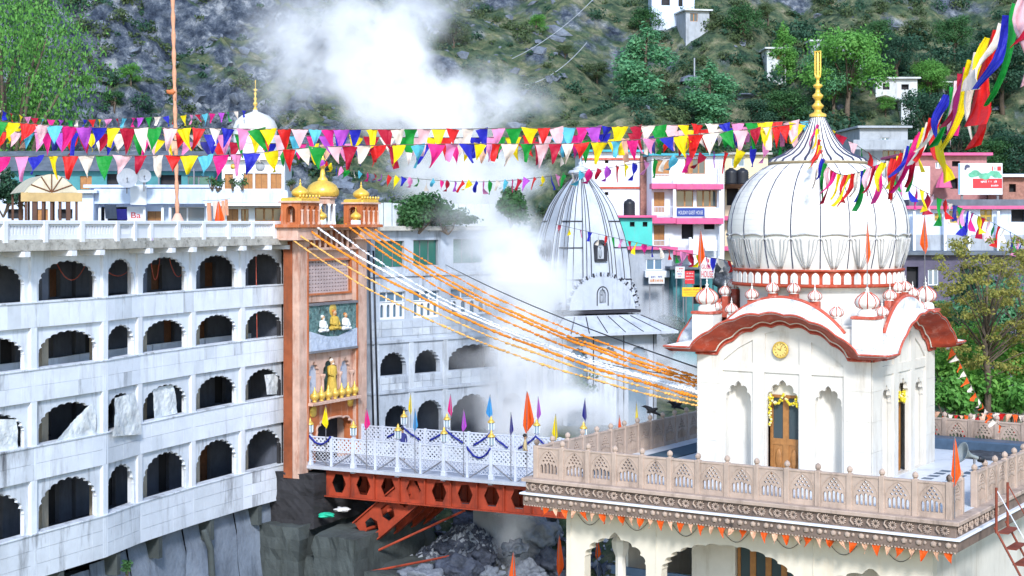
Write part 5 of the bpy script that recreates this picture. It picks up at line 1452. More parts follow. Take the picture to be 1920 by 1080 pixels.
# ------------------------------------------------------------------ temple with curved spire
def temple():
    s = 5.07; ph = R(27)
    C = Vector((3.33, 100.0, 0))
    ex = Vector((math.cos(ph), math.sin(ph), 0)); ey = Vector((-math.sin(ph), math.cos(ph), 0))
    cen = C+ex*s/2+ey*s/2
    z0 = ZC-15
    t = thing('spire_temple', 'white stone temple with tall curved spire and arched porch rising through steam', 'temple', (cen.x, cen.y, z0), ph)
    Z = lambda r: r+15            # relative to eye -> local
    m_tw = mat('temple_white_tile', (0.42,0.46,0.53), 0.55, 0.14, 0.8, (0.18,0.20,0.24), 1.1, 0.8)
    m_blk = mat('black_stone_line', (0.03,0.03,0.04), 0.5, 0.2)
    h = s/2
    zb, zt = Z(-5.4), Z(3.0)
    pr = [(0,1),(0.12,1.0),(0.28,0.98),(0.42,0.935),(0.55,0.865),(0.67,0.765),(0.78,0.64),(0.88,0.47),(0.95,0.31),(1.0,0.19)]
    def f(k):
        for (a, b), (c, d) in zip(pr, pr[1:]):
            if a <= k <= c: return b+(d-b)*(k-a)/(c-a)
        return pr[-1][1]
    prof = [(-1,-1),(-0.52,-1),(-0.52,-1.05),(-0.28,-1.05),(-0.28,-1.10),(0.28,-1.10),(0.28,-1.05),(0.52,-1.05),(0.52,-1)]
    loop = []
    for k in range(4):
        c_, s_ = math.cos(k*math.pi/2), math.sin(k*math.pi/2)
        loop += [(x*c_-y*s_, x*s_+y*c_) for x, y in prof]
    rows = []; NZ = 22
    for i in range(NZ+1):
        k = i/NZ; sc_ = f(k)*h*0.94
        rows.append([Vector((x*sc_, y*sc_, zb+(zt-zb)*k)) for x, y in loop+loop[:1]])
    mb = MB(); mb.grid(rows); mb.build('spire', m_tw, t)
    for k in range(4):
        M = RZ(k*math.pi/2)
        for x, yy in ((-1.0,-1.0),(-0.80,-1.0),(-0.52,-1.05),(-0.40,-1.05),(-0.28,-1.10),(0.28,-1.10),(0.40,-1.05),(0.52,-1.05),(0.80,-1.0)):
            mb = MB(); mb.tube([(x*f(i/14)*h*0.94, (yy-0.006)*f(i/14)*h*0.94, zb+(zt-zb)*i/14) for i in range(15)], 0.029, 4); mb.build('dark_rib', m_blk, t, M)
        for kk in (0.22, 0.46, 0.66):
            w_ = f(kk)*h*0.94; mb = MB()
            for a, b in ((-1.0,-0.52),(0.52,1.0)): mb.box(a*w_, b*w_, -w_*1.0-0.05, -w_*0.96, zb+(zt-zb)*kk, zb+(zt-zb)*kk+0.07)
            mb.build('dark_course', m_blk, t, M)
        # upper window niche and the big horseshoe gable
        w_ = f(0.48)*h*0.94*1.10
        mb = MB(); mb.ext([arch(0, 0.86, Z(-2.35), Z(-1.45), Z(-1.0), 0, 0, 10), arch(0, 0.56, Z(-2.2), Z(-1.5), Z(-1.2), 5, 0.1, 4)], -w_-0.32, -w_+0.6); mb.build('spire_window', m_blk, t, M)
        mb = MB(); mb.box(-0.30, 0.30, -w_-0.12, -w_-0.08, Z(-2.2), Z(-1.2)); mb.build('window_niche', m_tw, t, M)
        mb = MB(); mb.smooth = True; mb.ico((0, -w_-0.15, Z(-1.85)), (0.13,0.06,0.3), 2); mb.ico((0, -w_-0.15, Z(-1.45)), (0.08,0.06,0.1), 1); mb.build('niche_figure', m_conc, t, M)
        yy = -h*1.06
        mb = MB(); g = arch(0, 2*h*0.94, Z(-5.4), Z(-5.3), Z(-3.25), 0, 0, 28)
        mb.ext([g, arch(0, 0.52, Z(-5.0), Z(-4.45), Z(-4.1), 5, 0.12, 4, tip=0.08)], yy-0.12, yy+0.9); mb.build('horseshoe_gable', m_tw, t, M)
        mb = MB(); mb.box(-0.26, 0.26, yy+0.05, yy+0.12, Z(-5.0), Z(-4.1)); mb.build('gable_niche', m_conc, t, M)
        mb = MB(); mb.smooth = True; mb.ico((0, yy, Z(-4.75)), (0.12,0.06,0.25), 2); mb.ico((0, yy, Z(-4.42)), (0.07,0.06,0.09), 1); mb.build('niche_figure', m_conc, t, M)
        mb = MB(); mb.tube([(p[0]*1.0, yy-0.14, p[1]) for p in arch(0, 0.80, Z(-5.15), Z(-4.45), Z(-3.95), 0, 0, 12)], 0.035, 5); mb.build('niche_frame', m_blk, t, M)
        for i in range(30):
            a = math.pi*(i+0.5)/30
            mb = MB(); mb.box(-0.05, 0.05, -0.03, 0.03, -0.13, 0.13, M=T(math.cos(a)*h*0.99, yy-0.13, Z(-5.3)+math.sin(a)*2.13) @ RY(math.pi/2-a)); mb.build('voussoir', m_blk if i % 2 else m_tw, t, M)
        for z in (-5.55, -5.85):
            mb = MB(); mb.bbox(-h*1.1, h*1.1, yy-0.16, yy+0.9, Z(z)-0.09, Z(z)+0.09, 0.02); mb.build('band', m_blk if z > -5.7 else m_tw, t, M)
        # skirt roof
        e = 4.55; ri = h*1.05
        mb = MB(); mb.grid([[Vector((-ri,-ri,Z(-5.75))), Vector((0,-ri,Z(-5.75))), Vector((ri,-ri,Z(-5.75)))], [Vector((-e,-e,Z(-6.75))), Vector((0,-e,Z(-6.75))), Vector((e,-e,Z(-6.75)))]])
        mb.grid([[Vector((-e,-e,Z(-6.75))), Vector((e,-e,Z(-6.75)))], [Vector((-e,-e,Z(-6.92))), Vector((e,-e,Z(-6.92)))]])
        mb.grid([[Vector((-e,-e,Z(-6.92))), Vector((e,-e,Z(-6.92)))], [Vector((-ri,-ri,Z(-6.95))), Vector((ri,-ri,Z(-6.95)))]])
        mb.build('skirt_roof', m_tw, t, M)
        for i in range(8):
            x = -1+2*i/7; mb = MB(); mb.tube([(x*ri,-ri,Z(-5.73)),(x*e,-e,Z(-6.74))], 0.035, 4); mb.build('roof_seam', m_blk, t, M)
        # porch walls
        hp = 3.55
        mb = MB(); ol = rect(-hp, hp, Z(-15), Z(-6.93))
        mb.ext([ol]+[arch(c_, 1.5, Z(-13), Z(-8.6), Z(-7.7), 7, 0.1, 5) for c_ in (-2.2, 0, 2.2)], -hp, -hp+0.3); mb.build('porch_wall', m_tw, t, M)
        for c_ in (-3.3, -1.1, 1.1, 3.3):
            mb = MB(); mb.box(c_-0.03, c_+0.03, -hp-0.03, -hp-0.001, Z(-14.9), Z(-6.95)); mb.build('wall_line', m_blk, t, M)
        for c_ in (-2.2, 0, 2.2):
            mb = MB(); mb.box(c_-0.8, c_+0.8, -hp+0.31, -hp+0.4, Z(-13), Z(-7.6)); mb.build('porch_recess', m_glassb if c_ else m_white2, t, M)
    mb = MB(); mb.smooth = True
    r0 = h*0.2
    mb.lathe([(r0,zt-0.1),(r0*0.9,zt+0.1),(r0*1.5,zt+0.18),(r0*1.75,zt+0.32),(r0*1.5,zt+0.46),(r0*0.9,zt+0.52),(r0*1.1,zt+0.58),(r0*0.5,zt+0.72),(0.12,zt+0.8),(0.2,zt+0.92),(0.06,zt+1.05),(0,zt+1.3)], 24, flute=0.12, nf=24); mb.build('crown_disc', m_tw, t)
    mb = MB(); mb.smooth = False; mb.box(-hpw+0.35 if False else -3.2, 3.2, -3.2, 3.2, Z(-15), Z(-7.0)); mb.build('cella', m_white2, t)
    return t
temple()

# ------------------------------------------------------------------ houses
def house(name, label, D, ang, x0, x1, yt, yb, ops, depth, m_w, roof='slab', m_r=None, group=None, below=3.0, cat='house'):
    """box house whose front fills pixel box (x0..x1, yt..yb) at depth D; ops = openings in pixels (x0,x1,y0,y1,kind)"""
    A = P(x0, yb, D)
    fr = Fr(A.x, A.y, A.z-below, ang)
    t = thing(name, label, cat, fr.o, ang, group)
    W = fr.uz(x1, yb)[0]; Ht = fr.uz(x0, yt)[1]
    holes = []; jobs = []
    for o in ops:
        u0, u1 = fr.uz(o[0], o[2])[0], fr.uz(o[1], o[2])[0]; z1, z0 = fr.uz(o[0], o[2])[1], fr.uz(o[0], o[3])[1]
        u0, u1 = max(0.04, u0), min(W-0.04, u1); z1 = min(z1, Ht-0.04)
        holes.append(rect(u0, u1, z0, z1)); jobs.append((u0, u1, z0, z1, o[4]))
    mb = MB(); mb.ext([rect(0, W, 0, Ht)]+holes, 0, 0.22); mb.build('wall', m_w, t)
    mb = MB(); mb.box(0, 0.2, 0.221, depth, 0, Ht); mb.build('side_wall', m_w, t)
    mb = MB(); mb.box(W-0.2, W, 0.221, depth, 0, Ht); mb.build('side_wall', m_w, t)
    mb = MB(); mb.box(0.201, W-0.201, 1.6, 1.7, 0, Ht); mb.build('inner_wall', m_inner, t)
    if roof == 'slab':
        mb = MB(); mb.bbox(-0.3, W+0.3, -0.45, depth+0.2, Ht+0.001, Ht+0.18, 0.02); mb.build('roof', m_r or m_slab, t)
    elif roof == 'gable':
        mb = MB(); o_ = 0.5
        mb.ext([[(-0.001,Ht),(W+0.001,Ht),(W+0.001,Ht+0.02),(-0.001,Ht+0.02)]], 0, depth)
        mb.grid([[Vector((-o_,-o_,Ht-0.1)), Vector((W+o_,-o_,Ht-0.1))], [Vector((-o_,depth*0.5,Ht+depth*0.2)), Vector((W+o_,depth*0.5,Ht+depth*0.2))], [Vector((-o_,depth+o_,Ht-0.1)), Vector((W+o_,depth+o_,Ht-0.1))]])
        mb.build('roof', m_r or m_slate, t)
    for u0, u1, z0, z1, k in jobs:
        if k == 'w': window(t, u0, u1, z0, z1, 0.08, m_wood, m_glass, 3 if u1-u0 > 1.6 else 2, 1, 0.06)
        elif k == 'y': window(t, u0, u1, z0, z1, 0.08, mat_yellow, m_glass, 2, 2, 0.06)
        elif k == 'b': window(t, u0, u1, z0, z1, 0.08, m_clean, m_glassb, 2, 1, 0.05)
        elif k == 'g': window(t, u0, u1, z0, z1, 0.08, m_pole, m_glassg, 2, 1, 0.05)
        elif k == 'k': 
            mb = MB(); mb.box(u0-0.02, u1+0.02, 0.4, 0.45, z0, z1); mb.build('window', m_dark, t)
        elif k == 'd':
            mb = MB(); mb.box(u0, u1, 0.10, 0.16, z0, z1); d = mb.build('door', m_wood, t)
            mb = MB(); mb.box((u0+u1)/2-0.012, (u0+u1)/2+0.012, 0.085, 0.099, z0, z1); mb.build('leaf_joint', m_woodd, d)
    return t, fr, W, Ht
mat_yellow = mat('yellow_window_frame', (0.42,0.28,0.04), 0.6, 0.15)
m_pink = mat('pink_painted_slab', (0.55,0.09,0.22), 0.65, 0.15, 2, (0.3,0.2,0.2), 2, 0.4)
m_turq = mat('turquoise_paint', (0.06,0.46,0.40), 0.7, 0.1, 1, (0.2,0.3,0.3), 1.5, 0.4)
m_bluew = mat('pale_blue_paint', (0.52,0.61,0.78), 0.75, 0.15, 1, (0.20,0.24,0.32), 1.2, 0.7)
m_blue2 = mat('blue_paint', (0.30,0.45,0.75), 0.75, 0.15, 1)
m_grey = mat('grey_render', (0.32,0.35,0.40), 0.85, 0.2, 1, (0.1,0.11,0.12), 1.2, 0.6)
m_teal = mat('teal_wall', (0.06,0.22,0.24), 0.8, 0.3, 1)
def part_box(t, fr, name, m, x0, x1, y0, y1, v0, v1, b=0.02):
    """box on a house: pixel box of its front at local depth v0, running back to v1"""
    u0, z1 = fr.uz(x0, y0, v0); u1, z0 = fr.uz(x1, y1, v0)
    mb = MB(); mb.bbox(u0, u1, v0, v1, z0, z1, b); return mb.build(name, m, t)
def worn_line(t, fr, x0, x1, y0, y1, v, m):
    """a line of lettering too worn to read: short uneven strokes"""
    u0, z1 = fr.uz(x0, y0, v); u1, z0 = fr.uz(x1, y1, v); rd = random.Random(int(x0*7+y0)); mb = MB(); u = u0; h = z1-z0
    while u < u1:
        w_ = h*rd.uniform(0.12, 0.4)
        if rd.random() < 0.8:
            a = rd.uniform(0, 0.3); b = rd.uniform(0.7, 1.0); mb.box(u, min(u+w_, u1), v-0.012, v, z0+h*a, z0+h*b)
        u += w_+h*rd.uniform(0.08, 0.3)
    o = mb.build('worn_lettering', m, t); o['kind'] = 'stuff'; return o
def text_part(t, fr, s, x0, x1, y0, y1, v, m, name='lettering', font_rows=1):
    u0, z1 = fr.uz(x0, y0, v); u1, z0 = fr.uz(x1, y1, v)
    c = bpy.data.curves.new('lettering', 'FONT'); c.body = s; c.align_x = 'LEFT'; c.size = 1.0; c.extrude = 0.012
    o = bpy.data.objects.new('tmp', c); COL.objects.link(o)
    dg = bpy.context.evaluated_depsgraph_get(); me = bpy.data.meshes.new_from_object(o.evaluated_get(dg))
    bpy.data.objects.remove(o, do_unlink=True)
    co = np.empty(len(me.vertices)*3); me.vertices.foreach_get('co', co); co = co.reshape(-1,3)
    if len(co) == 0: return None
    mn, mx = co.min(0), co.max(0)
    co[:,0] = u0+(co[:,0]-mn[0])/(mx[0]-mn[0]+1e-6)*(u1-u0); zz = z0+(co[:,1]-mn[1])/(mx[1]-mn[1]+1e-6)*(z1-z0); yy = v-co[:,2]
    co[:,1] = yy; co[:,2] = zz
    me.vertices.foreach_set('co', co.ravel()); me.materials.clear(); me.materials.append(m); me.update()
    return add(name, me, t)
m_signo = mat('sign_orange', (0.50,0.18,0.04), 0.5, 0.1); m_signw = mat('sign_white', (0.55,0.56,0.58), 0.5, 0.03); m_signb = mat('sign_blue', (0.02,0.05,0.25), 0.5, 0.1); m_signr = mat('sign_red', (0.55,0.03,0.04), 0.5, 0.1); m_signy = mat('sign_yellow', (0.75,0.48,0.02), 0.5, 0.1)

# guest house with pink awning slabs
def guesthouse():
    D = 128.0
    t, fr, W, Ht = house('guest_house', 'white three-storey guest house with pink balcony slabs and wooden windows', D, R(4), 1222, 1358, 292, 475,
        [(1228,1255,300,330,'d'),(1284,1298,298,328,'d'),(1298,1322,298,326,'w'),(1226,1246,360,398,'d'),(1268,1300,357,388,'w'),(1306,1344,357,388,'w'),(1226,1246,422,460,'d'),(1278,1300,420,448,'k'),(1320,1340,420,430,'k')], 9, m_clean, 'slab', mat('teal_tin_roof', (0.04,0.30,0.38), 0.5, 0.15), None, 6)
    for y0, y1 in ((344,354),(408,419),(468,478)):
        part_box(t, fr, 'pink_slab', m_pink, 1222, 1268, y0, y1, -1.2, 0.0); part_box(t, fr, 'pink_slab', m_pink, 1268.3, 1357 if y0 < 460 else 1300, y0+1, y1+1, -1.35, 0.0)
    def railing(x0, x1, y0, y1, v, n):
        u0, z1 = fr.uz(x0, y0, v); u1, z0 = fr.uz(x1, y1, v)
        mb = MB(); mb.box(u0, u1, v-0.03, v+0.03, z1-0.06, z1); mb.box(u0, u1, v-0.03, v+0.03, z0, z0+0.05)
        for i in range(n+1):
            u = u0+(u1-u0)*i/n; mb.box(u-0.015, u+0.015, v-0.015, v+0.015, z0+0.05, z1-0.06)
        mb.build('railing', m_steelw, t)
    for x0, x1, y0, y1 in ((1224,1262,326,344),(1268,1302,326,344),(1305,1350,326,344),(1224,1262,387,406),(1224,1258,450,468),(1266,1292,448,468)):
        railing(x0, x1, y0, y1, -1.1, 14)
    for x0, x1, y0, y1 in ((1262,1268,325,345),(1302,1305,326,344),(1350,1353,300,344),(1262,1268,355,408),(1348,1352,355,408),(1292,1297,445,470),(1256,1262,446,470),(1349,1353,420,480)):
        part_box(t, fr, 'balcony_post', m_clean, x0, x1, y0, y1, -1.15, -0.9)
    part_box(t, fr, 'balcony_panel', m_clean, 1322, 1345, 450, 470, -1.1, -1.0); part_box(t, fr, 'balcony_panel', m_clean, 1322, 1349, 390, 408, -1.1, -1.0)
    s = thing('guest_house_sign', 'blue sign board lettered HOLIDAY GUEST HOUSE on the balcony', 'sign', fr.w(fr.uz(1268,406,-1.2)[0], -1.2, fr.uz(1268,406,-1.2)[1]), fr.a)
    sf = Fr(*s.location, fr.a)
    part_box(s, sf, 'board', m_signb, 1269, 1321, 390, 406, 0.0, 0.06)
    text_part(s, sf, 'HOLIDAY GUEST HOUSE', 1272, 1318, 395, 402, -0.005, m_signw)
guesthouse()
t, fr, W, Ht = house('white_block', 'tall plain white house with red string courses left of the guest house', 131, R(2), 1092, 1200, 285, 470, [(1134,1141,300,306,'k'),(1134,1141,360,366,'k')], 8, m_clean, 'slab', mat('teal_tin', (0.04,0.32,0.40), 0.5, 0.15), None, 6)
for y in (350, 296): part_box(t, fr, 'string_course', m_redl, 1092, 1200, y, y+4, -0.12, 0.0)
part_box(t, fr, 'brick_pier', m_brick, 1201, 1221, 292, 405, -0.5, 1.0)
t, fr, W, Ht = house('turquoise_hut', 'small turquoise house with two dark square windows below the white house', 124, R(2), 1158, 1223, 408, 475, [(1181,1190,416,425,'k'),(1205,1214,416,425,'k')], 6, m_turq, 'slab', m_pink, None, 5)
def tank(label, x, y0, y1, r, D):
    B = P(x, y1, D); T_ = P(x, y0, D); hh = T_.z-B.z
    mb = MB(); mb.smooth = True; pr = [(0,0),(r,0),(r,0.05*hh)]
    for i in range(6): pr += [(r*1.03, hh*(0.1+0.12*i)), (r*0.98, hh*(0.16+0.12*i))]
    pr += [(r*0.9,hh*0.85),(r*0.4,hh*0.95),(r*0.35,hh),(0,hh)]
    mb.lathe(pr, 20, (B.x, B.y, B.z))
    o = mb.build('water_tank', m_tank, None); tag(o, label, 'water tank', 'black roof water tanks')
tank('black ribbed water tank on the turquoise house roof', 1180, 373, 405, 0.45, 126)
tank('black water tank on the right roof beside the guest house, left one', 1371, 315, 345, 0.5, 130)
tank('black water tank on the right roof beside the guest house, right one', 1392, 315, 345, 0.5, 130)
t, fr, W, Ht = house('narrow_house', 'narrow shaded house with pink balconies between guest house and dome', 133, R(3), 1359, 1440, 290, 500, [(1362,1385,352,385,'k'),(1388,1400,352,372,'k'),(1364,1380,420,445,'k'),(1390,1402,425,450,'k'),(1372,1396,296,312,'b')], 8, mat('cream_house', (0.60,0.52,0.36), 0.8, 0.15), 'slab', m_slab, None, 6)
for y in (345, 405, 462): part_box(t, fr, 'pink_slab', m_pink if y > 350 else m_woodd, 1357, 1442, y, y+8, -1.3, 0.0)
# low shops with signs
t, fr, W, Ht = house('shop_house', 'grey low shop building with a wide opening below the turquoise house', 118, R(2), 1178, 1262, 468, 560, [(1212,1242,486,506,'b'),(1260,1272,490,540,'k')], 6, m_grey, 'slab', m_pink, None, 5)
part_box(t, fr, 'counter', m_clean, 1210, 1256, 508, 520, -1.0, 0.0)
def sign(name, label, D, x0, x1, y0, y1, m_b, texts, ang=0.0):
    A = P(x0, y1, D); t = thing(name, label, 'sign', A, ang); fr = Fr(A.x, A.y, A.z, ang)
    part_box(t, fr, 'board', m_b, x0, x1, y0, y1, 0.0, 0.08)
    for (s, a, b, c, d, m) in texts:
        if s: text_part(t, fr, s, a, b, c, d, -0.006, m)
        else: worn_line(t, fr, a, b, c, d, -0.006, m)
    mb = MB()
    u1 = fr.uz(x1, y1)[0]
    for u in (0.1, u1-0.1): mb.box(u-0.04, u+0.04, 0.081, 0.16, -3.2, 0.3)
    mb.build('support', m_pole, t)
    return t
sign('wall_sign', 'white sign with a dark and an orange line of lettering under the turquoise house', 116, 1216, 1246, 514, 532, m_signw, [(None, 1219, 1241, 517, 521, m_signb), (None, 1219, 1243, 523, 529, m_signo)])
sign('wall_sign', 'white sign lettered GUEST HOUSE in red behind the orange flag', 114, 1312, 1340, 482, 522, m_signw, [(None, 1322, 1337, 486, 493, m_signr), ('GUEST', 1315, 1337, 496, 504, m_signr), ('HOUSE', 1315, 1337, 508, 520, m_signr)])
sign('wall_sign', 'small pale sign with rows of purple lettering left of the red sign', 115, 1266, 1284, 500, 522, m_signw, [(None, 1272, 1282, 502, 505, m_signr), (None, 1268, 1280, 507, 510, m_signr), (None, 1268, 1281, 512, 515, m_signb), (None, 1271, 1277, 517, 519, m_signr)])
sign('wall_sign', 'small solid red sign above the yellow sign', 113, 1284, 1302, 508, 532, m_signr, [(None, 1286, 1300, 511, 514, m_signw), (None, 1286, 1300, 517, 519, m_signw), (None, 1285, 1300, 523, 525, m_signw)])
sign('wall_sign', 'yellow shop sign with faint orange lettering left of the shrine', 110, 1279, 1316, 539, 556, m_signy, [(None, 1282, 1313, 541, 545, m_signo), (None, 1282, 1312, 548, 549, m_signo), (None, 1288, 1308, 552, 553, m_signo)])
t, fr, W, Ht = house('shop_house', 'low tin-roofed shop hidden behind the signs next to the dome', 116, R(2), 1262, 1400, 505, 580, [(1300,1330,535,570,'k'),(1345,1380,520,560,'k')], 6, m_teal, 'slab', m_slate, None, 4)
def crumpled(label, x, y, D, r):
    mb = MB(); mb.smooth = True; mb.ico(P(x, y, D), (r, r*0.7, r*0.7), 3, jit=0.6, seed=3); o = mb.build('tarpaulin_heap', m_tarp, None); tag(o, label, 'tarpaulin')
crumpled('dark tarpaulin heap on the shop roof just left of the dome base', 1372, 520, 112, 1.2)

# houses behind the arcade roof on the left
t, fr, W, Ht = house('blue_house', 'low pale blue house behind the roof canopy with dark windows and a wooden door', 98, R(3), -60, 175, 362, 425, [(14,44,392,410,'k'),(66,90,392,420,'d'),(108,136,392,410,'k')], 7, m_bluew, 'slab', m_bluew, None, 6)
t, fr, W, Ht = house('veranda_house', 'two-storey whitewashed house with open veranda left of the white pavilion', 100, R(2), 168, 412, 352, 425, [(178,238,388,420,'k'),(276,306,396,420,'d'),(318,384,388,420,'b')], 7, m_bluew, 'slab', m_bluew, None, 6)
for x in (184, 196, 268, 302, 316, 386): part_box(t, fr, 'veranda_post', m_clean, x, x+5, 388, 424, -0.9, -0.7)
part_box(t, fr, 'balcony_wall', m_bluew, 176, 412, 354, 382, -1.3, -1.1); part_box(t, fr, 'white_panel', m_clean, 244, 275, 348, 384, -1.36, -1.31); part_box(t, fr, 'white_wall', m_clean, 238, 270, 387, 424, -0.5, -0.1); text_part(t, fr, 'Ba', 246, 264, 398, 409, -0.51, m_signr)
t, fr, W, Ht = house('slate_house', 'dark slate-roofed upper house with teal wall behind the veranda house', 106, R(2), 20, 400, 318, 366, [(66,90,328,352,'k'),(100,126,330,352,'b'),(150,172,330,355,'d'),(200,222,326,352,'k'),(236,270,330,350,'b'),(300,340,328,352,'k'),(352,392,330,352,'g')], 7, m_teal, 'gable', m_slate, None, 5)
for x in (270, 296, 330, 362): part_box(t, fr, 'veranda_post', m_pole, x, x+3, 316, 366, -0.8, -0.7)
t, fr, W, Ht = house('slate_house', 'small slate-roofed house at the far left edge behind the flags', 108, R(2), -60, 40, 318, 366, [(0,22,330,350,'k')], 7, m_clean, 'gable', m_slate, None, 5)
for k, (x, y, r) in enumerate(((238,335,0.62),(270,331,0.42))):
    A = P(x, y, 97.5); t = thing('satellite_dish', ['larger grey satellite dish on the whitewashed house','smaller grey satellite dish on the whitewashed house'][k], 'satellite dish', A, 0.3, 'satellite dishes')
    mb = MB(); mb.smooth = True; mb.lathe([(0,0.0),(r*0.5,0.04),(r,0.16)], 24, M=RX(R(75))); mb.build('dish', m_grey, t)
    mb = MB(); mb.tube([(0,0,0),(0,0.1,-0.9)], 0.04, 6); mb.build('mast', m_pole, t)
    mb = MB(); mb.tube([(0,-0.02,-r*0.5),(0,-0.4,0.0)], 0.02, 5); mb.ico((0,-0.42,0.02), 0.06, 1); mb.build('feed_arm', m_pole, t)
# white pavilion with dome
def pavilion_house():
    D = 99.0
    t, fr, W, Ht = house('domed_pavilion', 'white two-storey pavilion with small white dome and brown doors behind the arcade roof', D, R(3), 416, 534, 300, 425,
        [(421,437,326,354,'d'),(457,474,325,354,'d'),(478,502,325,354,'d'),(507,528,325,354,'d'),(425,447,392,418,'d'),(452,466,392,418,'w'),(478,528,390,415,'w')], 5, m_clean, 'slab', m_clean, None, 5)
    part_box(t, fr, 'balcony_wall', m_bluew, 384, 540, 356, 380, -1.2, -1.0); part_box(t, fr, 'balcony_slab', m_clean, 384, 540, 381, 386, -1.3, 0)
    for x in (440, 475, 504, 530): part_box(t, fr, 'pilaster', m_clean, x, x+3, 318, 356, -0.2, -0.01)
    cu, z = fr.uz(473, 300); zz = fr.uz(473, 243)[1]; r = (fr.uz(515,243)[0]-fr.uz(432,243)[0])/2
    mb = MB(); mb.smooth = True; mb.lathe([(r*1.0,z),(r*1.0,zz)], 32, (cu, r+0.4, 0)); mb.build('drum', m_clean, t)
    mb = MB(); mb.smooth = True; mb.lathe([(r,zz),(r*1.0,zz+0.25),(r*0.88,zz+0.65),(r*0.62,zz+0.98),(r*0.30,zz+1.15),(r*0.12,zz+1.25),(0.08,zz+1.45)], 48, (cu, r+0.4, 0), flute=0.03, nf=20); mb.build('dome', m_domew, t)
    mb = MB(); mb.smooth = True; b = zz+1.3; mb.lathe([(0.12,b),(0.14,b+0.1),(0.05,b+0.25),(0.15,b+0.38),(0.15,b+0.46),(0.05,b+0.6),(0.12,b+0.75),(0.04,b+0.88),(0.10,b+1.1),(0.03,b+1.2),(0.16,b+1.32),(0.02,b+1.4),(0.02,b+1.9),(0,b+1.95)], 12, (cu, r+0.4, 0)); mb.build('finial', m_gold, t)
    for x, l, s in ((437,'gold oval medallion left',0.16),(488,'disc',0.28)):
        u, zq = fr.uz(x, 312); mb = MB(); mb.smooth = True; mb.lathe([(0,0.04),(s,0.04),(s,0.0)], 16, M=T(u,-0.02,zq) @ RX(R(90))); mb.build('medallion', m_pot if x < 450 else m_grey, t)
    for k, (x, y) in enumerate(((398,352),(436,353),(455,352),(545,353),(408,354))):
        c = P(x, y, D-1.3); shrub_thing('potted_plant', '%s potted plant from the left on the pavilion balcony wall' % ordn[k], (c.x, c.y, c.z+0.35), (0.35,0.3,0.35), 'olive' if k % 2 else 'mid', 160, 20+k, 0.07, 'potted plants on the balcony', 0.5)
pavilion_house()
# roof canopy on the arcade building
def canopy():
    D = 76.0
    A = P(45, 452, D); fr = Fr(A.x, A.y, A.z, R(24)); t = thing('roof_canopy', 'arched beige tin canopy on brown posts on the arcade roof', 'canopy', A, R(24))
    Wd = fr.uz(148, 400)[0]; dp = 5.5
    zs = fr.uz(45, 360)[1]; zc = fr.uz(95, 326)[1]
    rows = []
    for j in range(7):
        v = dp*j/6; rows.append([Vector((Wd*i/16, v, zs+(zc-zs)*math.sin(math.pi*i/16)**0.9)) for i in range(17)])
    mb = MB(); mb.smooth = True; mb.grid(rows); mb.build('tin_vault', m_tin, t)
    mb = MB(); arc = [(Wd*i/16, zs+(zc-zs)*math.sin(math.pi*i/16)**0.9-0.01) for i in range(17)]
    mb.ext([[(0,zs-0.01)]+arc[1:-1]+[(Wd,zs-0.01)]], 0.02, 0.06); mb.build('gable_sheet', m_tin, t)
    for i in range(1, 6):
        mb = MB(); a = arc[3*i-1 if i < 6 else 15]; mb.tube([(Wd/2,-0.01,zs),(a[0],-0.01,a[1])], 0.03, 4); mb.build('truss_bar', m_woodd, t)
    mb = MB(); mb.box(-0.15, Wd+0.15, -0.06, 0.0, zs-0.45, zs-0.02); mb.build('fascia_board', mat('ochre_fascia', (0.42,0.30,0.14), 0.7, 0.2, 2), t)
    mb = MB(); mb.box(Wd+0.02, Wd+0.08, 0.0, dp, zs-0.40, zs-0.02); mb.build('fascia_board', m_tin, t)
    m_post = mat('brown_post', (0.10,0.05,0.035), 0.7, 0.2)
    for i in range(7):
        for v in (0.1, dp-0.2):
            u = 0.1+(Wd-0.2)*i/6; w_ = 0.055 if i not in (1, 5) else 0.10
            mb = MB(); mb.box(u-w_, u+w_, v-w_, v+w_, -0.6, zs-0.02); mb.build('post', m_post, t)
canopy()
# tall thin flag pole wrapped in cloth
def nishan():
    D = 90; B = P(333, 430, D); T_ = P(323, -40, D)
    t = thing('wrapped_flagpole', 'very tall flagpole wrapped in faded orange cloth behind the arcade roof', 'flagpole', B)
    d = T_-B; mw = mat('faded_orange_wrap', (0.55,0.28,0.18), 0.8, 0.2, 5)
    mb = MB(); mb.smooth = True; n = 40
    mb.tube([d*(i/n) for i in range(n+1)], [0.11+0.03*math.sin(i*2.1) for i in range(n+1)], 8); mb.build('pole', mw, t)
    mb = MB(); mb.smooth = True; z = d*((430-172)/470); mb.ico(z+Vector((-0.15,-0.05,0)), (0.28,0.14,0.14), 2, jit=0.5); mb.tube([z, z+Vector((0.05,-0.1,-0.5))], [0.08,0.02], 6); mb.build('cloth_knot', clothmat('orange_knot', (0.6,0.2,0.08)), t)
    mb = MB(); mb.smooth = True; mb.lathe([(0.5,-2.2),(0.5,0.2),(0.35,0.5),(0.15,0.9)], 12, (0,0,0)); mb.build('plinth', mat('peach_plinth', (0.62,0.40,0.32), 0.7, 0.1), t)
nishan()
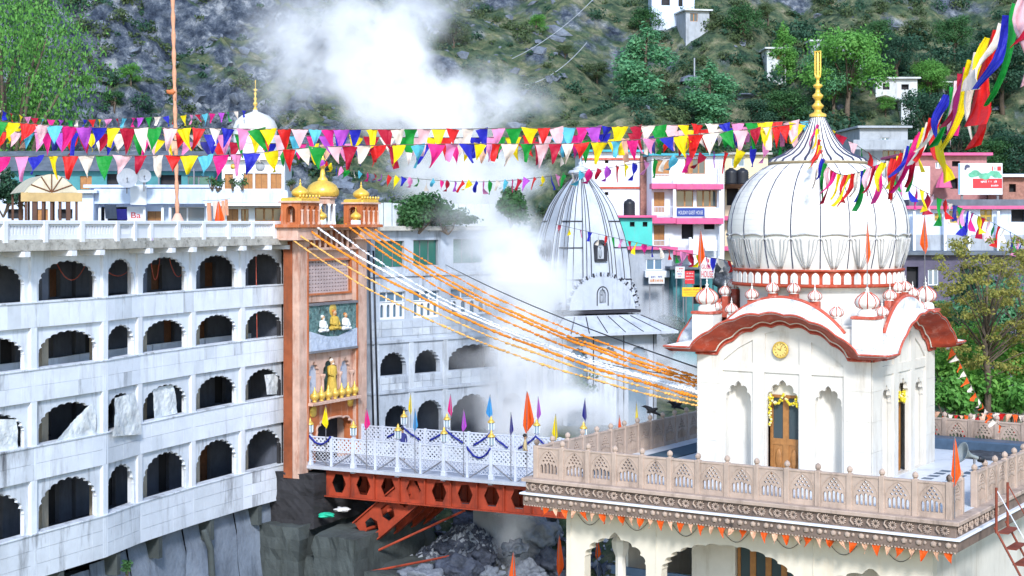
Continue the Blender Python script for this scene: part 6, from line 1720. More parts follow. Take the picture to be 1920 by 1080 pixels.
# washing hung behind the roof parapet
def hung(label, x, y, w_, h_, m, D, seed):
    A = P(x, y, D); mb = MB(); mb.smooth = True
    k = D/FPX; rows = []
    for r in range(6):
        rows.append([A+Vector(((w_*c/6)*k, 0.10*math.sin(c*1.7+seed)+0.05*r, -(h_*r/5)*k)) for c in range(7)])
    mb.grid(rows); o = mb.build('hung_cloth', m, None); tag(o, label, 'cloth', 'washing on the arcade roof')
hung('white cloth hung between orange ones on the arcade roof', 398, 377, 16, 34, CLO['white'], 80, 1)
hung('orange cloth hung on the arcade roof, right of the white cloth', 414, 376, 7, 38, CLO['peach'], 80.2, 2); hung('narrow orange cloth at the right end of the washing line', 421, 374, 6, 30, CLO['peach'], 80.1, 3); hung('narrow orange cloth left of the white cloth', 388, 380, 7, 34, CLO['peach'], 80.2, 4)
hung('dark blue cloth hung under the whitewashed house', 219, 392, 18, 20, CLO['navy'], 97, 5); hung('wide dark washing hung under the whitewashed veranda', 196, 384, 22, 26, mat('dark_cloth', (0.05,0.07,0.11), 0.8, 0.3), 97.2, 6)
wire('washing_line', 'washing line strung over the arcade roof', [P(380,376,80), P(432,372,80.2)], 0.012, m_rope, sag=0.04)

# houses to the right of the dome
t, fr, W, Ht = house('long_house', 'white house with pink roof edge and yellow window frames right of the dome', 92, R(-3), 1700, 2000, 392, 440, [(1752,1766,400,414,'y'),(1780,1802,396,418,'y'),(1838,1860,388,416,'y'),(1896,1922,388,416,'k')], 6, m_bluew, 'slab', m_pink, None, 6)
part_box(t, fr, 'slate_strip', m_slate, 1704, 1990, 374, 388, 0.6, 3.0)
for x in (1712, 1770, 1815, 1870): part_box(t, fr, 'porch_post', m_clean, x, x+5, 396, 470, -0.6, -0.4)
part_box(t, fr, 'grey_band', m_grey, 1702, 1990, 440, 470, -0.06, -0.002)  # grey band that darkens the lower part of the wall
t, fr, W, Ht = house('pink_house', 'pink-trimmed brick house behind the billboard', 104, R(-2), 1700, 1850, 292, 382, [(1704,1742,350,366,'g'),(1754,1764,304,316,'b'),(1785,1800,302,312,'k'),(1782,1796,334,354,'k')], 7, mat('pink_brick', (0.36,0.17,0.17), 0.85, 0.2, 4), 'slab', m_pink, None, 5)
part_box(t, fr, 'white_wing', m_clean, 1690, 1744, 312, 380, -0.4, 0.0)
mb = MB(); c_ = fr.uz(1770, 352, -0.8); mb.smooth = False; mb.lathe([(0.55,c_[1]),(0.35,c_[1]+0.6),(0.06,c_[1]+1.15),(0,c_[1]+1.2)], 8, (c_[0], -0.8, 0)); mb.build('pink_pyramid', m_pink, t)
t, fr, W, Ht = house('grey_house', 'grey concrete house with flat overhanging roof up behind the dome', 140, R(2), 1612, 1702, 240, 300, [(1630,1640,262,276,'k'),(1652,1668,258,266,'b'),(1655,1690,282,298,'w')], 8, m_grey, 'slab', m_grey, None, 6)
part_box(t, fr, 'balcony_wall', m_grey, 1600, 1712, 262, 280, -1.4, -1.2)
t, fr, W, Ht = house('brick_hut', 'small brick house with tin roof at the right edge behind the billboard', 100, R(-3), 1880, 1990, 332, 400, [(1892,1905,345,360,'k')], 6, m_brick, 'slab', m_bluew, None, 5)
# billboard
def billboard():
    D = 95; A = P(1797, 364, D); t = thing('billboard', 'white billboard with a standing figure and a red lettered band above the pink roof', 'billboard', A, R(-2)); fr = Fr(A.x, A.y, A.z, R(-2))
    part_box(t, fr, 'board', m_signw, 1797, 1880, 306, 365, 0, 0.1)
    part_box(t, fr, 'blue_edge', mat('billboard_blue', (0.08,0.30,0.62), 0.5, 0.05), 1797.5, 1800, 307, 364, -0.008, -0.002, 0.001)
    part_box(t, fr, 'red_band', m_signr, 1824, 1879, 335, 353, -0.008, -0.002, 0.001)
    worn_line(t, fr, 1839, 1873, 338, 343, -0.009, m_signw); worn_line(t, fr, 1857, 1872, 346, 350, -0.009, m_signw)
    part_box(t, fr, 'logo_block', m_signr, 1860, 1862, 312, 320, -0.008, -0.002, 0.001); part_box(t, fr, 'logo_block', m_signr, 1870, 1877, 312, 320, -0.008, -0.002, 0.001); worn_line(t, fr, 1864, 1868, 313, 319, -0.009, m_grey)
    mg = mat('billboard_green', (0.10,0.36,0.24), 0.5, 0.5, 3)
    mb = MB()
    for k in range(9):
        u, z = fr.uz(1822+k*6.5, 328-3*math.sin(k*1.3), 0); r = 0.16+0.05*math.sin(k*2.1)
        mb.ext([[(u+r*1.3*math.cos(a), z+r*math.sin(a)) for a in np.linspace(0, 6.28, 13)[:-1]]], -0.010-0.0005*k, -0.003)
    mb.build('painted_foliage', mg, t)
    mf = mat('billboard_shirt', (0.60,0.66,0.72), 0.5, 0.1); mh = mat('billboard_hair', (0.05,0.06,0.12), 0.5, 0.1); ms = mat('billboard_skin', (0.55,0.45,0.42), 0.5, 0.1)
    def pl(pp, m, d, nm):
        mb = MB(); mb.ext([[fr.uz(x, y, 0) for x, y in pp]], d, -0.002); mb.build(nm, m, t)
    pl([(1803,364),(1804,340),(1808,328),(1816,326),(1822,334),(1826,352),(1822,364)], mf, -0.006, 'painted_shirt')
    pl([(1810,326),(1810,316),(1814,313),(1818,316),(1818,323),(1815,328)], ms, -0.009, 'painted_face')
    pl([(1808,318),(1809,311),(1813,308),(1818,310),(1819,314),(1813,315),(1811,319)], mh, -0.012, 'painted_hair')
    for x in (1805, 1872):
        u = fr.uz(x, 364)[0]; mb = MB(); mb.box(u-0.06, u+0.06, 0.11, 0.25, -1.5, 1.5); mb.build('support', m_pole, t)
billboard()
# hill houses
m_hw = mat('weathered_white', (0.50,0.53,0.56), 0.8, 0.2, 1.0, (0.2,0.2,0.2), 1.2, 0.6)
def hill_house(label, x0, x1, yt, yb, ops, m_w, ang=0.0, depth=5):
    g = hit((x0+x1)/2, yb); return house('hill_house', label, g.y-4.5, ang, x0, x1, yt, yb, ops, depth, m_w, 'slab', m_hw, 'houses on the hillside', 6.0)
hill_house('grey two-level house at the top edge of the hillside, upper part', 1222, 1302, -14, 24, [(1240,1256,-6,10,'k'),(1272,1280,-6,12,'k')], m_bluew)
hill_house('lower wing of the grey hilltop house with one orange window', 1286, 1330, 20, 55, [(1294,1308,25,40,'w')], m_grey, 0.2)
hill_house('tiny white hut with a brown door left of the gold finial', 1438, 1474, 92, 114, [(1456,1466,98,112,'d'),(1442,1450,99,106,'k')], m_hw)
hill_house('grey hut just left of the gold finial, roof in the trees', 1522, 1622, 78, 112, [(1530,1545,92,108,'k')], m_grey)
hill_house('white house among the trees between finial and ribbon bunting', 1642, 1720, 148, 182, [(1655,1668,156,168,'k'),(1690,1704,158,168,'k')], m_hw)
hill_house('small white house lower in the trees, third from the right', 1690, 1722, 188, 204, [(1700,1710,192,200,'k')], m_hw)
hill_house('white flat-roofed house at the right behind the yellow streamer', 1768, 1832, 156, 182, [(1772,1782,160,180,'k'),(1804,1814,162,170,'k')], m_hw)
t, fr, W, Ht = house('shade_house', 'dark lower house with purple-grey wall behind the reddish tree', 88, R(-3), 1690, 2000, 478, 600, [(1700,1722,500,540,'k'),(1740,1760,505,535,'b'),(1800,1840,500,540,'k')], 5, mat('purple_shade_wall', (0.10,0.09,0.14), 0.85, 0.4, 1.0), 'slab', m_slate, None, 5)  # added house; its dark wall colour stands for the purple-grey shade there

# ------------------------------------------------------------------ trees on the hillside
TR = [ # x, y base, height px, width factor, kind, leaf, label
 (1213,228,168,1.5,'poplar','teal','tall poplar left of the second poplar, in the middle of the hillside'),
 (1332,232,140,1.6,'poplar','teal','second tall poplar, halfway between guest house and gold finial'),
 (1590,250,190,0.95,'round','bright','large bright green tree right behind the gold finial'),
 (1562,235,120,0.9,'round','teal','green tree close to the right of the gold finial, before the large one'),
 (1745,215,90,1.0,'round','bright','green tree in front of the small white hillside house'),
 (1790,150,85,1.1,'round','mid','round dark green tree high on the right hillside'),
 (1660,235,40,1.3,'round','bright','small yellow-green tree above the grey concrete house'),
 (1470,150,120,0.9,'poplar','bright','sparse yellow-green tree above the tiny white hut'),
 (1395,110,75,1.2,'round','mid','round green tree left of the tiny white hut'),
 (1625,72,38,1.1,'round','mid','small green tree right of the hut roof near the top'),
 (850,110,60,1.4,'round','olive','olive bush-like tree right of the steam cloud'),
 (1210,60,60,1.2,'round','mid','green tree under the grey hilltop house'),
 (1005,60,48,1.0,'round','bright','small bright tree on the cliff above the steam'),
 (1740,300,150,1.0,'round','dark','dark tree right of the dome cap behind the bunting'),
 (1470,225,85,1.3,'round','mid','round tree left of the gold finial'),
 (1410,230,70,1.3,'round','dark','dark low tree between the poplars and the finial'),
 (1290,228,60,1.5,'round','dark','dark thicket tree between the two poplars'),
 (1680,205,90,1.2,'round','dark','dark tree left of the green tree by the white house'),
 (1830,260,110,1.1,'round','mid','mid green tree under the yellow streamer'),
 (1880,240,150,1.1,'round','dark','dark tree at the right edge behind the streamers'),
 (1905,330,130,1.2,'round','dark','dark tree at the right edge above the brick hut'),
 (1850,330,100,1.2,'round','mid','tree directly behind the billboard'),
 (1790,290,90,1.2,'round','dark','dark tree left behind the billboard'),
 (1650,120,60,1.2,'round','mid','tree above the white house among trees'),
 (1850,90,70,1.2,'round','dark','small dark tree at the upper right'),
 (1720,90,60,1.3,'round','olive','olive tree at the upper right'),
 (1540,170,70,1.2,'round','teal','bluish green tree directly behind the gold finial'),
 (1440,70,50,1.1,'round','olive','olive tree above the tiny hut'),
 (245,190,45,1.3,'round','bright','bright bush-like tree on the cliff left of the flagpole'),
 (160,225,30,1.6,'round','bright','low bright tree at the foot of the cliff'),
 (215,225,45,1.4,'round','mid','green tree at the cliff foot above the flags'),
 (1120,150,45,1.6,'round','olive','low olive tree on the open slope'),
 (1060,140,30,1.6,'round','olive','low olive tree at the left of the open slope'),
 (1250,150,50,1.2,'round','olive','olive tree right of the first poplar'),
]
for k, (x, y, hp, wf, kind, leaf, lab) in enumerate(TR):
    g = hit(x, y); h = hp/FPX*g.y
    tree('hill_tree', lab, kind, leaf, (g.x, g.y, g.z-0.2), h, wf, k, 'trees on the hillside', 7000 if hp > 80 else 2600, (0.016 if kind == 'poplar' else 0.017) if hp > 80 else 0.024)
# big tree at the left edge
for k, (x, y, D, h, lf, lab) in enumerate(((10,330,120,17.0,'bright','tall bright green tree at the left edge, front one'),(-30,300,128,20,'mid','tall dark green tree at the left edge, rear one'),(62,300,130,12.5,'bright','slender green tree beside the left edge tree'))):
    q = P(x, y, D); tree('left_tree', lab, 'poplar' if k == 2 else 'round', lf, (q.x, q.y, H(q.x,q.y)-1), h+q.z-H(q.x,q.y), 0.55, k+1, 'trees at the left edge', 15000, 0.0065)
shrub_thing('fir_branch', 'dark green bush at the left edge above the arcade parapet', P(6,362,84), (1.2,1.0,0.9), 'dark', 2200, 8, 0.10)
# bush and grass cover of the hill
def cover():
    rd = random.Random(5); bl = []; bl2 = []
    for i in range(5200):
        x = rd.uniform(-60, 75); y = rd.uniform(140, 215)
        d = noise.noise(Vector((x*0.06, y*0.06, 5)))+0.25*sstep(-10, 25, x)-0.12
        if rd.random() > 0.62+d-0.25*sstep(172, 195, y)*sstep(0, 20, x): continue
        z = H(x, y); r = 0.35+0.7*rd.random()**2*1.5
        (bl if rd.random() < 0.6 else bl2).append((x, y, z+r*0.35, r, r, r*0.65))
    o = add('hill_bushes', leaf_mesh('hill_bushes', bl, 140000, 0.17, m_leafs['olive'], 2, 0.4)); o['kind'] = 'stuff'
    o = add('hill_undergrowth', leaf_mesh('hill_undergrowth', bl2, 95000, 0.17, m_leafs['dark'], 3, 0.4)); o['kind'] = 'stuff'
    bl = []
    for i in range(260):
        x = rd.uniform(28, 75); y = rd.uniform(118, 190)
        if x/y*FPX+960 < 1690 and y < 150: continue
        z = H(x, y); r = 0.8+1.5*rd.random(); bl.append((x, y, z+r*0.5, r, r, r*0.9))
    o = add('wood', leaf_mesh('wood', bl, 60000, 0.24, m_leafs['dark'], 6, 0.5)); o['kind'] = 'stuff'
    mb = MB()
    base = [MB().ico((0,0,0), 1.0, 1, jit=0.5, seed=s) for s in range(4)]
    for i in range(900):
        x = rd.uniform(-50, 60); y = rd.uniform(139, 215)
        if rd.random() > 0.25+0.6*sstep(15, -30, x): continue
        r = 0.15+0.6*rd.random()**3*1.4; z = H(x, y); b = base[i % 4]; a = rd.random()*6
        ca, sa = math.cos(a), math.sin(a); sx, sz = r*rd.uniform(0.7,1.4), r*rd.uniform(0.5,1.1)
        mb._a([(x+(q[0]*ca-q[1]*sa)*sx, y+(q[0]*sa+q[1]*ca)*r, z+q[2]*sz) for q in b.v], b.f)
    for i in range(1200):
        x = rd.uniform(-60, 6); y = rd.uniform(142, 205)
        if noise.noise(Vector((x*0.09, y*0.12, 9.0))) < -0.02: continue
        r = 0.15+0.55*rd.random()**4; z = H(x, y); b = base[i % 4]; a = rd.random()*6
        ca, sa = math.cos(a), math.sin(a); sx, sz = r*rd.uniform(0.7,2.2), r*rd.uniform(0.6,1.3)
        mb._a([(x+(q[0]*ca-q[1]*sa)*sx, y+(q[0]*sa+q[1]*ca)*r, z+q[2]*sz+q[0]*0.35*r) for q in b.v], b.f)
    o = mb.build('hill_rocks', m_cliff); o['kind'] = 'stuff'
cover()
for k, (x0,y0,D0,x1,y1,D1) in enumerate(((960,110,170,1130,-20,185),(700,-25,180,800,20,165),(985,160,165,1100,80,172))):
    wire('hill_cable', ['slack cable over the cliff right of the steam cloud','cable crossing the sky end of the steam cloud','second slack cable below the first over the cliff'][k], [P(x0,y0,D0), P(x1,y1,D1)], 0.04, m_grey, 0.8)
for k, (x, y0, y1) in enumerate(((1302,90,150),(1346,-10,40),(1912,270,330))):
    g = hit(x, y1); h = (y1-y0)/FPX*g.y; mb = MB(); mb.tube([(g.x,g.y,g.z-0.3),(g.x,g.y,g.z+h)], 0.08, 6); tag(mb.build('utility_pole', m_grey, None), ['grey utility pole between the two poplars','grey utility pole right of the hilltop house','grey lamp pole at the right edge by the brick hut'][k], 'pole', 'utility poles')
# right-hand tree with turning leaves, bank shrubs
def right_tree(label, x, yb, yt, D, w_, leaf, n, seed, ls):
    rd = random.Random(seed); B = P(x, yb, D); h = (yb-yt)/FPX*D
    t = thing('bank_tree', label, 'tree', (B.x, B.y, B.z), 0, 'trees on the bank right of the shrine')
    mb = MB(); mb.smooth = True; bl = []
    mb.tube([(0,0,-3),(0.05,0,h*0.25),(-0.1,0,h*0.5),(0.1,0.1,h*0.8)], [0.16,0.13,0.09,0.03], 8)
    for i in range(120):
        a = rd.random()*6.28; z = h*(0.30+0.68*rd.random()); q = w_*math.sqrt(max(0.08, 1-((z/h-0.62)/0.42)**2))*rd.random()**0.4
        e = Vector((math.cos(a)*q, math.sin(a)*q*0.8, z)); r = 0.16+0.26*rd.random()
        bl.append((e.x, e.y, e.z, r, r, r*0.6))
        m1 = Vector((0,0,h*0.2+0.45*(z-h*0.2)))
        if i % 3 == 0: mb.tube([m1, m1.lerp(e,0.55)+Vector((rd.uniform(-.2,.2),rd.uniform(-.2,.2),0.15)), e], [0.035,0.02,0.005], 5)
    mb.build('trunk', m_bark, t); add('crown', leaf_mesh('crown', bl, n, ls, m_leafs[leaf], seed, 0.2), t)
right_tree('loose tree with yellow and reddish leaves right of the shrine', 1850, 800, 440, 60, 2.5, 'autumn', 9000, 1, 0.06)
right_tree('second reddish-leaved tree at the right edge of the bank', 1925, 820, 455, 63, 2.3, 'autumn', 8000, 2, 0.065)
right_tree('slender green tree behind the reddish tree', 1800, 800, 560, 68, 1.9, 'mid', 4000, 3, 0.09)
for k, (x, y, D, rx, rz, lf) in enumerate(((1800,690,62,1.5,1.3,'lime'),(1860,650,64,1.6,1.2,'lime'),(1925,690,62,1.6,1.5,'lime'),(1780,610,70,1.5,1.3,'teal'),(1845,720,61,1.4,1.0,'lime'),(1900,740,60,1.3,0.9,'bright'),(1785,745,60,1.0,0.8,'bright'),(1900,590,72,1.8,1.5,'teal'),(1830,560,76,1.8,1.4,'dark'))):
    q = P(x, y, D); shrub_thing('bank_shrub', '%s green shrub of the thicket on the bank right of the shrine' % ordn[k], q, (rx, rx*0.8, rz), lf, 2600, 40+k, 0.10, 'shrubs on the bank')
shrub_thing('gorge_shrub', 'dark green shrub by the temple wall behind the garlands', P(1082,722,97), (1.0,0.8,0.8), 'mid', 900, 61, 0.10)
shrub_thing('gorge_shrub', 'dark shrub in the mist under the shop signs', P(1262,620,108), (1.6,1.2,1.2), 'dark', 1200, 62, 0.12)
shrub_thing('wall_weed', 'small weed growing on the foot of the arcade building', P(238,1062,68), (0.25,0.25,0.3), 'mid', 260, 63, 0.07)

# ------------------------------------------------------------------ boulders and rubble in the gorge
def gorge():
    rd = random.Random(12)
    spots = [(1000,990,82,1.5,m_rockl,'large pale boulder standing in the steam of the gorge'),(965,1018,80,0.9,m_rockl,'pale pointed boulder just above the left orange flag'),(1010,945,86,1.6,m_rock,'dark overhanging boulder behind the pale boulder'),(900,1040,80,1.0,m_rock,'dark boulder right of the rubble heap'),(860,1065,77,1.5,m_rock,'bluish boulder at the bottom edge below the abutment'),(790,1075,76,1.4,m_rockl,'rounded grey boulder at the bottom edge right of the abutment'),(985,1065,78,1.0,m_rockl,'pale boulder at the bottom edge beside the orange flag'),(1035,1050,80,1.3,m_rock,'dark boulder against the hall wall'),(935,985,86,1.1,m_rock,'dark boulder beside the steam column'),(1030,985,86,1.0,m_rockl,'round pale boulder near the hall wall'),(880,985,86,1.2,m_rock,'dark boulder at the foot of the leaning slab'),(920,1070,77,0.8,m_rockl,'small pale boulder at the bottom edge'),(1010,1075,77,0.7,m_rockl,'small white boulder right of the orange flag'),(840,1020,82,0.8,m_rock,'small dark boulder on the rubble heap')]
    for k, (x, y, D, r, m, lab) in enumerate(spots):
        r *= 0.72; c = P(x, y+10, D); mb = MB(); mb.smooth = True
        mb.ico((0,0,0), (r*rd.uniform(0.8,1.2), r, r*rd.uniform(0.6,0.95)), 5, jit=0.22, seed=k+1)
        mb.v = [tuple(Vector(v)+Vector(v).normalized()*0.20*r*noise.fractal(Vector(v)*1.5/r, 0.65, 2.2, 7)) for v in mb.v]
        o = mb.build('boulder', m, None, world=Matrix.Translation(c) @ RZ(rd.random()*6)); tag(o, lab, 'boulder', 'boulders in the gorge')
    mb = MB(); base = [MB().ico((0,0,0), 1.0, 1, jit=0.6, seed=s+20) for s in range(5)]
    for i in range(5200):
        x = rd.uniform(-14, 6); y = rd.uniform(70, 96); r = 0.06+0.30*rd.random()**4
        z = H(x, y); b = base[i % 5]; mb.mi = rd.choice((0,0,0,1,2))
        mb._a([(x+q[0]*r*rd.uniform(0.8,1.3), y+q[1]*r, z+q[2]*r*0.8) for q in b.v], b.f)
    # the rubble heap below the bridge
    for i in range(3800):
        a = rd.gauss(0,1); bq = rd.gauss(0,1); c = P(875+a*45, 1015, 83); r = 0.05+0.15*rd.random()**2
        z = c.z+1.6*math.exp(-(a*a+bq*bq)*0.5)-0.9; b = base[i % 5]; mb.mi = rd.choice((0,0,1,2,0))
        mb._a([(c.x+q[0]*r, c.y+bq*1.2+q[1]*r, z+q[2]*r) for q in b.v], b.f)
    o = mb.build('gorge_rubble', [m_rock, m_rockl, m_conc]); o['kind'] = 'stuff'
    # cliff of broken rock behind the rubble
    rows = []
    for j in range(15):
        rows.append([P(850+i*16, 930+j*7, 88-j*0.25)+Vector((0, 0.9*noise.fractal(Vector((i*0.5,j*0.6,2)),1,2,4), 0)) for i in range(12)])
    mb = MB(); mb.grid(rows); tag(mb.build('rock_face', m_rock, None), 'broken brown rock face behind the rubble under the bridge', 'rock')
    # litter lying on the abutment ledges
    for k, (x, y, D, c, lab) in enumerate(((612,966,80,(0.02,0.45,0.28),'green plastic scrap on the abutment ledge'),(640,955,80.5,(0.6,0.6,0.62),'pale crumpled sack on the abutment ledge'),(585,905,81,(0.5,0.5,0.52),'grey crumpled sheet under the gate tower'),(640,1022,79,(0.5,0.5,0.6),'scatter of pale litter on the lower abutment ledge'))):
        mb = MB(); mb.smooth = True; mb.ico(P(x, y, D), (0.40,0.25,0.12), 3, jit=0.28, seed=k+5); tag(mb.build('litter', mat('litter_%d' % k, c, 0.6, 0.3, 5), None), lab, 'litter', 'litter on the abutment')
gorge()

# ------------------------------------------------------------------ bunting
_fm = {}
def flag_mesh(col, var, kind='tri'):
    """unit pennant hanging from its top edge: width 1, height 1"""
    key = (col, var, kind)
    if key in _fm: return _fm[key]
    rd = random.Random(var*7+1); mb = MB(); mb.smooth = True
    NR, NC = 8, 9
    sk = rd.uniform(-0.34, 0.34); fl = rd.uniform(0.08, 0.42); ph = rd.random()*6; tw = rd.uniform(-0.9, 0.9); cr = rd.uniform(0.0, 0.12)
    rows = []
    for r in range(NR):
        t = r/(NR-1)
        if kind == 'tri': w_ = 1-0.96*t
        else: w_ = (0.55+0.45*math.cos(t*1.2))*(1-0.55*t**2)
        row = []
        for c in range(NC):
            s = c/(NC-1)-0.5
            x = s*w_*(1-0.25*abs(tw)*t)+sk*t*t
            y = fl*t*math.sin(ph+3.2*t+s*2.5)+tw*s*w_*t+cr*math.sin(s*14+ph)*(0.3+t)*w_
            if kind == 'long':
                x = s*w_*0.30+0.25*math.sin(ph+3.5*t)*t-0.25*t; y += 0.25*math.sin(ph*1.7+5*t)*t
            row.append(Vector((x, y, -t*(1-0.10*abs(sk)))))
        rows.append(row)
    mb.grid(rows); _fm[key] = mb.mesh('flag', CLO[col]); return _fm[key]
def bez(pts, n):
    """Catmull-Rom through world points"""
    out = []; m = len(pts)
    for i in range(m-1):
        p0, p1, p2, p3 = pts[max(i-1,0)], pts[i], pts[i+1], pts[min(i+2,m-1)]
        for j in range(n):
            t = j/n
            out.append(0.5*((2*p1)+(p2-p0)*t+(2*p0-5*p1+4*p2-p3)*t*t+(3*p1-p0-3*p2+p3)*t**3))
    out.append(pts[-1]); return out
SEQ = ['yellow','red','white','blue','pink','green','yellow','red','palepink','aqua','magenta','violet','blue','yellow','crimson','white','green','palepink']
def bunting(name, label, px, step, fw, fh, seq, seed, kind='tri', vjit=0.24, lean=0.0, cords=0.012, fhfun=None, skip=0.0, yaw=None):
    rd = random.Random(seed)
    pts = bez([P(*q) for q in px], 24)
    o = pts[0]; t = thing(name, label, 'bunting', o)
    mb = MB(); mb.tube([p-o for p in pts[::2]]+[pts[-1]-o], cords, 4); mb.build('cord', m_rope, t)
    acc = 0.0; nxt = step*0.5; k = rd.randrange(len(seq))
    for a, b in zip(pts, pts[1:]):
        L = (b-a).length
        while acc+L >= nxt:
            q = a.lerp(b, (nxt-acc)/L); d = (b-a).normalized()
            f = fhfun(q) if fhfun else 1.0
            col = seq[k % len(seq)]; k += 1
            if rd.random() >= skip:
                w_, h_ = fw*f*rd.uniform(0.72,1.12), fh*f*rd.uniform(1-vjit,1+vjit)
                az = math.atan2(d.y, d.x)
                R3 = RZ(az+rd.gauss(0,0.32) if yaw is None else yaw+rd.uniform(-0.3,0.3)) @ RY(-math.asin(max(-1,min(1,d.z)))*(1.0 if kind == 'tri' else 0.2)+rd.gauss(lean,0.10)) @ RX(rd.gauss(0,0.16))
                add('flag', flag_mesh(col, rd.randrange(14), kind), t, T(*(q-o)) @ R3 @ SC(w_, h_*0.8, h_))
            nxt += step*f*rd.uniform(0.8,1.2)
        acc += L
    return t
NK = (1531, 226, 49.0)
bunting('bunting_string', 'top string of large coloured pennants from the left edge to the gold finial', [(-40,224,46),(150,238,46.5),(400,241,47),(700,243,47.5),(1000,240,48),(1280,234,48.6),NK], 0.42, 0.50, 0.66, SEQ, 1)
bunting('bunting_string', 'second string of large pennants just below and behind the top string', [(-40,246,48.5),(250,251,48.6),(540,254,48.8),(900,258,49),(1250,246,49.2),(1533,230,49.2)], 0.44, 0.48, 0.62, SEQ[5:]+SEQ[:5], 2)
bunting('bunting_string', 'third string of large pennants, lowest one at the left edge', [(-40,294,45.5),(200,292,45.8),(430,290,46.2),(600,276,46.6),(850,270,47.2),(1100,268,47.9),(1350,248,48.6),(1529,228,48.9)], 0.47, 0.50, 0.60, ['white','red','yellow','aqua','magenta','pink','blue','yellow','red','white','green','palepink','crimson'], 3)
bunting('bunting_string', 'fourth string of pennants, tangled behind the second string', [(-40,232,50.5),(300,262,50.5),(620,270,50.4),(950,268,50.2),(1250,254,50),(1534,228,49.4)], 0.45, 0.50, 0.64, ['crimson','white','blue','green','magenta','yellow','peach','pink','navy','red'], 4)
bunting('bunting_string', 'string of small pennants running to the finial of the white pavilion dome', [(-30,200,84),(90,224,88),(250,221,93),(380,214,97),(471,206,99.5)], 0.58, 0.50, 0.58, ['white','blue','red','yellow','pink','crimson','aqua','magenta','violet','green'], 5)
bunting('bunting_string', 'long slack string of small fluttering pennants between the gate tower and the dome', [(603,300,83),(650,318,80),(760,333,76),(900,341,70),(1060,327,63),(1250,297,56),(1400,280,52),(1532,232,49.3)], 0.78, 0.40, 0.62, ['red','yellow','blue','pink','green','white','aqua','magenta','crimson','violet'], 6, lean=0.5, fhfun=lambda q: 0.8+0.2*(80-q.y)/30)
bunting('bunting_string', 'string of small pennants across the white spire to the dome', [(1040,420,98),(1110,436,90),(1180,452,80),(1280,473,66),(1372,490,54)], 2.3, 0.62, 0.62, ['blue','white','red','green','pink','crimson','yellow','magenta'], 7, fhfun=lambda q: 0.75+0.25*(q.y-54)/44)
bunting('bunting_string', 'string of narrow pennants descending right from the dome past the orange flag', [(1533,226,49),(1590,262,52),(1650,302,55),(1720,352,60),(1790,385,66),(1850,412,72),(1930,455,80)], 1.05, 0.46, 0.90, ['green','pink','blue','magenta','yellow','crimson','palepink','green','red','white','navy'], 8, lean=0.1)
bunting('bunting_string', 'long-tailed streamer bunting rising from the dome to the upper right corner', [(1533,228,48.6),(1545,300,45),(1580,328,42),(1640,312,38),(1700,282,34),(1760,205,28),(1830,105,23),(1890,35,19.5),(1960,-60,16.5)], 0.62, 0.52, 1.0, ['yellow','red','white','blue','green','palepink','crimson','magenta','yellow','white','red'], 9, kind='long', lean=0.15, fhfun=lambda q: 0.85+0.25*sstep(45, 20, q.y), vjit=0.3, yaw=0.0)
bunting('bunting_string', 'orange and white pennant string hanging from the right eave to the parapet', [(1778,640,50.5),(1800,680,50.8),(1830,740,51.2),(1868,792,51.8),(1885,800,52)], 0.27, 0.24, 0.30, ['white','orange'], 10)
for k, (y0, y1) in enumerate(((770,778),(784,780),(795,800))):
    bunting('bunting_string', '%s row of tangled orange and white pennants above the rear parapet' % ['top','middle','bottom'][k], [(1752,y0,55+k),(1800,y0+9,55+k),(1860,y1-4,55+k),(1950,y1+3,55+k)], 0.22, 0.20, 0.28, ['orange','white','red','peach'], 11+k, vjit=0.4)
A0 = SF.w(0.6, -0.02, -0.80); A1 = SF.w(TWD+0.05, -0.02, -0.80)
def cornice_bunting():
    t = thing('bunting_string', 'row of orange and peach pennants hung under the cornice of the shrine hall', 'bunting', A0, SA)
    L = (A1-A0).length; rd = random.Random(4)
    mb = MB(); mb.tube([(-0.4,0,0),(L*0.5,0,-0.01),(L,0,0)], 0.008, 4); mb.build('cord', m_rope, t)
    k = 0; x = 0.1
    while x < L:
        add('flag', flag_mesh('orange' if k % 2 == 0 else 'peach', rd.randrange(6)), t, T(x, -0.02, 0) @ RX(rd.gauss(0,0.15)) @ RY(rd.gauss(0,0.15)) @ SC(0.24 if k % 2 == 0 else 0.17, 0.2, 0.30 if k % 2 == 0 else 0.26)); x += 0.31; k += 1
cornice_bunting()
# string of fairy-light loops below it
for k in range(7):
    pts = [SF.w(1.2+k*1.55+0.9*i/12, 0.80, -0.98-0.36*math.sin(math.pi*i/12)) for i in range(13)]
    mb = MB(); mb.tube(pts, 0.009, 4); tag(mb.build('light_wire', m_rope, None), '%s thin wire loop from the left on the hall wall below the cornice' % ordn[k], 'wire', 'wire loops below the cornice')

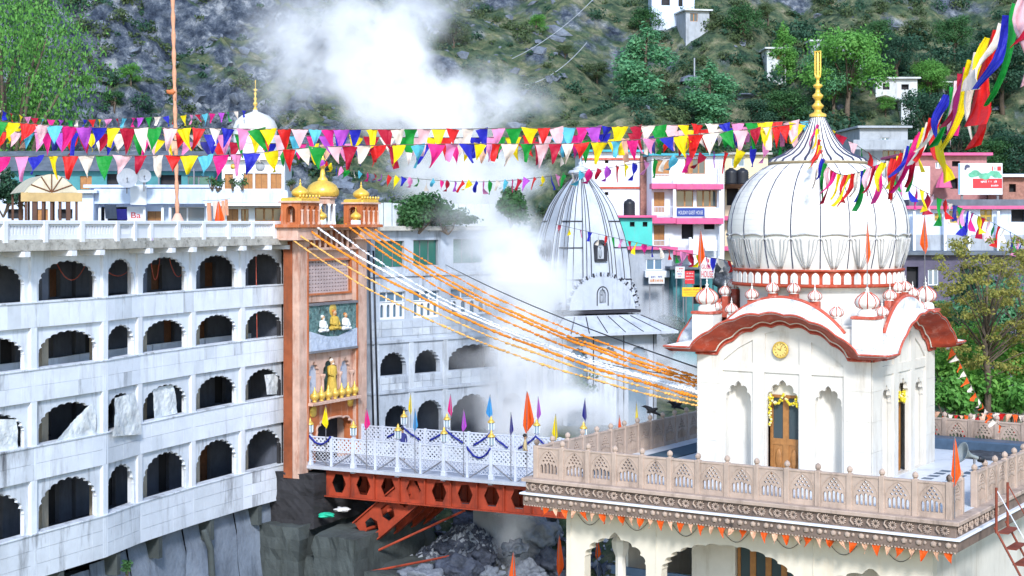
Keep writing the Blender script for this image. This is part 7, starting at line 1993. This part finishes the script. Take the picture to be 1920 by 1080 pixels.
# ------------------------------------------------------------------ furled flags on poles
def pole_flag(label, x, yt, yb, D, col, w_px, base_z, group, seed=0, w0=None):
    top = P(x, yt, D); k = D/FPX; hh = (yb-yt)*k; w_ = w_px*k
    base = Vector((top.x, top.y, base_z)); t = thing('pole_flag', label, 'flag', base, random.Random(seed).uniform(-0.6,0.6), group)
    zt = top.z-base_z
    mb = MB(); mb.tube([(0,0,0),(0,0,zt+0.05)], 0.018 if D > 60 else 0.014, 6); mb.build('pole', m_pole, t)
    rd = random.Random(seed+3); mb = MB(); mb.smooth = True; rows = []
    NR, NC = 12, 15; sd = rd.choice((-1, 1))
    for r in range(NR):
        s = r/(NR-1); ww = w_*(0.10+0.90*min(1, s*1.25)**0.9)*(1 if s < 0.8 else 1-0.75*(s-0.8)/0.2)
        row = []
        for c in range(NC):
            q = c/(NC-1)
            z = zt-hh*s*(1.0 if True else 1)
            row.append(Vector(((q-0.35)*ww*sd, 0.20*ww*math.sin(q*9+seed+s*1.2)*(0.3+s), z-0.10*hh*(1-q)*s*s)))
        rows.append(row)
    mb.grid(rows); mb.build('cloth', CLO[col], t); return t
gb = 'flags along the bridge'
def bf(label, x, yt, yb, col, w_, far, seed):
    v = BW+0.1 if far else -0.1
    u, z = BF.uz(x, yt, v); w = BF.w(u, v, 0); pole_flag(label, x, yt, yb, w.y, col, w_, DECK+0.0, gb, seed)
bf('yellow flag on the near railing in front of the gate arch', 611, 762, 800, 'yellow', 12, False, 1)
bf('magenta flag on the near railing right of the gate tower', 687, 767, 803, 'magenta', 12, False, 2)
bf('yellow flag on the far railing before the bath house arches', 770, 738, 775, 'yellow', 8, True, 3)
bf('light blue flag on the near railing, left one of the two light blue flags', 778, 768, 806, 'sky', 9, False, 4)
bf('magenta flag on the far railing before the third arch', 845, 740, 778, 'magenta', 9, True, 5)
bf('violet flag on the near railing above the walking person', 869, 768, 807, 'violet', 10, False, 6)
bf('light blue flag on the far railing right of the arches', 919, 742, 782, 'sky', 12, True, 7)
bf('dark blue flag on the near railing left of the big orange flag', 958, 775, 814, 'navy', 9, False, 8)
bf('big orange flag in the middle of the bridge', 988, 735, 806, 'orange', 22, False, 9)
bf('violet flag on the far railing right of the big orange flag', 1009, 745, 785, 'violet', 9, True, 10)
bf('yellow flag beside the left corner of the terrace parapet', 1042, 778, 822, 'yellow', 11, False, 11)
bf('dark blue flag on the far railing above the terrace parapet', 1097, 748, 787, 'navy', 9, True, 12)
bf('small orange flag above the left terrace parapet', 1161, 780, 806, 'orange', 7, True, 13)
bf('yellow flag on the far railing left of the crows', 1193, 754, 792, 'yellow', 7, True, 14)
gs = 'orange flags about the shrine'
def sf(label, x, yt, yb, v, w_, base, seed):
    u, z = SF.uz(x, yt, v); w = SF.w(u, v, 0); pole_flag(label, x, yt, yb, w.y, 'orange', w_, base, gs, seed)
sf('orange flag left of the dome above the left corner pedestal', 1313, 432, 494, KY0+0.3, 15, FLOOR+4.7, 21)
sf('orange flag hanging before the right side of the dome', 1626, 418, 492, KY0+0.2, 14, FLOOR+4.7, 22)
sf('orange flag right of the dome before the long house', 1734, 405, 470, KY0+KS-0.4, 15, FLOOR+4.5, 23)
sf('orange flag on the front right corner of the terrace parapet', 1790, 822, 906, 0.35, 24, FLOOR+0.0, 24)
for k, (x, yt, yb, D, w_, lab) in enumerate(((963,1036,1110,50,16,'orange flag at the bottom edge left of the hall'),(1048,1004,1076,50,18,'orange flag close left of the hall wall'),(1062,1066,1120,49,12,'tip of an orange flag at the foot of the hall wall'))):
    pole_flag(lab, x, yt, yb, D, 'orange', w_, ZC-14, gs, 30+k)
q_ = SF.w(2.0, 3.6, 0); pole_flag('small orange flag seen through the left arch of the hall', 1120, 1014, 1046, 52.5, 'orange', 12, ZC-13, gs, 35)
pole_flag('orange flag at the left corner of the gate tower top', 531, 382, 420, 80.5, 'orange', 12, TZP+DECK-0.2, 'flags at the tower', 36)
pole_flag('orange flag among the washing on the arcade roof', 409, 378, 420, 79.5, 'orange', 18, ZC-0.7, 'flags at the tower', 37)
pole_flag('violet flag on the parapet edge of the arcade roof', 281, 431, 455, 70.0, 'violet', 9, ZC-1.0, 'flags at the tower', 38)

# ------------------------------------------------------------------ steam from the hot springs
def steam(name, lo, hi, blobs, dens, nscale, seed=0.0, soft=0.45):
    mb = MB(); mb.box(lo[0], hi[0], lo[1], hi[1], lo[2], hi[2])
    m = bpy.data.materials.new('steam_'+name); m.use_nodes = True; nt = m.node_tree; N = nt.nodes; L = nt.links
    N.remove(N['Principled BSDF'])
    tc = N.new('ShaderNodeTexCoord'); pos = tc.outputs['Object']
    # warp the position a little so that the puffs billow
    n0 = N.new('ShaderNodeTexNoise'); n0.inputs['Scale'].default_value = nscale*0.6; n0.inputs['Detail'].default_value = 2
    L.new(pos, n0.inputs['Vector'])
    s0 = N.new('ShaderNodeVectorMath'); s0.operation = 'SUBTRACT'; L.new(n0.outputs['Color'], s0.inputs[0]); s0.inputs[1].default_value = (0.5,0.5,0.5)
    s1 = N.new('ShaderNodeVectorMath'); s1.operation = 'SCALE'; L.new(s0.outputs[0], s1.inputs[0]); s1.inputs['Scale'].default_value = 3.2
    wp = N.new('ShaderNodeVectorMath'); wp.operation = 'ADD'; L.new(pos, wp.inputs[0]); L.new(s1.outputs[0], wp.inputs[1])
    tot = None
    for (c, r, wgt) in blobs:
        a = N.new('ShaderNodeVectorMath'); a.operation = 'SUBTRACT'; L.new(wp.outputs[0], a.inputs[0]); a.inputs[1].default_value = c
        b = N.new('ShaderNodeVectorMath'); b.operation = 'DIVIDE'; L.new(a.outputs[0], b.inputs[0]); b.inputs[1].default_value = r
        l = N.new('ShaderNodeVectorMath'); l.operation = 'LENGTH'; L.new(b.outputs[0], l.inputs[0])
        g = N.new('ShaderNodeMapRange'); g.interpolation_type = 'SMOOTHSTEP'; g.inputs[1].default_value = 1.0; g.inputs[2].default_value = 0.0; g.inputs[3].default_value = 0.0; g.inputs[4].default_value = wgt
        L.new(l.outputs['Value'], g.inputs[0])
        if tot is None: tot = g.outputs[0]
        else:
            q = N.new('ShaderNodeMath'); q.operation = 'ADD'; L.new(tot, q.inputs[0]); L.new(g.outputs[0], q.inputs[1]); tot = q.outputs[0]
    n1 = N.new('ShaderNodeTexNoise'); n1.inputs['Scale'].default_value = nscale; n1.inputs['Detail'].default_value = 6; n1.inputs['Roughness'].default_value = 0.66
    L.new(wp.outputs[0], n1.inputs['Vector'])
    r = N.new('ShaderNodeMapRange'); r.inputs[1].default_value = soft; r.inputs[2].default_value = soft+0.19; r.inputs[3].default_value = 0.0; r.inputs[4].default_value = 1.0
    L.new(n1.outputs['Fac'], r.inputs[0])
    # solid heart, ragged rim
    h = N.new('ShaderNodeMath'); h.operation = 'SUBTRACT'; h.use_clamp = True; L.new(tot, h.inputs[0]); h.inputs[1].default_value = 0.85
    s = N.new('ShaderNodeMath'); s.operation = 'ADD'; L.new(r.outputs[0], s.inputs[0]); L.new(h.outputs[0], s.inputs[1])
    mul = N.new('ShaderNodeMath'); mul.operation = 'MULTIPLY'; L.new(tot, mul.inputs[0]); L.new(s.outputs[0], mul.inputs[1])
    d = N.new('ShaderNodeMath'); d.operation = 'MULTIPLY'; L.new(mul.outputs[0], d.inputs[0]); d.inputs[1].default_value = dens
    v = N.new('ShaderNodeVolumePrincipled'); v.inputs['Color'].default_value = (0.98,0.985,1,1); v.inputs['Anisotropy'].default_value = 0.0
    L.new(d.outputs[0], v.inputs['Density'])
    L.new(v.outputs[0], N['Material Output'].inputs['Volume'])
    m.cycles.volume_step_rate = 1.4
    o = mb.build(name, m); o['kind'] = 'stuff'
    return o
def bl(x, y, D, rx, rz, ry, w_):
    c = P(x, y, D); k = D/FPX
    return ((c.x, c.y, c.z), (rx*k, ry, rz*k), w_)
MAIN = [bl(980,700,86.5,125,150,2.6,1.3), bl(990,560,87,120,150,2.8,1.6), bl(965,490,88,130,100,3.0,1.2), bl(885,400,94,150,90,3.0,0.9), bl(870,400,88.5,110,60,1.6,0.22), bl(860,320,95,160,85,3.5,1.1), bl(890,600,86,120,180,1.8,0.10), bl(880,760,85,110,90,1.8,0.12),
        bl(970,340,98,90,60,3.2,1.1), bl(800,215,94,200,90,4.5,0.95), bl(720,140,95,150,110,4.5,1.0), bl(880,190,95,190,80,4.0,0.5), bl(640,60,96,220,130,4.5,0.34), bl(740,30,96,170,100,4.5,0.36), bl(545,120,96,140,130,4.0,0.22)]
lo = (-17.5, 83.0, ZC-13.0); hi = (4.5, 102.5, ZC+15.5)
steam('steam_plume', lo, hi, MAIN, 1.5, 0.40, soft=0.38)
LOW = [bl(965,1000,82,55,130,2.2,1.8), bl(990,860,86.5,70,110,1.6,1.2), bl(1000,930,84,90,70,2.5,0.8), bl(1010,780,86,150,70,2.5,0.9), bl(1100,770,87,180,70,2.5,0.9), bl(1240,700,92,140,60,3.0,0.55), bl(1225,600,104,80,70,2.5,0.4)]
steam('steam_mist', (-3.0, 78.0, ZC-21.0), (12.0, 107.0, ZC-3.0), LOW, 1.8, 0.5, soft=0.37)
scn.cycles.volume_step_rate = 1.0
scn.cycles.volume_max_steps = 96
